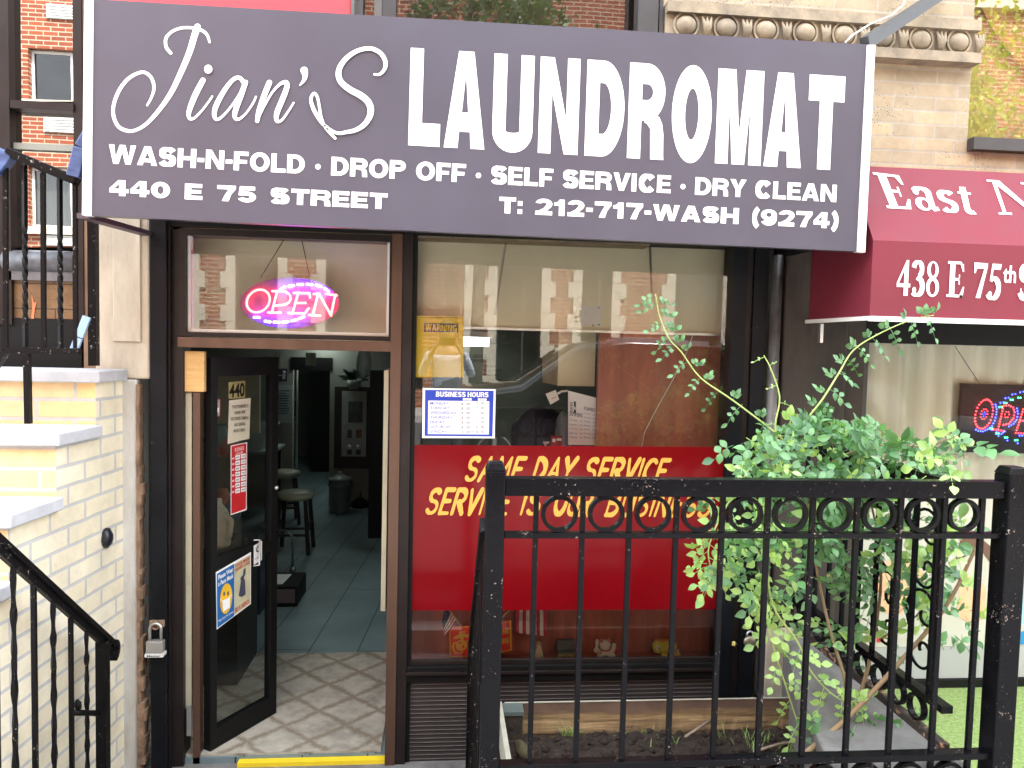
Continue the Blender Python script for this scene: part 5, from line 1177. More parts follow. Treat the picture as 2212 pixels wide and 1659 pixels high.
# painted upper half is measured from the plank, so shift its object space to the soil line
for v in o_.data.vertices: pass
m = MB(); m.mat(pbr('pale_edge', (.40, .385, .31), .7, var=.2)).box((bx0, YB-.003, bz1+.001), (bx1, YB+.006, bz1+.004)); m.build('board_edge', pln)
m = MB(); px0, px1 = xc(1080, 1530, YB-.06), xc(1131, 1530, YB-.06); m.mat(pbr('green_slate', (.10, .13, .12), .7, var=.3)).box((px0, YB-.085, bz1-.012), (px1, YB-.003, bz1+.004)); m.build('post_cap', pln)
m = MB(); m.mat(pbr('rotten_wood', (.05, .035, .025), .95, c2=(.015, .01, .008), scale=30, bmp=1, bscale=60)).box((px0+.003, YB-.08, zs-.05), (px1-.003, YB-.005, bz1-.013)); m.build('corner_post', pln, None, .006)
m = MB(); e_ = [PZ(1077, 1520, -.0), PZ(1081, 1520, -.0)]; m.mat(MATS['pale_edge'])
s0, s1 = P(1079, 1522, YB-.05), P(1099, 1648, YF+.18); m.bar(s0+Vector((0, 0, -.05)), s1+Vector((0, 0, -.05)), .018, .12); m.build('side_board', pln)
m = MB(); m.mat(pbr('mossy_log', (.10, .09, .035), .95, c2=(.05, .04, .02), scale=20, bmp=1, bscale=40, stretch=(3, 1, .5)))
c_ = PZ(1120, 1610, zs); m.tube([c_+Vector((0, .1, -.05)), c_+Vector((.02, -.16, .05))], [.032, .026], 7); m.build('log_stub', pln)
# concrete kerb carrying the side fence and the wall round the bed
m = MB(); kerb = [(1.70, -.02), (1.72, -1.22), (1.78, -1.30), (1.78, -.02)]
def prism(m, pts, z0, z1):
    i = m.vs([(x, y, z0) for x, y in pts]); j = m.vs([(x, y, z1) for x, y in pts]); n = len(pts)
    m.face([j+k for k in range(n)]); m.face([i+k for k in reversed(range(n))])
    for k in range(n): m.face((i+k, i+(k+1)%n, j+(k+1)%n, j+k))
prism(m, [(1.69, -.03), (1.47, -.62), (1.34, -1.1), (1.30, -1.33), (1.80, -1.33), (1.80, -.03)], -.58, .10)
pc = tag(m.build('concrete_kerb', None, pbr('kerb_concrete', (.20, .195, .185), .85, c2=(.11, .107, .10), scale=7, bmp=.4, bscale=60), .01), 'grey concrete kerb under the iron side fence', 'kerb')
m = MB(); prism(m, [(.16, -1.33), (1.30, -1.33), (1.30, -1.19), (.16, -1.19)], -.58, .03); tag(m.build('concrete_kerb', None, MATS['kerb_concrete'], .01), 'low concrete kerb carrying the street side of the iron fence', 'kerb')
# soil with clods
soil_m, nt_, b_ = new_mat('soil'); n_ = noise(nt_, 35, 8, .75)
nt_.links.new(ramp(nt_, n_, [(.3, (.010, .006, .004)), (.55, (.035, .022, .015)), (.75, (.11, .075, .05))]), b_.inputs['Base Color']); b_.inputs['Roughness'].default_value = 1
bump(nt_, b_, n_, 1, .02)
random.seed(11); m = MB(); nx, ny = 110, 70; gx0, gx1, gy0, gy1 = .15, 1.68, -1.18, YB-.006
from mathutils import noise as mn
def soil_z(x, y): return zs+.020*mn.noise((x*3, y*3, 1))+.016*mn.noise((x*13, y*13, 4))+.012*mn.noise((x*37, y*37, 2))-.035*max(0, 1-abs(y-YB)/.07)+.03*max(0, (y+1.2)*-.3)
i_ = m.vs([(gx0+(gx1-gx0)*i/nx, gy0+(gy1-gy0)*j/ny, soil_z(gx0+(gx1-gx0)*i/nx, gy0+(gy1-gy0)*j/ny)) for j in range(ny+1) for i in range(nx+1)])
for j in range(ny):
    for i in range(nx): m.face((i_+j*(nx+1)+i, i_+j*(nx+1)+i+1, i_+(j+1)*(nx+1)+i+1, i_+(j+1)*(nx+1)+i))
for k in range(900):
    x, y = random.uniform(.2, 1.6), random.uniform(-1.15, YB-.02); r_ = random.choice((.004, .006, .009, .014)); m.ell((x, y, soil_z(x, y)+r_*.4), r_*random.uniform(.8,1.4), r_, r_*.8, 6, 4, jit=.35)
tag(m.build('soil', None, soil_m), kind='stuff')
# twigs, dry leaves and grass
twig = pbr('twig', (.30, .22, .17), .85, var=.4, scale=30)
for k, (pts, lab) in enumerate([([(1662, 1547), (1690, 1536), (1712, 1528), (1745, 1512)][0:0] or [(1628, 1632), (1680, 1616), (1745, 1606), (1800, 1596), (1860, 1588)], 'long thin dry stick lying on the soil toward the rose bush'), ([(1480, 1600), (1510, 1580), (1545, 1556)], 'short forked twig lying on the soil mid planter')]):
    m = MB(); m.tube([PZ(x, y-8, zs+.03) for x, y in pts], [.006, .006, .005, .004, .003][:len(pts)], 6); tag(m.build('dry_stick', None, twig), lab, 'stick')
random.seed(21); gm = pbr('grass_blade', (.16, .30, .055), .6, c2=(.25, .30, .10), scale=40); m = MB()
for cx_, cy_, n_, h_, sp_ in ((1225, 1592, 26, .07, .035), (1242, 1586, 16, .05, .03), (1400, 1588, 10, .03, .03), (1560, 1596, 8, .06, .02), (1620, 1612, 24, .06, .06), (1700, 1622, 24, .05, .05), (1440, 1606, 8, .05, .05), (1660, 1604, 14, .04, .05), (1350, 1602, 5, .05, .04)):
    c_ = PZ(cx_, cy_, zs)
    for k in range(n_):
        b0 = c_+Vector((random.gauss(0, sp_*.5), random.gauss(0, sp_*.4), 0)); b0.z = soil_z(b0.x, b0.y); a_ = random.uniform(0, 6.28); l_ = h_*random.uniform(.5, 1.2); w_ = .0016
        d_ = Vector((math.cos(a_), math.sin(a_), 0)); s_ = Vector((-d_.y, d_.x, 0))*w_
        p1, p2 = b0+d_*l_*.3+Vector((0,0,l_*.6)), b0+d_*l_*.75+Vector((0,0,l_*.85)); i_ = m.vs([b0-s_, b0+s_, p1+s_*.8, p1-s_*.8, p2]); m.face((i_, i_+1, i_+2, i_+3)); m.face((i_+3, i_+2, i_+4))
tag(m.build('grass', None, gm), kind='stuff')

# ------------------------------------------------------------------ rose bush
rb = thing('rose_bush', PZ(1800, 1600, zs), 'leafy green rose bush growing through the right end of the iron fence', 'rose bush')
def leafmat(name, c1, c2):
    m, nt, b = new_mat(name); MATS[name] = m
    g = N(nt, 'NewGeometry'); c = ramp(nt, g.outputs['Random Per Island'], [(.0, c2), (.5, c1), (1, tuple(x*1.35 for x in c1))])
    nt.links.new(mixrgb(nt, 1.0, c, ramp(nt, noise(nt, 28, 3), [(.3, (.75,)*3), (.7, (1.1,)*3)]), 'MULTIPLY'), b.inputs['Base Color'])
    b.inputs['Roughness'].default_value = .42; b.inputs['Specular IOR Level'].default_value = .6
    tr = N(nt, 'BsdfTranslucent'); tr.inputs[0].default_value = (c1[0]*1.9, c1[1]*1.9, c1[2]*.8, 1); mx = N(nt, 'MixShader'); mx.inputs[0].default_value = .28
    out = nt.nodes['Material Output']; nt.links.new(b.outputs[0], mx.inputs[1]); nt.links.new(tr.outputs[0], mx.inputs[2]); nt.links.new(mx.outputs[0], out.inputs[0]); return m
leaf_d = leafmat('rose_leaf', (.105, .245, .095), (.04, .13, .055)); leaf_l = leafmat('young_leaf', (.34, .52, .16), (.24, .45, .16))
def leaf(m, base, d, nrm, l, w_, fold=.25):
    d = d.normalized(); s = d.cross(nrm).normalized(); nrm = s.cross(d).normalized(); rows = []
    prof = [(.0, .03), (.12, .34), (.30, .86), (.48, 1.0), (.66, .88), (.84, .50), (1.0, .02)]
    for t, q in prof:
        c = base+d*(l*t)-nrm*(l*.28*t*t); e = s*(w_*.5*q); u = nrm*(w_*.5*q*fold)
        rows.append(m.vs([c-e+u, c, c+e+u]))
    old = m.smooth; m.smooth = True
    for a, b in zip(rows, rows[1:]): m.face((a, a+1, b+1, b)); m.face((a+1, a+2, b+2, b+1))
    m.smooth = old
def sprig(ml, ms, p0, d, n=5, l=.030, stem=.03):
    """compound rose leaf: n leaflets on a thin stalk"""
    d = d.normalized(); n0 = Vector((random.gauss(0, .45), -1, random.gauss(.45, .5)))
    s = d.cross(n0).normalized(); up = s.cross(d).normalized()
    if up.dot(n0) < 0: up = -up
    pts = [p0+d*(stem*k)-Vector((0,0,.004*k*k)) for k in range(n//2+2)]; ml.tube(pts, [.0013]*len(pts), 4)
    for k in range(1, n//2+1):
        for q in (-1, 1): leaf(ml, pts[k], d*.45+s*q, up, l*random.uniform(.75, 1.1), l*random.uniform(.55, .72))
    leaf(ml, pts[-1], d, up, l*random.uniform(.95, 1.25), l*random.uniform(.62, .8))
random.seed(33); canes = MB(); tops = MB(); Ld = MB(); Ll = MB(); stalks = MB()
cane_m = pbr('old_cane', (.30, .18, .11), .8, c2=(.20, .17, .08), scale=9); shoot_m = pbr('green_shoot', (.36, .46, .13), .5, c2=(.30, .42, .14), scale=9)
def cane(pts, r, mb, leaves=0, L=None, llen=.028, nl=5, jitter=1.0):
    pts = [P(x, y, Y) for x, y, Y in pts]; fine = []
    for i in range(len(pts)-1):
        p0, p1, p2, p3 = pts[max(i-1,0)], pts[i], pts[i+1], pts[min(i+2,len(pts)-1)]
        for k in range(5):
            t = k/5; fine.append(.5*((2*p1)+(-p0+p2)*t+(2*p0-5*p1+4*p2-p3)*t*t+(-p0+3*p1-3*p2+p3)*t**3))
    fine.append(pts[-1]); n = len(fine); kind_ = mb; mb = MB(); mb.tube(fine, [r*(1-.6*i/n) for i in range(n)], 7)
    for k in range(3, n-1, 2):                    # thorns
        if random.random() < .7: d = (fine[k]-fine[k-1]).normalized(); s = d.cross(Vector((random.uniform(-1,1),random.uniform(-1,1),random.uniform(-1,1)))).normalized(); mb.tube([fine[k], fine[k]+s*(r+.006)], [r*.5, .0004], 4)
    for k in range(leaves):
        i = min(n-2, int((k+.6)/leaves*n)); d = (fine[i+1]-fine[i]).normalized(); s = d.cross(Vector((0,1,0))).normalized()*(1 if k % 2 else -1)
        sprig(L, stalks, fine[i], d*.4+s+Vector((0, random.uniform(-.6,.2), random.uniform(-.3,.3)))*jitter, nl, llen*random.uniform(.8,1.15), .020)
    mb.build('cane' if kind_ is canes else 'shoot', rb, cane_m if kind_ is canes else shoot_m)
Y0 = -.75
cane([(1739,1628,-1.0),(1830,1550,-.95),(1935,1440,-.95),(2040,1315,-1.0),(2100,1200,-1.05),(2117,1160,-1.05)], .011, canes)
cane([(1843,1560,Y0),(1870,1460,Y0),(1885,1395,Y0),(1902,1277,Y0),(1900,1180,Y0),(1880,1080,Y0)], .009, canes)
cane([(1800,1600,-.9),(1830,1500,-.9),(1790,1350,-.85),(1755,1180,-.8),(1740,1050,-.8)], .008, canes)
cane([(1663,1093,-.9),(1655,1197,-.92),(1670,1308,-.95),(1722,1385,-.97),(1757,1458,-.97),(1819,1513,-.95),(1875,1510,-.9)], .0055, tops, 20, Ll, .036)
cane([(1650,1250,-.9),(1656,1322,-.9),(1670,1395,-.92),(1701,1493,-.92),(1727,1576,-.9)], .0055, tops, 11, Ll, .034)
cane([(1700,960,-.75),(1670,931,-.75),(1583,865,-.72),(1513,816,-.7),(1472,761,-.7),(1444,730,-.7),(1424,680,-.7),(1416,636,-.7)], .0042, tops, 22, Ld, .024, 5, .8)
cane([(1680,960,-.8),(1675,917,-.8),(1684,858,-.8),(1666,799,-.8),(1650,768,-.8)], .0042, tops, 6, Ll, .010, 3)
cane([(1735,940,-.8),(1746,903,-.8),(1777,862,-.8),(1812,806,-.78),(1843,757,-.75),(1895,723,-.72),(1965,692,-.7),(2017,681,-.7)], .0045, tops, 24, Ld, .029, 5, .8)
cane([(1740,1050,-.8),(1820,985,-.85),(1920,960,-.95),(2000,965,-1.0),(2070,940,-1.05)], .0045, canes, 9, Ld, .034)
cane([(1620,1010,-.95),(1560,1110,-.98),(1530,1190,-1.0),(1545,1250,-1.0)], .004, tops, 13, Ll, .036)
cane([(1900,1380,-.75),(1980,1330,-.8),(2030,1240,-.85),(2060,1180,-.9)], .004, canes, 7, Ld, .032)
cane([(1843,1513,-.9),(1860,1560,-.9),(1905,1600,-.85),(1930,1610,-.85)], .004, tops, 7, Ld, .03)
# leaf masses: measured ellipses (cx, cy, rx, ry, depth, sprigs, leaflet, light share)
for cx_, cy_, rx_, ry_, Yd, n_, ll_, li in ((1655,985,80,52,-.95,42,.028,.42),(1760,960,100,62,-.82,52,.030,.12),(1880,985,110,60,-.9,52,.032,.10),(1990,990,80,42,-1.0,26,.036,.25),(2060,980,38,38,-1.08,9,.040,.45),(1700,930,70,30,-.8,12,.024,.3),(1545,1190,55,50,-1.0,16,.028,.35),(1600,1100,70,60,-.92,22,.028,.3),
        (1740,1120,90,70,-.85,38,.032,.12),(1850,1130,90,80,-.8,44,.034,.06),(1980,1130,70,70,-.9,30,.032,.2),(1640,1200,50,80,-.9,18,.028,.45),(1885,1230,60,80,-.78,28,.036,.12),(2000,1250,55,70,-.85,24,.032,.3),(2075,1330,35,60,-.95,9,.028,.3),(1790,1370,60,28,-.8,10,.026,.2),
        (1880,1370,40,36,-.75,10,.036,.35),(1630,1270,40,40,-.92,9,.028,.5),(1830,1580,70,45,-.88,20,.032,.35),(1900,1590,55,34,-.85,12,.03,.3),(1955,1540,30,16,-.8,4,.026,.2),(1740,1240,40,40,-.85,8,.032,.2),(2050,1420,25,30,-.95,3,.03,.4),(2075,1160,40,40,-.95,8,.028,.4)):
    for k in range(int(n_*1.08)):
        a_, r_ = random.uniform(0, 6.283), math.sqrt(random.random()); x, y = cx_+rx_*r_*math.cos(a_), cy_+ry_*r_*math.sin(a_)
        p_ = P(x, y, Yd+random.gauss(0, .07)); d_ = Vector((random.gauss(0, 1)+.5*math.cos(a_), random.gauss(-.3, .8), random.gauss(0, .7)-.4*math.sin(a_)))
        sprig(Ll if random.random() < li else Ld, stalks, p_, d_, random.choice((3, 5, 5)), 1.3*ll_*random.uniform(.6, 1.2), ll_*.8)
Ld.build('foliage', rb, leaf_d); Ll.build('young_foliage', rb, leaf_l)
m = MB(); bud = pbr('dry_bud', (.48, .30, .10), .7, c2=(.40, .40, .12), scale=40)
for x, y, Y_ in ((1533,1150,-1.0),(1537,1240,-1.0),(1585,1390,-.9),(1790,1245,-.85),(1660,1270,-.9),(1870,1515,-.9)):
    c_ = P(x, y, Y_); m.ell(c_, .007, .007, .009, 8, 6)
    for k in range(5): a_ = k*1.256; m.tube([c_, c_+Vector((.012*math.cos(a_), -.004, .012*math.sin(a_)))], [.002, .0005], 4)
m.build('dry_buds', rb, bud)

# ------------------------------------------------------------------ padlocks
def padlock(loc, s, label, bodym, rnd=False):
    t = thing('padlock', loc, label, 'padlock', 'padlocks on the black posts'); L0 = Vector(loc); m = MB()
    if rnd: m.lathe(L0+Vector((0,0,-.02*s)), [(.001, -.0)], 3) if 0 else m.ell(L0+Vector((0, 0, -.018*s)), .026*s, .012*s, .023*s, 18, 12)
    else: m.box(L0+Vector((-.024*s, -.012*s, -.036*s)), L0+Vector((.024*s, .012*s, 0)))
    m.build('lock_body', t, bodym, 0 if rnd else .003*s)
    if not rnd:
        m = MB(); m.mat(white_paint).box(L0+Vector((-.026*s, -.014*s, -.046*s)), L0+Vector((.026*s, .013*s, -.0365*s)))
        m.mat(ink); text(m, 'Master', lambda u, v: L0+Vector(((-.019+.038*u)*s, -.0145*s, (-.0445+.006*v)*s)), bold=.02); m.build('bumper', t)
    m = MB(); w_, h_ = (.016*s, .05*s) if not rnd else (.012*s, .022*s)
    m.tube([L0+Vector((-w_, 0, -.002)), L0+Vector((-w_, 0, h_-w_))]+[L0+Vector((-w_*math.cos(R(a)), 0, h_-w_+w_*math.sin(R(a)))) for a in range(20, 180, 20)]+[L0+Vector((w_, 0, h_-w_)), L0+Vector((w_, 0, -.002))], .0045*s, 8); m.build('shackle', t, MATS['steel'])
    return t
padlock(P(336, 1383, -.075), 1.55, 'steel padlock with white bumper hanging on the rusty left black post', pbr('lock_steel', (.42, .40, .37), .4, .5))
padlock(P(1620, 1376, -.06), 1.25, 'round dull brass padlock on the right black post behind the leaves', pbr('lock_brass', (.30, .27, .20), .4, .7), True)
m = MB(); m.mat(MATS['crumbling_cement'] if 'crumbling_cement' in MATS else twig); h0 = P(338, 1347, -.056); m.bar(h0+Vector((-.03, 0, .0)), h0+Vector((.035, 0, .0)), .012, .03); m.ring(h0+Vector((.0, -.01, -.005)), .016, .008, .008, n=14)
tag(m.build('hasp', None), 'rusty hasp on the left black post above the steel padlock', 'hasp')

# ================================================================== inside the laundromat
zf_ = -.5
# one fluorescent fitting is lit in the photograph
tube_e = emit('fluorescent_tube', (.84, 1, .94), 1.2)
fx = thing('fluorescent_light', P(1090, 735, 2.0), 'lit fluorescent ceiling light seen through the display glass under the cream bulkhead', 'ceiling light')
c4 = [Kp(705, 445, 1.7), Kp(1315, 395, 2.9), Kp(1315, 505, 2.9), Kp(708, 525, 1.7)]
zl_ = c4[3].z
m = MB(); m.mat(tube_e).hexa([Vector((-.02,1.5,zl_-.0)), Vector((.28,1.5,zl_)), Vector((.28,2.9,zl_)), Vector((-.02,2.9,zl_)), Vector((-.02,1.5,zl_+.06)), Vector((.28,1.5,zl_+.06)), Vector((.28,2.9,zl_+.06)), Vector((-.02,2.9,zl_+.06))]); m.build('diffuser', fx)
m = MB(); m.mat(white_paint).box((-.05, 1.48, zl_+.062), (.31, 2.92, zl_+.10)); m.mat(soot); m.tube([(0, 2.2, zl_+.1), (0, 2.2, 2.33)], .006, 6); m.build('housing', fx)
f2 = dup(fx, (fx.location.x-1.55, fx.location.y+3.6, fx.location.z), 'lit fluorescent ceiling light further back in the shop over the stools')
# diamond rug
rugm, nt_, b_ = new_mat('diamond_rug'); tc_ = N(nt_, 'TexCoord'); mp_ = N(nt_, 'Mapping'); mp_.inputs['Rotation'].default_value = (0, 0, R(45)); mp_.inputs['Scale'].default_value = (4.6, 4.6, 1)
nzr = N(nt_, 'TexNoise'); nzr.inputs['Scale'].default_value = 7; nt_.links.new(tc_.outputs['UV'], nzr.inputs['Vector']); vmr = N(nt_, 'VectorMath', operation='MULTIPLY_ADD'); vmr.inputs[1].default_value = (.05, .05, 0); nt_.links.new(nzr.outputs['Color'], vmr.inputs[0]); nt_.links.new(tc_.outputs['UV'], vmr.inputs[2])
nt_.links.new(vmr.outputs[0], mp_.inputs['Vector']); sx_ = N(nt_, 'SeparateXYZ'); nt_.links.new(mp_.outputs[0], sx_.inputs[0])
def band_(axis):
    f = N(nt_, 'Math', operation='FRACT'); nt_.links.new(sx_.outputs[axis], f.inputs[0]); s_ = N(nt_, 'Math', operation='SUBTRACT'); s_.inputs[1].default_value = .5; nt_.links.new(f.outputs[0], s_.inputs[0])
    a_ = N(nt_, 'Math', operation='ABSOLUTE'); nt_.links.new(s_.outputs[0], a_.inputs[0]); return a_.outputs[0]
mn_ = N(nt_, 'Math', operation='MINIMUM'); nt_.links.new(band_('X'), mn_.inputs[0]); nt_.links.new(band_('Y'), mn_.inputs[1])
an_ = N(nt_, 'Math', operation='MULTIPLY_ADD'); an_.inputs[1].default_value = .16; nt_.links.new(noise(nt_, 40, 5), an_.inputs[0]); nt_.links.new(mn_.outputs[0], an_.inputs[2])
ln_ = ramp(nt_, an_.outputs[0], [(.10, (.85,)*3), (.20, (0, 0, 0))])
nt_.links.new(mixrgb(nt_, ln_, ramp(nt_, noise(nt_, 5, 8, .75), [(.32, (.25, .22, .18)), (.5, (.42, .38, .31)), (.68, (.55, .50, .41))]), (.22, .175, .12)), b_.inputs['Base Color']); b_.inputs['Roughness'].default_value = 1; bump(nt_, b_, noise(nt_, 260, 2), .8, .006)
m = MB(); m.box((-1.9, .03, zf_+.001), (-.285, 1.19, zf_+.012)); tag(m.build('rug', None, rugm), 'worn beige rug with brown diamond lattice inside the open door', 'rug')
# stools
def make_stool():
    t = thing('bar_stool', (0, 0, zf_), 'x', 'stool', 'padded stools inside the shop'); blk = pbr('black_wood', (.010, .009, .009), .5, var=.3); m = MB()
    m.lathe((0, 0, zf_+.50), [(.155, 0), (.175, .01), (.18, .035), (.165, .058), (.10, .07), (.01, .073)], 24); m.build('seat', t, pbr('olive_vinyl', (.27, .27, .20), .45, var=.15))
    for sx in (-1, 1):
        for sy in (-1, 1): m = MB(); m.bar((sx*.15, sy*.14, zf_), (sx*.115, sy*.11, zf_+.499), .034); m.build('leg', t, blk)
    m = MB()
    for s_ in (-1, 1): m.bar((-.14, s_*.128, zf_+.18), (.14, s_*.128, zf_+.18), .022); m.bar((s_*.137, -.13, zf_+.26), (s_*.137, .13, zf_+.26), .022)
    m.build('stretcher', t, blk); return t
stl = make_stool(); c_ = PZ(632, 1196, zf_); stl.location = (c_.x, c_.y+.1, zf_); stl['label'] = 'olive padded black stool standing nearest the glass door leaf'
c2_ = PZ(612, 1128, zf_); dup(stl, (c2_.x, c2_.y, zf_), 'black stool behind the nearer olive padded stool', .3)
# floor box with papers
c_ = PZ(612, 1311, zf_); t = thing('storage_box', c_, 'low dark box with grey front and papers on top on the teal floor', 'box')
m = MB(); m.mat(soot).box((c_.x-.14, c_.y, zf_), (c_.x+.10, c_.y+.36, zf_+.15)); m.build('box', t, None, .004)
m = MB(); m.mat(pbr('mauve_grey', (.16, .13, .13), .6)).box((c_.x-.13, c_.y-.004, zf_+.03), (c_.x+.085, c_.y-.0005, zf_+.135)); m.build('front_panel', t)
m = MB(); m.mat(white_paint).slab([(c_.x-.13, c_.y+.30, zf_+.152), (c_.x+.0, c_.y+.30, zf_+.152), (c_.x-.02, c_.y+.06, zf_+.152), (c_.x-.13, c_.y+.06, zf_+.152)], (0, 0, .002)); tag(m.build('paper_sheet', None), 'pale sheet lying on the low dark box', 'paper')
# back wall with hallway
yb_ = 5.45
xL, xM, xN, xE = xc(583, 900, yb_), xc(632, 900, yb_), xc(712, 900, yb_), xc(836, 900, yb_)
hw = thing('partition_wall', ((xL+xE)/2, yb_, zf_), 'grey inner wall with a dark hallway opening behind the stools', 'wall')
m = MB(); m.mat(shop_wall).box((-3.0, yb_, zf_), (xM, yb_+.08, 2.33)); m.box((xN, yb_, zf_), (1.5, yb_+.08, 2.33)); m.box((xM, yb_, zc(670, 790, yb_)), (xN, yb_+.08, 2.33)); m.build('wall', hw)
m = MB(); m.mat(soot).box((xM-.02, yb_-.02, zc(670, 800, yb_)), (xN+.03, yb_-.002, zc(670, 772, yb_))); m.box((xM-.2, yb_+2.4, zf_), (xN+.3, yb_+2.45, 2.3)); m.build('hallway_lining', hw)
pp = lambda x0, y0, x1, y1, Y, d, mt, name, parent=None: (lambda q: (q.mat(mt), fb(q, x0, y0, x1, y1, Y, d), q.build(name, parent))[2])(MB())
vm_ = thing('vending_cabinet', P(765, 1000, yb_-.1), 'dark wooden cabinet with a white panel and two knobs on the grey inner wall', 'cabinet')
pp(722, 836, 806, 1012, yb_-.05, .045, pbr('dark_wood', (.022, .014, .012), .5), 'wood_frame', vm_)
wp_ = pp(738, 845, 791, 986, yb_-.06, .009, pbr('dull_white', (.42, .43, .41), .6), 'white_panel', vm_)
pp(752, 867, 783, 913, yb_-.064, .003, pbr('poster_grey', (.11, .12, .12), .6, c2=(.04, .045, .045), scale=18), 'printed_poster', vm_)
pp(750, 928, 760, 946, yb_-.064, .003, MATS['poster_grey'], 'label_patch', vm_); pp(769, 928, 781, 946, yb_-.064, .003, pbr('rust_label', (.22, .07, .04), .6, c2=(.10, .05, .04), scale=30), 'label_patch', vm_)
for x in (755, 774):
    m = MB(); m.ell(P(x, 966, yb_-.075), .028, .02, .028, 12, 8); m.build('knob', vm_, MATS['steel']); pp(x-5, 972, x+5, 982, yb_-.066, .004, MATS['poster_grey'], 'chute', vm_)
pw = thing('potted_plant', P(765, 838, yb_-.08), 'white pot with a drooping dark plant on top of the dark cabinet', 'plant')
c_ = P(764, 841, yb_-.10); m = MB(); m.lathe(c_, [(.05, 0), (.08, .06), (.085, .10), (.06, .115)], 16); m.build('pot', pw, MATS['dull_white'])
m = MB(); random.seed(9); dk = pbr('dark_leaf', (.025, .04, .02), .6)
for k in range(40): a_ = random.uniform(0, 6.28); leaf(m, c_+Vector((0, 0, .10)), Vector((math.cos(a_), -abs(math.sin(a_))*.5, random.uniform(.1, 1))), Vector((0, -1, .4)), random.uniform(.10, .22), .04)
m.build('leaves', pw, dk)
t = thing('hanging_bag', P(790, 790, 4.2), 'pale clear plastic bag hanging from the ceiling near the right jamb', 'bag')
m = MB(); c_ = P(786, 782, 4.2); m.ell(c_, .075, .06, .16, 14, 10, jit=.08); m.tube([c_+Vector((-.03, 0, .1)), c_+Vector((-.05, 0, .5))], .01, 6); m.build('bag', t, pbr('plastic_bag', (.50, .56, .54), .3, var=.25, scale=18))
m = MB(); m.mat(soot); fb(m, 797, 800, 830, 1163, 3.4, .05); t = tag(m.build('inner_door', None), 'plain black inner door standing open at the right edge of the doorway', 'door')
c_ = PZ(734, 1106, zf_); t = thing('waste_bin', c_, 'grey plastic bin with lid and dark handle by the inner wall', 'bin')
m = MB(); m.lathe(c_, [(.105, 0), (.115, .02), (.125, .30), (.14, .31), (.14, .34), (.128, .345), (.132, .38)], 22); m.build('bucket', t, pbr('grey_plastic', (.17, .20, .20), .5))
m = MB(); m.lathe(c_+Vector((0, 0, .381)), [(.145, 0), (.14, .02), (.06, .045), (.03, .07), (.028, .09)], 20); m.build('lid', t, pbr('grey_lid', (.22, .24, .24), .4))
c_ = PZ(778, 1095, zf_); m = MB(); m.lathe(c_, [(.10, 0), (.11, .05), (.03, .12)], 12); m.tube([c_+Vector((0, 0, .1)), c_+Vector((.03, .05, 1.05))], .012, 7); tag(m.build('broom', None, soot), 'dark broom leaning in the corner beside the grey bin', 'broom')
# left side of the room: notices, table, basket, cart and machines seen past and through the door leaf
pp(585, 763, 606, 792, 4.6, .01, pbr('tree_poster', (.50, .50, .44), .7, c2=(.12, .12, .10), scale=30), 'ceiling_notice'); 
bpy.data.objects['ceiling_notice']['label'] = 'pale patterned sheet hanging left of the dark hallway top'; bpy.data.objects['ceiling_notice']['category'] = 'notice'
o = pp(660, 762, 682, 790, 4.7, .01, pbr('leafy_sheet', (.55, .60, .48), .7, c2=(.16, .20, .12), scale=30), 'ceiling_notice'); tag(o, 'pale green patterned sheet hanging over the hallway opening', 'notice')
t = thing('distance_poster', P(605, 810, 5.40), 'dark poster of two white figures keeping distance on the grey inner wall', 'poster')
pp(587, 796, 620, 824, 5.40, .01, pbr('poster_navy', (.03, .03, .05), .6), 'sheet', t)
m = MB(); m.mat(pbr('poster_white', (.40, .40, .40), .6))
for x in (593, 613): m.ell(P(x, 804, 5.39), .02, .004, .02, 10, 6); m.quad(*PQ([(x-4, 808), (x+4, 808), (x+3, 819), (x-3, 819)], 5.392))
m.bar(P(598, 811, 5.39), P(608, 811, 5.39), .01); m.build('figures', t)
t = thing('notice_sheet', P(612, 865, 5.41), 'tall white notice with lines of teal writing beside the dark hallway', 'notice')
pp(589, 832, 631, 914, 5.41, .01, pbr('grey_sheet', (.36, .40, .40), .7), 'sheet', t)
m = MB(); m.mat(pbr('teal_print', (.06, .10, .12), .7, var=0)); random.seed(2)
for k in range(10): x0 = 600+random.uniform(-2, 2); m.quad(*PQ([(x0, 843+5.4*k), (x0+random.uniform(18, 27), 843+5.4*k), (x0+22, 845.4+5.4*k), (x0, 845.4+5.4*k)], 5.405))
m.build('writing', t)
ct_ = thing('folding_table', PZ(560, 1120, zf_), 'grey folding table carrying a white laundry basket behind the door glass', 'table')
T0 = PZ(600, 1115, zf_); m = MB(); m.box((T0.x-1.3, T0.y-.3, zf_+.74), (T0.x, T0.y+.35, zf_+.77)); m.build('table_top', ct_, pbr('grey_table', (.30, .33, .33), .5))
for sx in (-1.22, -.06):
    for sy in (-.26, .31): m = MB(); m.bar((T0.x+sx, T0.y+sy, zf_), (T0.x+sx, T0.y+sy, zf_+.739), .035); m.build('leg', ct_, soot)
b = Vector((T0.x-.42, T0.y+.0, zf_+.771)); t = thing('laundry_basket', b, 'white plastic laundry basket on the grey folding table', 'basket'); m = MB()
for (w0, d0, z0), (w1, d1, z1) in (((.27,.16,0), (.36,.22,.24)), ((.36,.22,.24), (.385,.24,.245)), ((.385,.24,.245), (.385,.24,.275))):
    a_ = [b+Vector((sx*w0, sy*d0, z0)) for sx, sy in ((-1,-1),(1,-1),(1,1),(-1,1))]; c_ = [b+Vector((sx*w1, sy*d1, z1)) for sx, sy in ((-1,-1),(1,-1),(1,1),(-1,1))]
    for k in range(4): m.quad(a_[k], a_[(k+1)%4], c_[(k+1)%4], c_[k])
m.build('tub', t, pbr('basket_white', (.50, .56, .55), .5))
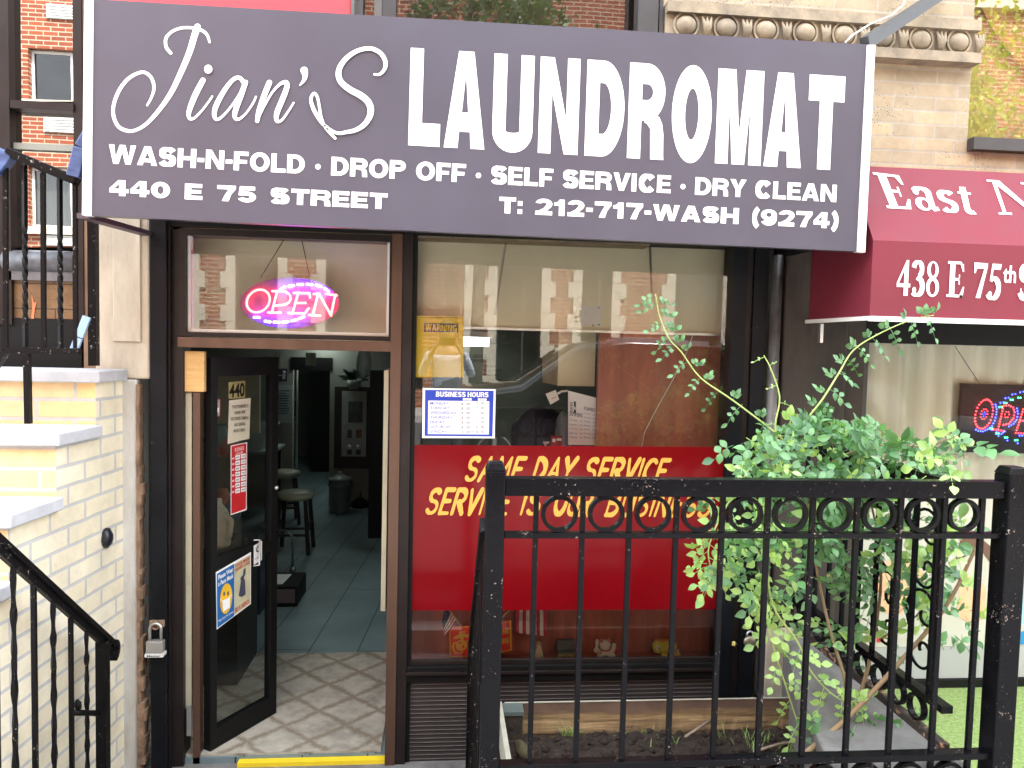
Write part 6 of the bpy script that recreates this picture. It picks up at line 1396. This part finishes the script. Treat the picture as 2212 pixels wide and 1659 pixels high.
b = PZ(640, 1060, zf_); t = thing('laundry_cart', b, 'chrome wire laundry cart with a hanging rail near the dark hallway', 'cart'); m = MB(); ch = MATS['steel']
m.tube([b+Vector((-.45, 0, .2)), b+Vector((-.45, 0, 1.62)), b+Vector((-.40, 0, 1.70)), b+Vector((-.05, 0, 1.70)), b+Vector((0, 0, 1.62)), b+Vector((0, 0, .2))], .016, 8); m.build('hanging_rail', t, ch)
m = MB()
for k in range(7): m.tube([b+Vector((-.45, -.05, .35+.1*k)), b+Vector((0, -.05, .35+.1*k))], .007, 5)
m.build('wire_basket', t, pbr('dark_chrome', (.12, .12, .13), .3, .8))
m = MB(); m.mat(soot).box(b+Vector((-.47, -.02, .98)), b+Vector((-.02, .03, 1.18))); m.build('sign_plate', t)
for s_ in (-.42, -.03): m = MB(); m.ell(b+Vector((s_, 0, .06)), .02, .06, .06); m.build('wheel', t, soot)
bb = PZ(632, 1240, zf_); m = MB(); m.tube([bb+Vector((0, 0, .05)), bb+Vector((0, 0, .32)), bb+Vector((-.05, 0, .37)), bb+Vector((-.3, .1, .37))], .010, 7); m.ell(bb+Vector((0, 0, .035)), .03, .03, .035, 10, 6); tag(m.build('cart_leg', None, pbr('worn_chrome', (.25, .25, .25), .4, .8)), 'bent chrome caster leg of a cart below the olive stool', 'cart leg')
pp(440, 775, 560, 935, 2.6, .05, pbr('beige_partition', (.33, .33, .24), .8), 'beige_panel'); tag(bpy.data.objects['beige_panel'], 'beige panel on the side wall seen through the door glass', 'panel')
bxm = pbr('olive_board', (.20, .185, .10), .8)
for nm, q, Y, mt, lab, cat in (('washing_machine', (430, 1190, 562, 1400), 1.9, pbr('navy_enamel', (.016, .028, .06), .4), 'dark blue washing machine low behind the door glass', 'washing machine'),
        ('skirting_board', (436, 1290, 500, 1500), 1.25, bxm, 'olive board along the base of the side wall behind the door', 'board')):
    m = MB(); m.mat(mt); fb(m, *q, Y, .25); o = m.build(nm, None, None, .006); tag(o, lab, cat)
c_ = P(468, 1180, .9); t = thing('detergent_bottle', c_, 'cream plastic detergent bottle with handle behind the upper door glass', 'bottle')
m = MB(); m.lathe(c_+Vector((0, 0, -.0)), [(.075, 0), (.08, .02), (.08, .15), (.06, .21), (.03, .25), (.028, .28)], 18); m.tube([c_+Vector((.05, -.03, .2)), c_+Vector((.095, -.04, .16)), c_+Vector((.085, -.04, .07)), c_+Vector((.06, -.03, .05))], .016, 8); m.build('bottle', t, pbr('cream_plastic', (.62, .58, .46), .45))
c_ = c_+Vector((0, 0, -.02)); m = MB(); m.box((c_.x-.3, c_.y-.15, zf_), (c_.x+.16, c_.y+.3, c_.z+.019)); tag(m.build('side_shelf', None, dark_wall), 'dark low shelf unit under the detergent bottle', 'shelf')
random.seed(14)
for k, (x, y, c) in enumerate([(470, 960, (.28, .05, .04)), (492, 965, (.24, .05, .04)), (478, 945, (.03, .12, .14)), (450, 1050, (.10, .10, .05)), (482, 1085, (.32, .09, .04)), (500, 1100, (.06, .12, .22))]):
    m = MB(); c_ = P(x, y, 1.5); m.lathe(c_, [(.05, -.06), (.06, -.05), (.06, .04), (.03, .07), (.03, .09)], 12)
    tag(m.build('soap_bottle', None, pbr('soap_%d' % k, c, .5)), ['dull red soap bottle, left one of the red pair on the shelf', 'dull red soap bottle, right one of the red pair on the shelf', 'teal soap bottle above the dull red ones', 'olive soap bottle low on the side wall', 'orange soap bottle just above the cream detergent bottle', 'blue soap bottle beside the orange one'][k], 'bottle', 'soap bottles behind the door glass')

# ------------------------------------------------------------------ papers on the door leaf
def DL(px, py, o=.026): return PN(px, py, D(0, 0, o), dn)
ds = thing('number_sticker', DL(513, 842), 'yellowed sticker with the number 440 at the top of the door glass', 'sticker')
Jp = lambda x, y, o=.004: DL(384+x/4.48, 713.2+y/4.48, o)
m = MB(); m.mat(pbr('yellowed_film', (.30, .27, .10), .6, var=.2)).quad(Jp(492, 505), Jp(652, 490), Jp(652, 652), Jp(492, 665)); m.build('film', ds)
m = MB(); m.mat(soot); text(m, '440', quad_fn(Jp(500, 525, .006), Jp(648, 505, .006), Jp(648, 642, .006), Jp(498, 658, .006)), bold=.03); m.build('lettering', ds)
ps = thing('camera_notice', DL(514, 900), 'cream paper notice about recorded cameras taped under the 440 sticker', 'notice')
m = MB(); m.mat(pbr('cream_paper', (.52, .50, .38), .7, var=.08)).quad(Jp(497, 680), Jp(706, 655), Jp(692, 1050), Jp(482, 1102)); m.build('sheet', ps)
m = MB(); m.mat(pbr('notice_ink', (.10, .09, .07), .7, var=0))
for k, (s_, x0, x1) in enumerate([('THIS PREMISES IS', 525, 682), ('UNDER 24HR', 550, 655), ('RECORDED CAMERAS', 515, 684), ('AND CENTRAL', 545, 655), ('MONITORING', 540, 652)]):
    y = 722+58*k; text(m, s_, quad_fn(Jp(x0, y+6, .006), Jp(x1, y-8, .006), Jp(x1, y+24, .006), Jp(x0, y+38, .006)), bold=.02)
m.build('lettering', ps)
rs = thing('red_hours_sign', DL(516, 1020), 'tall red and white business hours sign taped to the door glass', 'sign')
m = MB(); m.mat(white_vinyl).quad(Jp(512, 1118), Jp(671, 1085), Jp(666, 1740), Jp(512, 1790)); m.mat(pbr('sign_red', (.52, .015, .02), .4)); m.quad(Jp(520, 1124, .006), Jp(664, 1094, .006), Jp(659, 1728, .006), Jp(519, 1778, .006)); m.build('board', rs)
m = MB(); m.mat(pbr('sign_pink', (.80, .45, .45), .5, var=0)); text(m, 'BUSINESS', quad_fn(Jp(552, 1140, .008), Jp(640, 1120, .008), Jp(640, 1158, .008), Jp(552, 1178, .008)), bold=.03); text(m, 'HOURS', quad_fn(Jp(562, 1185, .008), Jp(632, 1168, .008), Jp(632, 1204, .008), Jp(562, 1220, .008)), bold=.03)
for k in range(7):
    y = 1222+54*k
    for x0, x1, s_ in ((558, 602, ['8:00']*6+['3:00']), (612, 656, ['7:30','7:30','7:00','7:30','7:30','6:00','8:30'])):
        dy = -(x0-520)*.22
        m.mat(white_vinyl).quad(Jp(x0, y+dy, .008), Jp(x1, y+dy-9, .008), Jp(x1, y+dy+33, .008), Jp(x0, y+dy+42, .008)); m.mat(ink); s2 = s_ if isinstance(s_, str) else s_[k]
        text(m, s2, quad_fn(Jp(x0+7, y+dy+12, .010), Jp(x1-7, y+dy+5, .010), Jp(x1-7, y+dy+22, .010), Jp(x0+7, y+dy+30, .010)), bold=.02)
    m.mat(MATS['sign_pink']).quad(Jp(524, y+14, .008), Jp(548, y+8, .008), Jp(548, y+26, .008), Jp(524, y+32, .008))
m.build('print', rs)
Lp = lambda x, y, o=.026: DL(384+x/4.48, 1069.8+y/4.48, o)
fm = thing('mask_poster', Lp(540, 930), 'blue and cream face mask poster with a masked yellow face on the door', 'poster')
m = MB(); m.mat(white_vinyl).quad(Lp(368, 745), Lp(708, 550), Lp(708, 1050), Lp(376, 1300)); m.mat(pbr('mask_blue', (.012, .14, .42), .45)).quad(Lp(378, 762, .028), Lp(546, 662, .028), Lp(546, 1165, .028), Lp(384, 1284, .028)); m.mat(pbr('mask_cream', (.60, .56, .36), .5)).quad(Lp(549, 664, .028), Lp(702, 575, .028), Lp(702, 1046, .028), Lp(549, 1158, .028)); m.build('sheet', fm)
m = MB(); E_ = lambda cx, cy, rx, ry, o, mt, n=26: (m.mat(mt), m.poly(arc(cx, cy, rx, ry, 0, 360, n)[:-1], [], lambda u, v: Lp(u, v-(u-cx)*.45, o)))
E_(468, 1000, 60, 146, .030, pbr('face_yellow', (.85, .50, .03), .5)); E_(449, 955, 8, 22, .032, ink); E_(487, 950, 8, 22, .032, ink)
m.mat(white_vinyl).quad(Lp(430, 1022, .033), Lp(505, 985, .033), Lp(505, 1085, .033), Lp(440, 1128, .033)); m.bar(Lp(412, 1000, .033), Lp(432, 1030, .033), .002); m.bar(Lp(522, 960, .033), Lp(504, 992, .033), .002)
m.mat(white_vinyl); text(m, 'Please Wear', quad_fn(Lp(392, 775, .030), Lp(538, 690, .030), Lp(538, 735, .030), Lp(392, 822, .030)), bold=.02); text(m, 'a Face Mask', quad_fn(Lp(392, 838, .030), Lp(538, 752, .030), Lp(538, 797, .030), Lp(392, 884, .030)), bold=.02); text(m, 'Help Stop the Spread', quad_fn(Lp(392, 1206, .030), Lp(538, 1112, .030), Lp(538, 1140, .030), Lp(392, 1238, .030)))
m.mat(MATS['sign_red']); text(m, 'YOUR MASK', quad_fn(Lp(556, 672, .030), Lp(698, 592, .030), Lp(698, 622, .030), Lp(556, 704, .030)), bold=.02); text(m, 'SAVES LIVES', quad_fn(Lp(556, 710, .030), Lp(698, 630, .030), Lp(698, 660, .030), Lp(556, 742, .030)), bold=.02); text(m, 'BE A HERO!', quad_fn(Lp(556, 1092, .030), Lp(690, 1002, .030), Lp(690, 1042, .030), Lp(556, 1138, .030)), bold=.02)
m.mat(ink); m.poly([(590, 975), (612, 830), (606, 800), (632, 770), (636, 720), (658, 700), (656, 760), (640, 800), (652, 830), (656, 960), (620, 985)], [], lambda u, v: Lp(u, v, .031)); m.build('print', fm)
gs = thing('white_sticker', Lp(775, 560), 'small white sticker with a dark G on the lower door glass', 'sticker')
m = MB(); m.mat(white_vinyl).quad(Lp(735, 488), Lp(816, 438), Lp(816, 625), Lp(735, 675)); m.build('sheet', gs); m = MB(); m.mat(ink); text(m, 'G', quad_fn(Lp(757, 500, .028), Lp(800, 474, .028), Lp(800, 536, .028), Lp(757, 564, .028)), bold=.03); text(m, 'review', quad_fn(Lp(748, 610, .028), Lp(805, 576, .028), Lp(805, 592, .028), Lp(748, 626, .028))); m.build('lettering', gs)
m = MB(); m.mat(pbr('red_label', (.35, .02, .03), .5)).quad(Jp(302, 672), Jp(414, 665), Jp(410, 835), Jp(302, 845)); m.mat(pbr('label_grey', (.33, .32, .26), .6)).quad(Jp(308, 680, .006), Jp(408, 673, .006), Jp(405, 826, .006), Jp(308, 835, .006)); m.mat(white_vinyl).quad(Jp(320, 755, .008), Jp(398, 750, .008), Jp(396, 795, .008), Jp(320, 802, .008)); tag(m.build('framed_label', None), 'small red framed label on the door glass left of the 440 sticker', 'label')

# ================================================================== across the street (seen in the glass)
YO_ = -13.4
def RP(px, py, yg=0.0, yo=YO_):                   # where a sight line mirrored by the glass plane yg lands on the far facade
    d = ray(px, py); d = d/d.y; p = EYE+d*(yg-EYE.y); r = Vector((d.x, -1, d.z)); return p+r*(yg-yo)
ob_ = thing('brick_building', (0, YO_-.3, 0), 'red brick building with cream quoins across the street, seen mirrored in the glass', 'building')
def opening_wall(x0, x1, z0, z1, holes):
    m = MB(); m.mat(red_brick); xs = sorted({x0, x1, *[h[0] for h in holes], *[h[1] for h in holes]}); 
    for a, b in zip(xs, xs[1:]):
        hs = sorted([h for h in holes if h[0] <= a+1e-6 and h[1] >= b-1e-6], key=lambda h: h[2]); z = z0
        for h in hs:
            if h[2] > z: m.box((a, YO_-.3, z), (b, YO_, h[2]))
            z = h[3]
        if z < z1: m.box((a, YO_-.3, z), (b, YO_, z1))
    return m
holes = []; qn = []
def rx_(px, py=620): return RP(px, py).x
piers = [(410, 508), (600, 703), (1003, 1074), (1170, 1257), (1322, 1458), (1560, 1640)]
zA, zB = .4, 4.3
edges = [rx_(p) for pr_ in piers for p in pr_]
spans_ = [(edges[1], edges[2]), (edges[3], edges[4]-.9), (edges[5], edges[6]), (edges[7], edges[8]), (edges[9], edges[10]), (edges[11], edges[11]+1.2)]
for a, b in spans_: holes.append((a, b, zA, zB))
def rw(x0, y0, x1, y1, yg=.12): p, q = RP(x0, y0, yg), RP(x1, y1, yg); return (p.x, q.x, q.z, p.z)
wl = [rw(60, 103, 205, 222), rw(60, 358, 205, 492)]; acs = [rw(102, 8, 175, 46), rw(96, 253, 172, 290), rw(98, 506, 172, 532)]
wl += [(wl[0][0]-3.2, wl[0][1]-3.0, wl[0][2], wl[0][3]), (wl[1][0]-3.2, wl[1][1]-3.0, wl[1][2], wl[1][3])]
for k in range(5):
    for r_ in range(2): x = -4+2.9*k; wl.append((x, x+1.5, 6.6+0*r_, 8.5)) if r_ == 0 else None
holes += wl
opening_wall(-22, 24, 0, 10.6, holes).build('wall', ob_)
m = MB(); m.mat(dark_wall).box((-22, YO_-6, 0), (24, YO_-1.2, 10.6)); m.build('building_mass', ob_)
m = MB(); m.mat(quoin_stone)
for pr_ in piers:
    a, b = rx_(pr_[0]), rx_(pr_[1])
    for side, x in ((1, a), (-1, b)):
        z = zA; k = 0
        while z < zB: w_ = .20 if k % 2 else .32; m.box((min(x, x+side*w_), YO_+.001, z), (max(x, x+side*w_), YO_+.05, min(z+.36, zB)-.008)); z += .36; k += 1
m.box((-6.5, YO_+.001, zB), (9, YO_+.12, zB+.3)); m.box((-22, YO_+.001, 9.6), (24, YO_+.15, 9.9)); m.build('quoins', ob_)
far_glass = glass('far_glass', .03, (.35, .37, .37)); curt = pbr('white_curtain', (.62, .62, .58), .8, var=.3, scale=4, stretch=(3, 1, .2))
for k, h in enumerate(holes):
    m = MB(); m.mat(white_paint); z0, z1 = h[2], h[3]; xm_ = h[0]+(h[1]-h[0])*.58
    m.box((h[0], YO_-.2, z0), (h[1], YO_-.15, z0+.06)); m.box((h[0], YO_-.2, z1-.06), (h[1], YO_-.15, z1)); m.box((h[0], YO_-.2, z0+.061), (h[0]+.05, YO_-.15, z1-.061)); m.box((h[1]-.05, YO_-.2, z0+.061), (h[1], YO_-.15, z1-.061)); m.box((xm_, YO_-.2, z0+.061), (xm_+.05, YO_-.15, z1-.061))
    if k in (4,): 
        for q in range(5): m.box((h[0]+.051, YO_-.19, z0+.5+.35*q), (h[1]-.051, YO_-.16, z0+.53+.35*q))
    if k < 6: m.mats = [dark_frame]
    f = m.build('window', ob_)
    m = MB(); m.quad((h[0], YO_-.17, z0), (h[1], YO_-.17, z0), (h[1], YO_-.17, z1), (h[0], YO_-.17, z1)); m.build('pane', f, far_glass)
    if k in (7, 9, 11, 13): m = MB(); m.quad((h[0], YO_-.28, z0), (h[1], YO_-.28, z0), (h[1], YO_-.28, z1), (h[0], YO_-.28, z1)); m.build('curtain', f, curt)
    if k >= 6: m = MB(); m.mat(quoin_stone).box((h[0]-.1, YO_+.001, z0-.16), (h[1]+.1, YO_+.10, z0-.001)); m.build('sill', f)
for h in acs:
    m = MB(); m.mat(pbr('grille_grey', (.55, .57, .52), .6)); m.box((h[0], YO_+.001, h[2]), (h[1], YO_+.03, h[3])); n_ = 5
    for q in range(n_): m.mat(white_paint).box((h[0]+.04, YO_+.031, h[2]+(h[3]-h[2])*(q+.2)/n_), (h[1]-.04, YO_+.05, h[2]+(h[3]-h[2])*(q+.55)/n_))
    m.build('vent_grille', ob_)
# street trees
def tree(name, x, y, z0, h, r, n, mt, label):
    t = thing(name, (x, y, 0), label, 'tree', 'street trees mirrored in the windows'); m = MB(); random.seed(int(x*10)+77)
    m.tube([(x, y, -.02), (x+.05, y, z0*.5), (x, y+.1, z0), (x, y, z0+h*.6)], [.16, .13, .11, .04], 9)
    for k in range(7): a_ = k*.9; m.tube([(x, y+.05, z0*(.85+.06*k)), (x+r*.5*math.cos(a_), y+r*.5*math.sin(a_), z0+h*.3), (x+r*.8*math.cos(a_), y+r*.8*math.sin(a_), z0+h*.5)], [.06, .04, .015], 6)
    m.build('trunk', t, pbr('bark', (.12, .09, .06), .9)); m = MB(); cl = [(Vector((random.gauss(0, .42)*r, random.gauss(0, .42)*r, h*random.uniform(.05, .95))), random.uniform(.35, .7)*r*.6) for _ in range(26)]
    for k in range(n):
        c, s_ = random.choice(cl); p_ = Vector((x, y, z0))+c+Vector((random.gauss(0, .5), random.gauss(0, .5), random.gauss(0, .42)))*s_
        d = Vector((random.gauss(0,1), random.gauss(0,1), random.gauss(-.3,1))).normalized(); q = d.cross(Vector((random.gauss(0,1), random.gauss(0,1), random.gauss(0,1)))).normalized(); l = random.uniform(.08, .16)
        m.quad(p_-q*l*.35, p_+d*l*.6, p_+q*l*.35, p_-d*l*.6)
    m.build('crown', t, mt); return t
tl_ = leafmat('tree_leaf', (.30, .32, .06), (.14, .20, .035))
tree('street_tree', .6, -12.4, 6.2, 4.5, 2.0, 5000, leafmat('dark_tree_leaf', (.07, .12, .03), (.04, .08, .02)), 'dark leafy street tree mirrored in the window above the sign')
tree('street_tree', 10.4, -12.5, 3.6, 6.0, 2.8, 14000, tl_, 'sunlit golden green street tree mirrored in the upper right window')
tree('street_tree', 16.5, -12.4, 3.2, 6.0, 2.8, 5000, tl_, 'street tree farthest right along the opposite pavement')
# parked cars at the near kerb, behind the photographer
def make_car(label, paint):
    t = thing('parked_car', (0, 0, -.14), label, 'car', 'cars parked along the kerb'); z = -.14
    prof = [(-2.3,.42),(-2.28,.78),(-2.1,.98),(-1.1,1.12),(-.42,1.62),(.2,1.72),(1.35,1.70),(1.95,1.42),(2.25,1.12),(2.32,.62),(2.28,.38)]
    m = MB(); m.smooth = False
    secs = []
    for y_, wv_ in ((-.88, .0), (-.80, .02), (0, .03), (.80, .02), (.88, .0)):
        top = 1.0; row = []
        for x_, h_ in prof:
            inset = 0
            hh = h_-(.05 if abs(y_) > .82 else 0)
            yy_ = y_ if h_ < 1.13 else y_*.84
            row.append((x_, yy_, z+hh+wv_))
        secs.append(m.vs(row))
    n = len(prof); m.smooth = True
    for a, b in zip(secs, secs[1:]):
        for k in range(n-1): m.face((a+k, a+k+1, b+k+1, b+k))
    m.smooth = False
    for s_ in (secs[0], secs[-1]): m.face([s_+k for k in range(n)])
    m.face([s_ for s_ in secs]); m.face([s_+n-1 for s_ in secs]); m.face([secs[0], secs[-1], secs[-1]+n-1, secs[0]+n-1]); m.build('car_body', t, paint)
    cg = glass('car_glass', .25, (.06, .06, .06)) if 'car_glass' not in MATS else MATS['car_glass']
    for s_ in (-1, 1):
        for pts in ([(-.98,1.16),(-.40,1.56),(.18,1.60),(.18,1.16)], [(.26,1.16),(.26,1.61),(1.22,1.60),(1.62,1.38),(1.68,1.16)]):
            m = MB(); y_ = s_*.80; m.quad(*[(x_, s_*(.765-.0*h_)+s_*.105*(1.16-h_ < -.01 and 0 or 1)*0-s_*0+(s_*.0), z+h_) for x_, h_ in pts]) if 0 else m.quad(*[(x_, s_*(.895-.14*min(1, max(0, (h_-1.05)/.12))), z+h_) for x_, h_ in pts]); m.build('window', t, MATS['car_glass'])
    for x_ in (-1.42, 1.42):
        for s_ in (-1, 1):
            m = MB(); c = Vector((x_, s_*.82, z+.34)); tp = []; nn = 26
            def disc(r0, r1, ya, yb, mt):
                m.mat(mt); ra = m.vs([c+Vector((r0*math.cos(2*math.pi*k/nn), ya, r0*math.sin(2*math.pi*k/nn))) for k in range(nn)]); rb_ = m.vs([c+Vector((r1*math.cos(2*math.pi*k/nn), yb, r1*math.sin(2*math.pi*k/nn))) for k in range(nn)])
                for k in range(nn): m.face((ra+k, ra+(k+1)%nn, rb_+(k+1)%nn, rb_+k))
            disc(.34, .34, -.1, .1, soot); disc(.34, .22, s_*.1, s_*.1, soot); disc(.40, .34, s_*.079, s_*.079, soot); w_ = m.build('wheel', t)
            m = MB(); disc(.22, .20, s_*.10, s_*.105, MATS['steel']); m.mat(MATS['steel']).ell(c+Vector((0, s_*.09, 0)), .06, .02, .06)
            for k in range(5): a_ = k*1.2566+.3; m.bar(c+Vector((0, s_*.095, 0)), c+Vector((.2*math.cos(a_), s_*.098, .2*math.sin(a_))), .045, .02, up=(0, 1, 0))
            m.build('rim', w_)
    for s_ in (-1, 1): m = MB(); m.ell((-2.2, s_*.62, z+.80), .10, .18, .09); m.build('headlight', t, white_paint); m = MB(); m.ell((2.24, s_*.68, z+.98), .08, .13, .16); m.build('tail_light', t, MATS['sign_red'])
    return t
car1 = make_car('black parked car mirrored in the laundromat window', pbr('black_car_paint', (.008, .008, .009), .15, coat=1, var=0)); car1.location = (2.0, -6.2, -.14)
car2 = make_car('white parked car mirrored in the curtained shop window', pbr('white_car_paint', (.80, .80, .80), .2, coat=1, var=0)); car2.location = (6.5, -10.9, -.14); car2.rotation_euler.z = math.pi
# the person taking the picture
ph = thing('phone', (0, -3.60, 1.5), 'dark phone held up by the person photographing the shop', 'phone')
m = MB(); m.box((-.075, -3.608, 1.465), (.075, -3.600, 1.54)); m.build('case', ph, pbr('phone_black', (.02, .02, .022), .3), .003)
m = MB(); m.box((-.068, -3.6095, 1.471), (.068, -3.6085, 1.534)); m.build('screen', ph, soot)
def skin(name, verts, edges, radii, mat, parent, sub=2):
    off = parent_world(parent); me = bpy.data.meshes.new(name); me.from_pydata([tuple(Vector(v)-off) for v in verts], edges, []); o = bpy.data.objects.new(name, me); COL.objects.link(o); o.parent = parent
    md = o.modifiers.new('skin', 'SKIN'); md.use_smooth_shade = True
    for k, r_ in enumerate(radii): me.skin_vertices[0].data[k].radius = (r_, r_*.8) if isinstance(r_, float) else r_
    me.skin_vertices[0].data[0].use_root = True; s_ = o.modifiers.new('sub', 'SUBSURF'); s_.levels = sub; s_.render_levels = sub; me.materials.append(mat); return o
pe = thing('person', (0, -3.95, 0), 'person in a pale blue shirt raising a phone, mirrored in the display window', 'person')
yq = -3.98
J = [(0,yq,.93),(0,yq,1.12),(0,yq,1.32),(0,yq+.01,1.40),(0,yq+.02,1.46),(0,yq+.03,1.52),(0,yq+.045,1.60),(0,yq+.04,1.66),
     (.17,yq,1.36),(.25,yq+.06,1.17),(.16,yq+.26,1.36),(.095,yq+.35,1.475),(-.17,yq,1.36),(-.25,yq+.06,1.17),(-.16,yq+.26,1.36),(-.095,yq+.35,1.475),
     (.10,yq,.86),(.11,yq+.02,.48),(.11,yq-.01,.08),(.12,yq+.13,.04),(-.10,yq,.86),(-.11,yq+.02,.48),(-.11,yq-.01,.08),(-.12,yq+.13,.04)]
Ed = [(0,1),(1,2),(2,3),(3,4),(4,5),(5,6),(6,7),(3,8),(8,9),(9,10),(10,11),(3,12),(12,13),(13,14),(14,15),(0,16),(16,17),(17,18),(18,19),(0,20),(20,21),(21,22),(22,23)]
Rd = [.15,.13,.15,.12,.055,.075,.09,.06,.06,.045,.032,.026,.06,.045,.032,.026,.085,.055,.04,.03,.085,.055,.04,.03]
skn = pbr('skin', (.42, .24, .16), .5, var=.08); body = skin('body', J, Ed, Rd, skn, pe)
for s_ in (-1, 1):
    for k in range(4): m_pts = [(s_*.098,yq+.35,1.485+.012*k),(s_*.088,yq+.375,1.487+.013*k),(s_*.072,yq+.368,1.488+.013*k)]; m = MB(); m.tube(m_pts, [.0085, .008, .006], 8); m.build('finger', pe, skn)
    m = MB(); m.tube([(s_*.095,yq+.345,1.47),(s_*.082,yq+.362,1.462),(s_*.065,yq+.362,1.468)], [.010, .009, .007], 8); m.build('thumb', pe, skn)
skin('shirt', [J[k] for k in (0,1,2,3,8,9,10,12,13,14)], [(0,1),(1,2),(2,3),(3,4),(4,5),(5,6),(3,7),(7,8),(8,9)], [.17,.15,.17,.14,.075,.06,.045,.075,.06,.045], pbr('pale_blue_shirt', (.50, .54, .66), .8, var=.15), pe)
skin('trousers', [J[k] for k in (0,16,17,18,20,21,22)], [(0,1),(1,2),(2,3),(0,4),(4,5),(5,6)], [.165,.10,.075,.065,.10,.075,.065], pbr('dark_trousers', (.03, .035, .06), .85), pe)
m = MB(); m.ell((0, yq+.02, 1.645), .088, .10, .085, 16, 10); m.build('hair', pe, pbr('dark_hair', (.015, .012, .010), .6))
m = MB(); m.mat(white_paint)
for s_ in (-1, 1): m.ell((s_*.03, yq+.118, 1.60), .012, .006, .008, 8, 6)
m.mat(ink)
for s_ in (-1, 1): m.ell((s_*.03, yq+.122, 1.60), .005, .004, .005, 8, 6)
m.mat(skn).ell((0, yq+.13, 1.575), .012, .016, .02, 8, 6)
for s_ in (-1, 1): m.ell((s_*.083, yq+.04, 1.59), .010, .02, .03, 8, 6)
m.mat(pbr('lips', (.40, .16, .13), .5)).ell((0, yq+.115, 1.545), .022, .008, .007, 8, 6); m.build('face', pe)
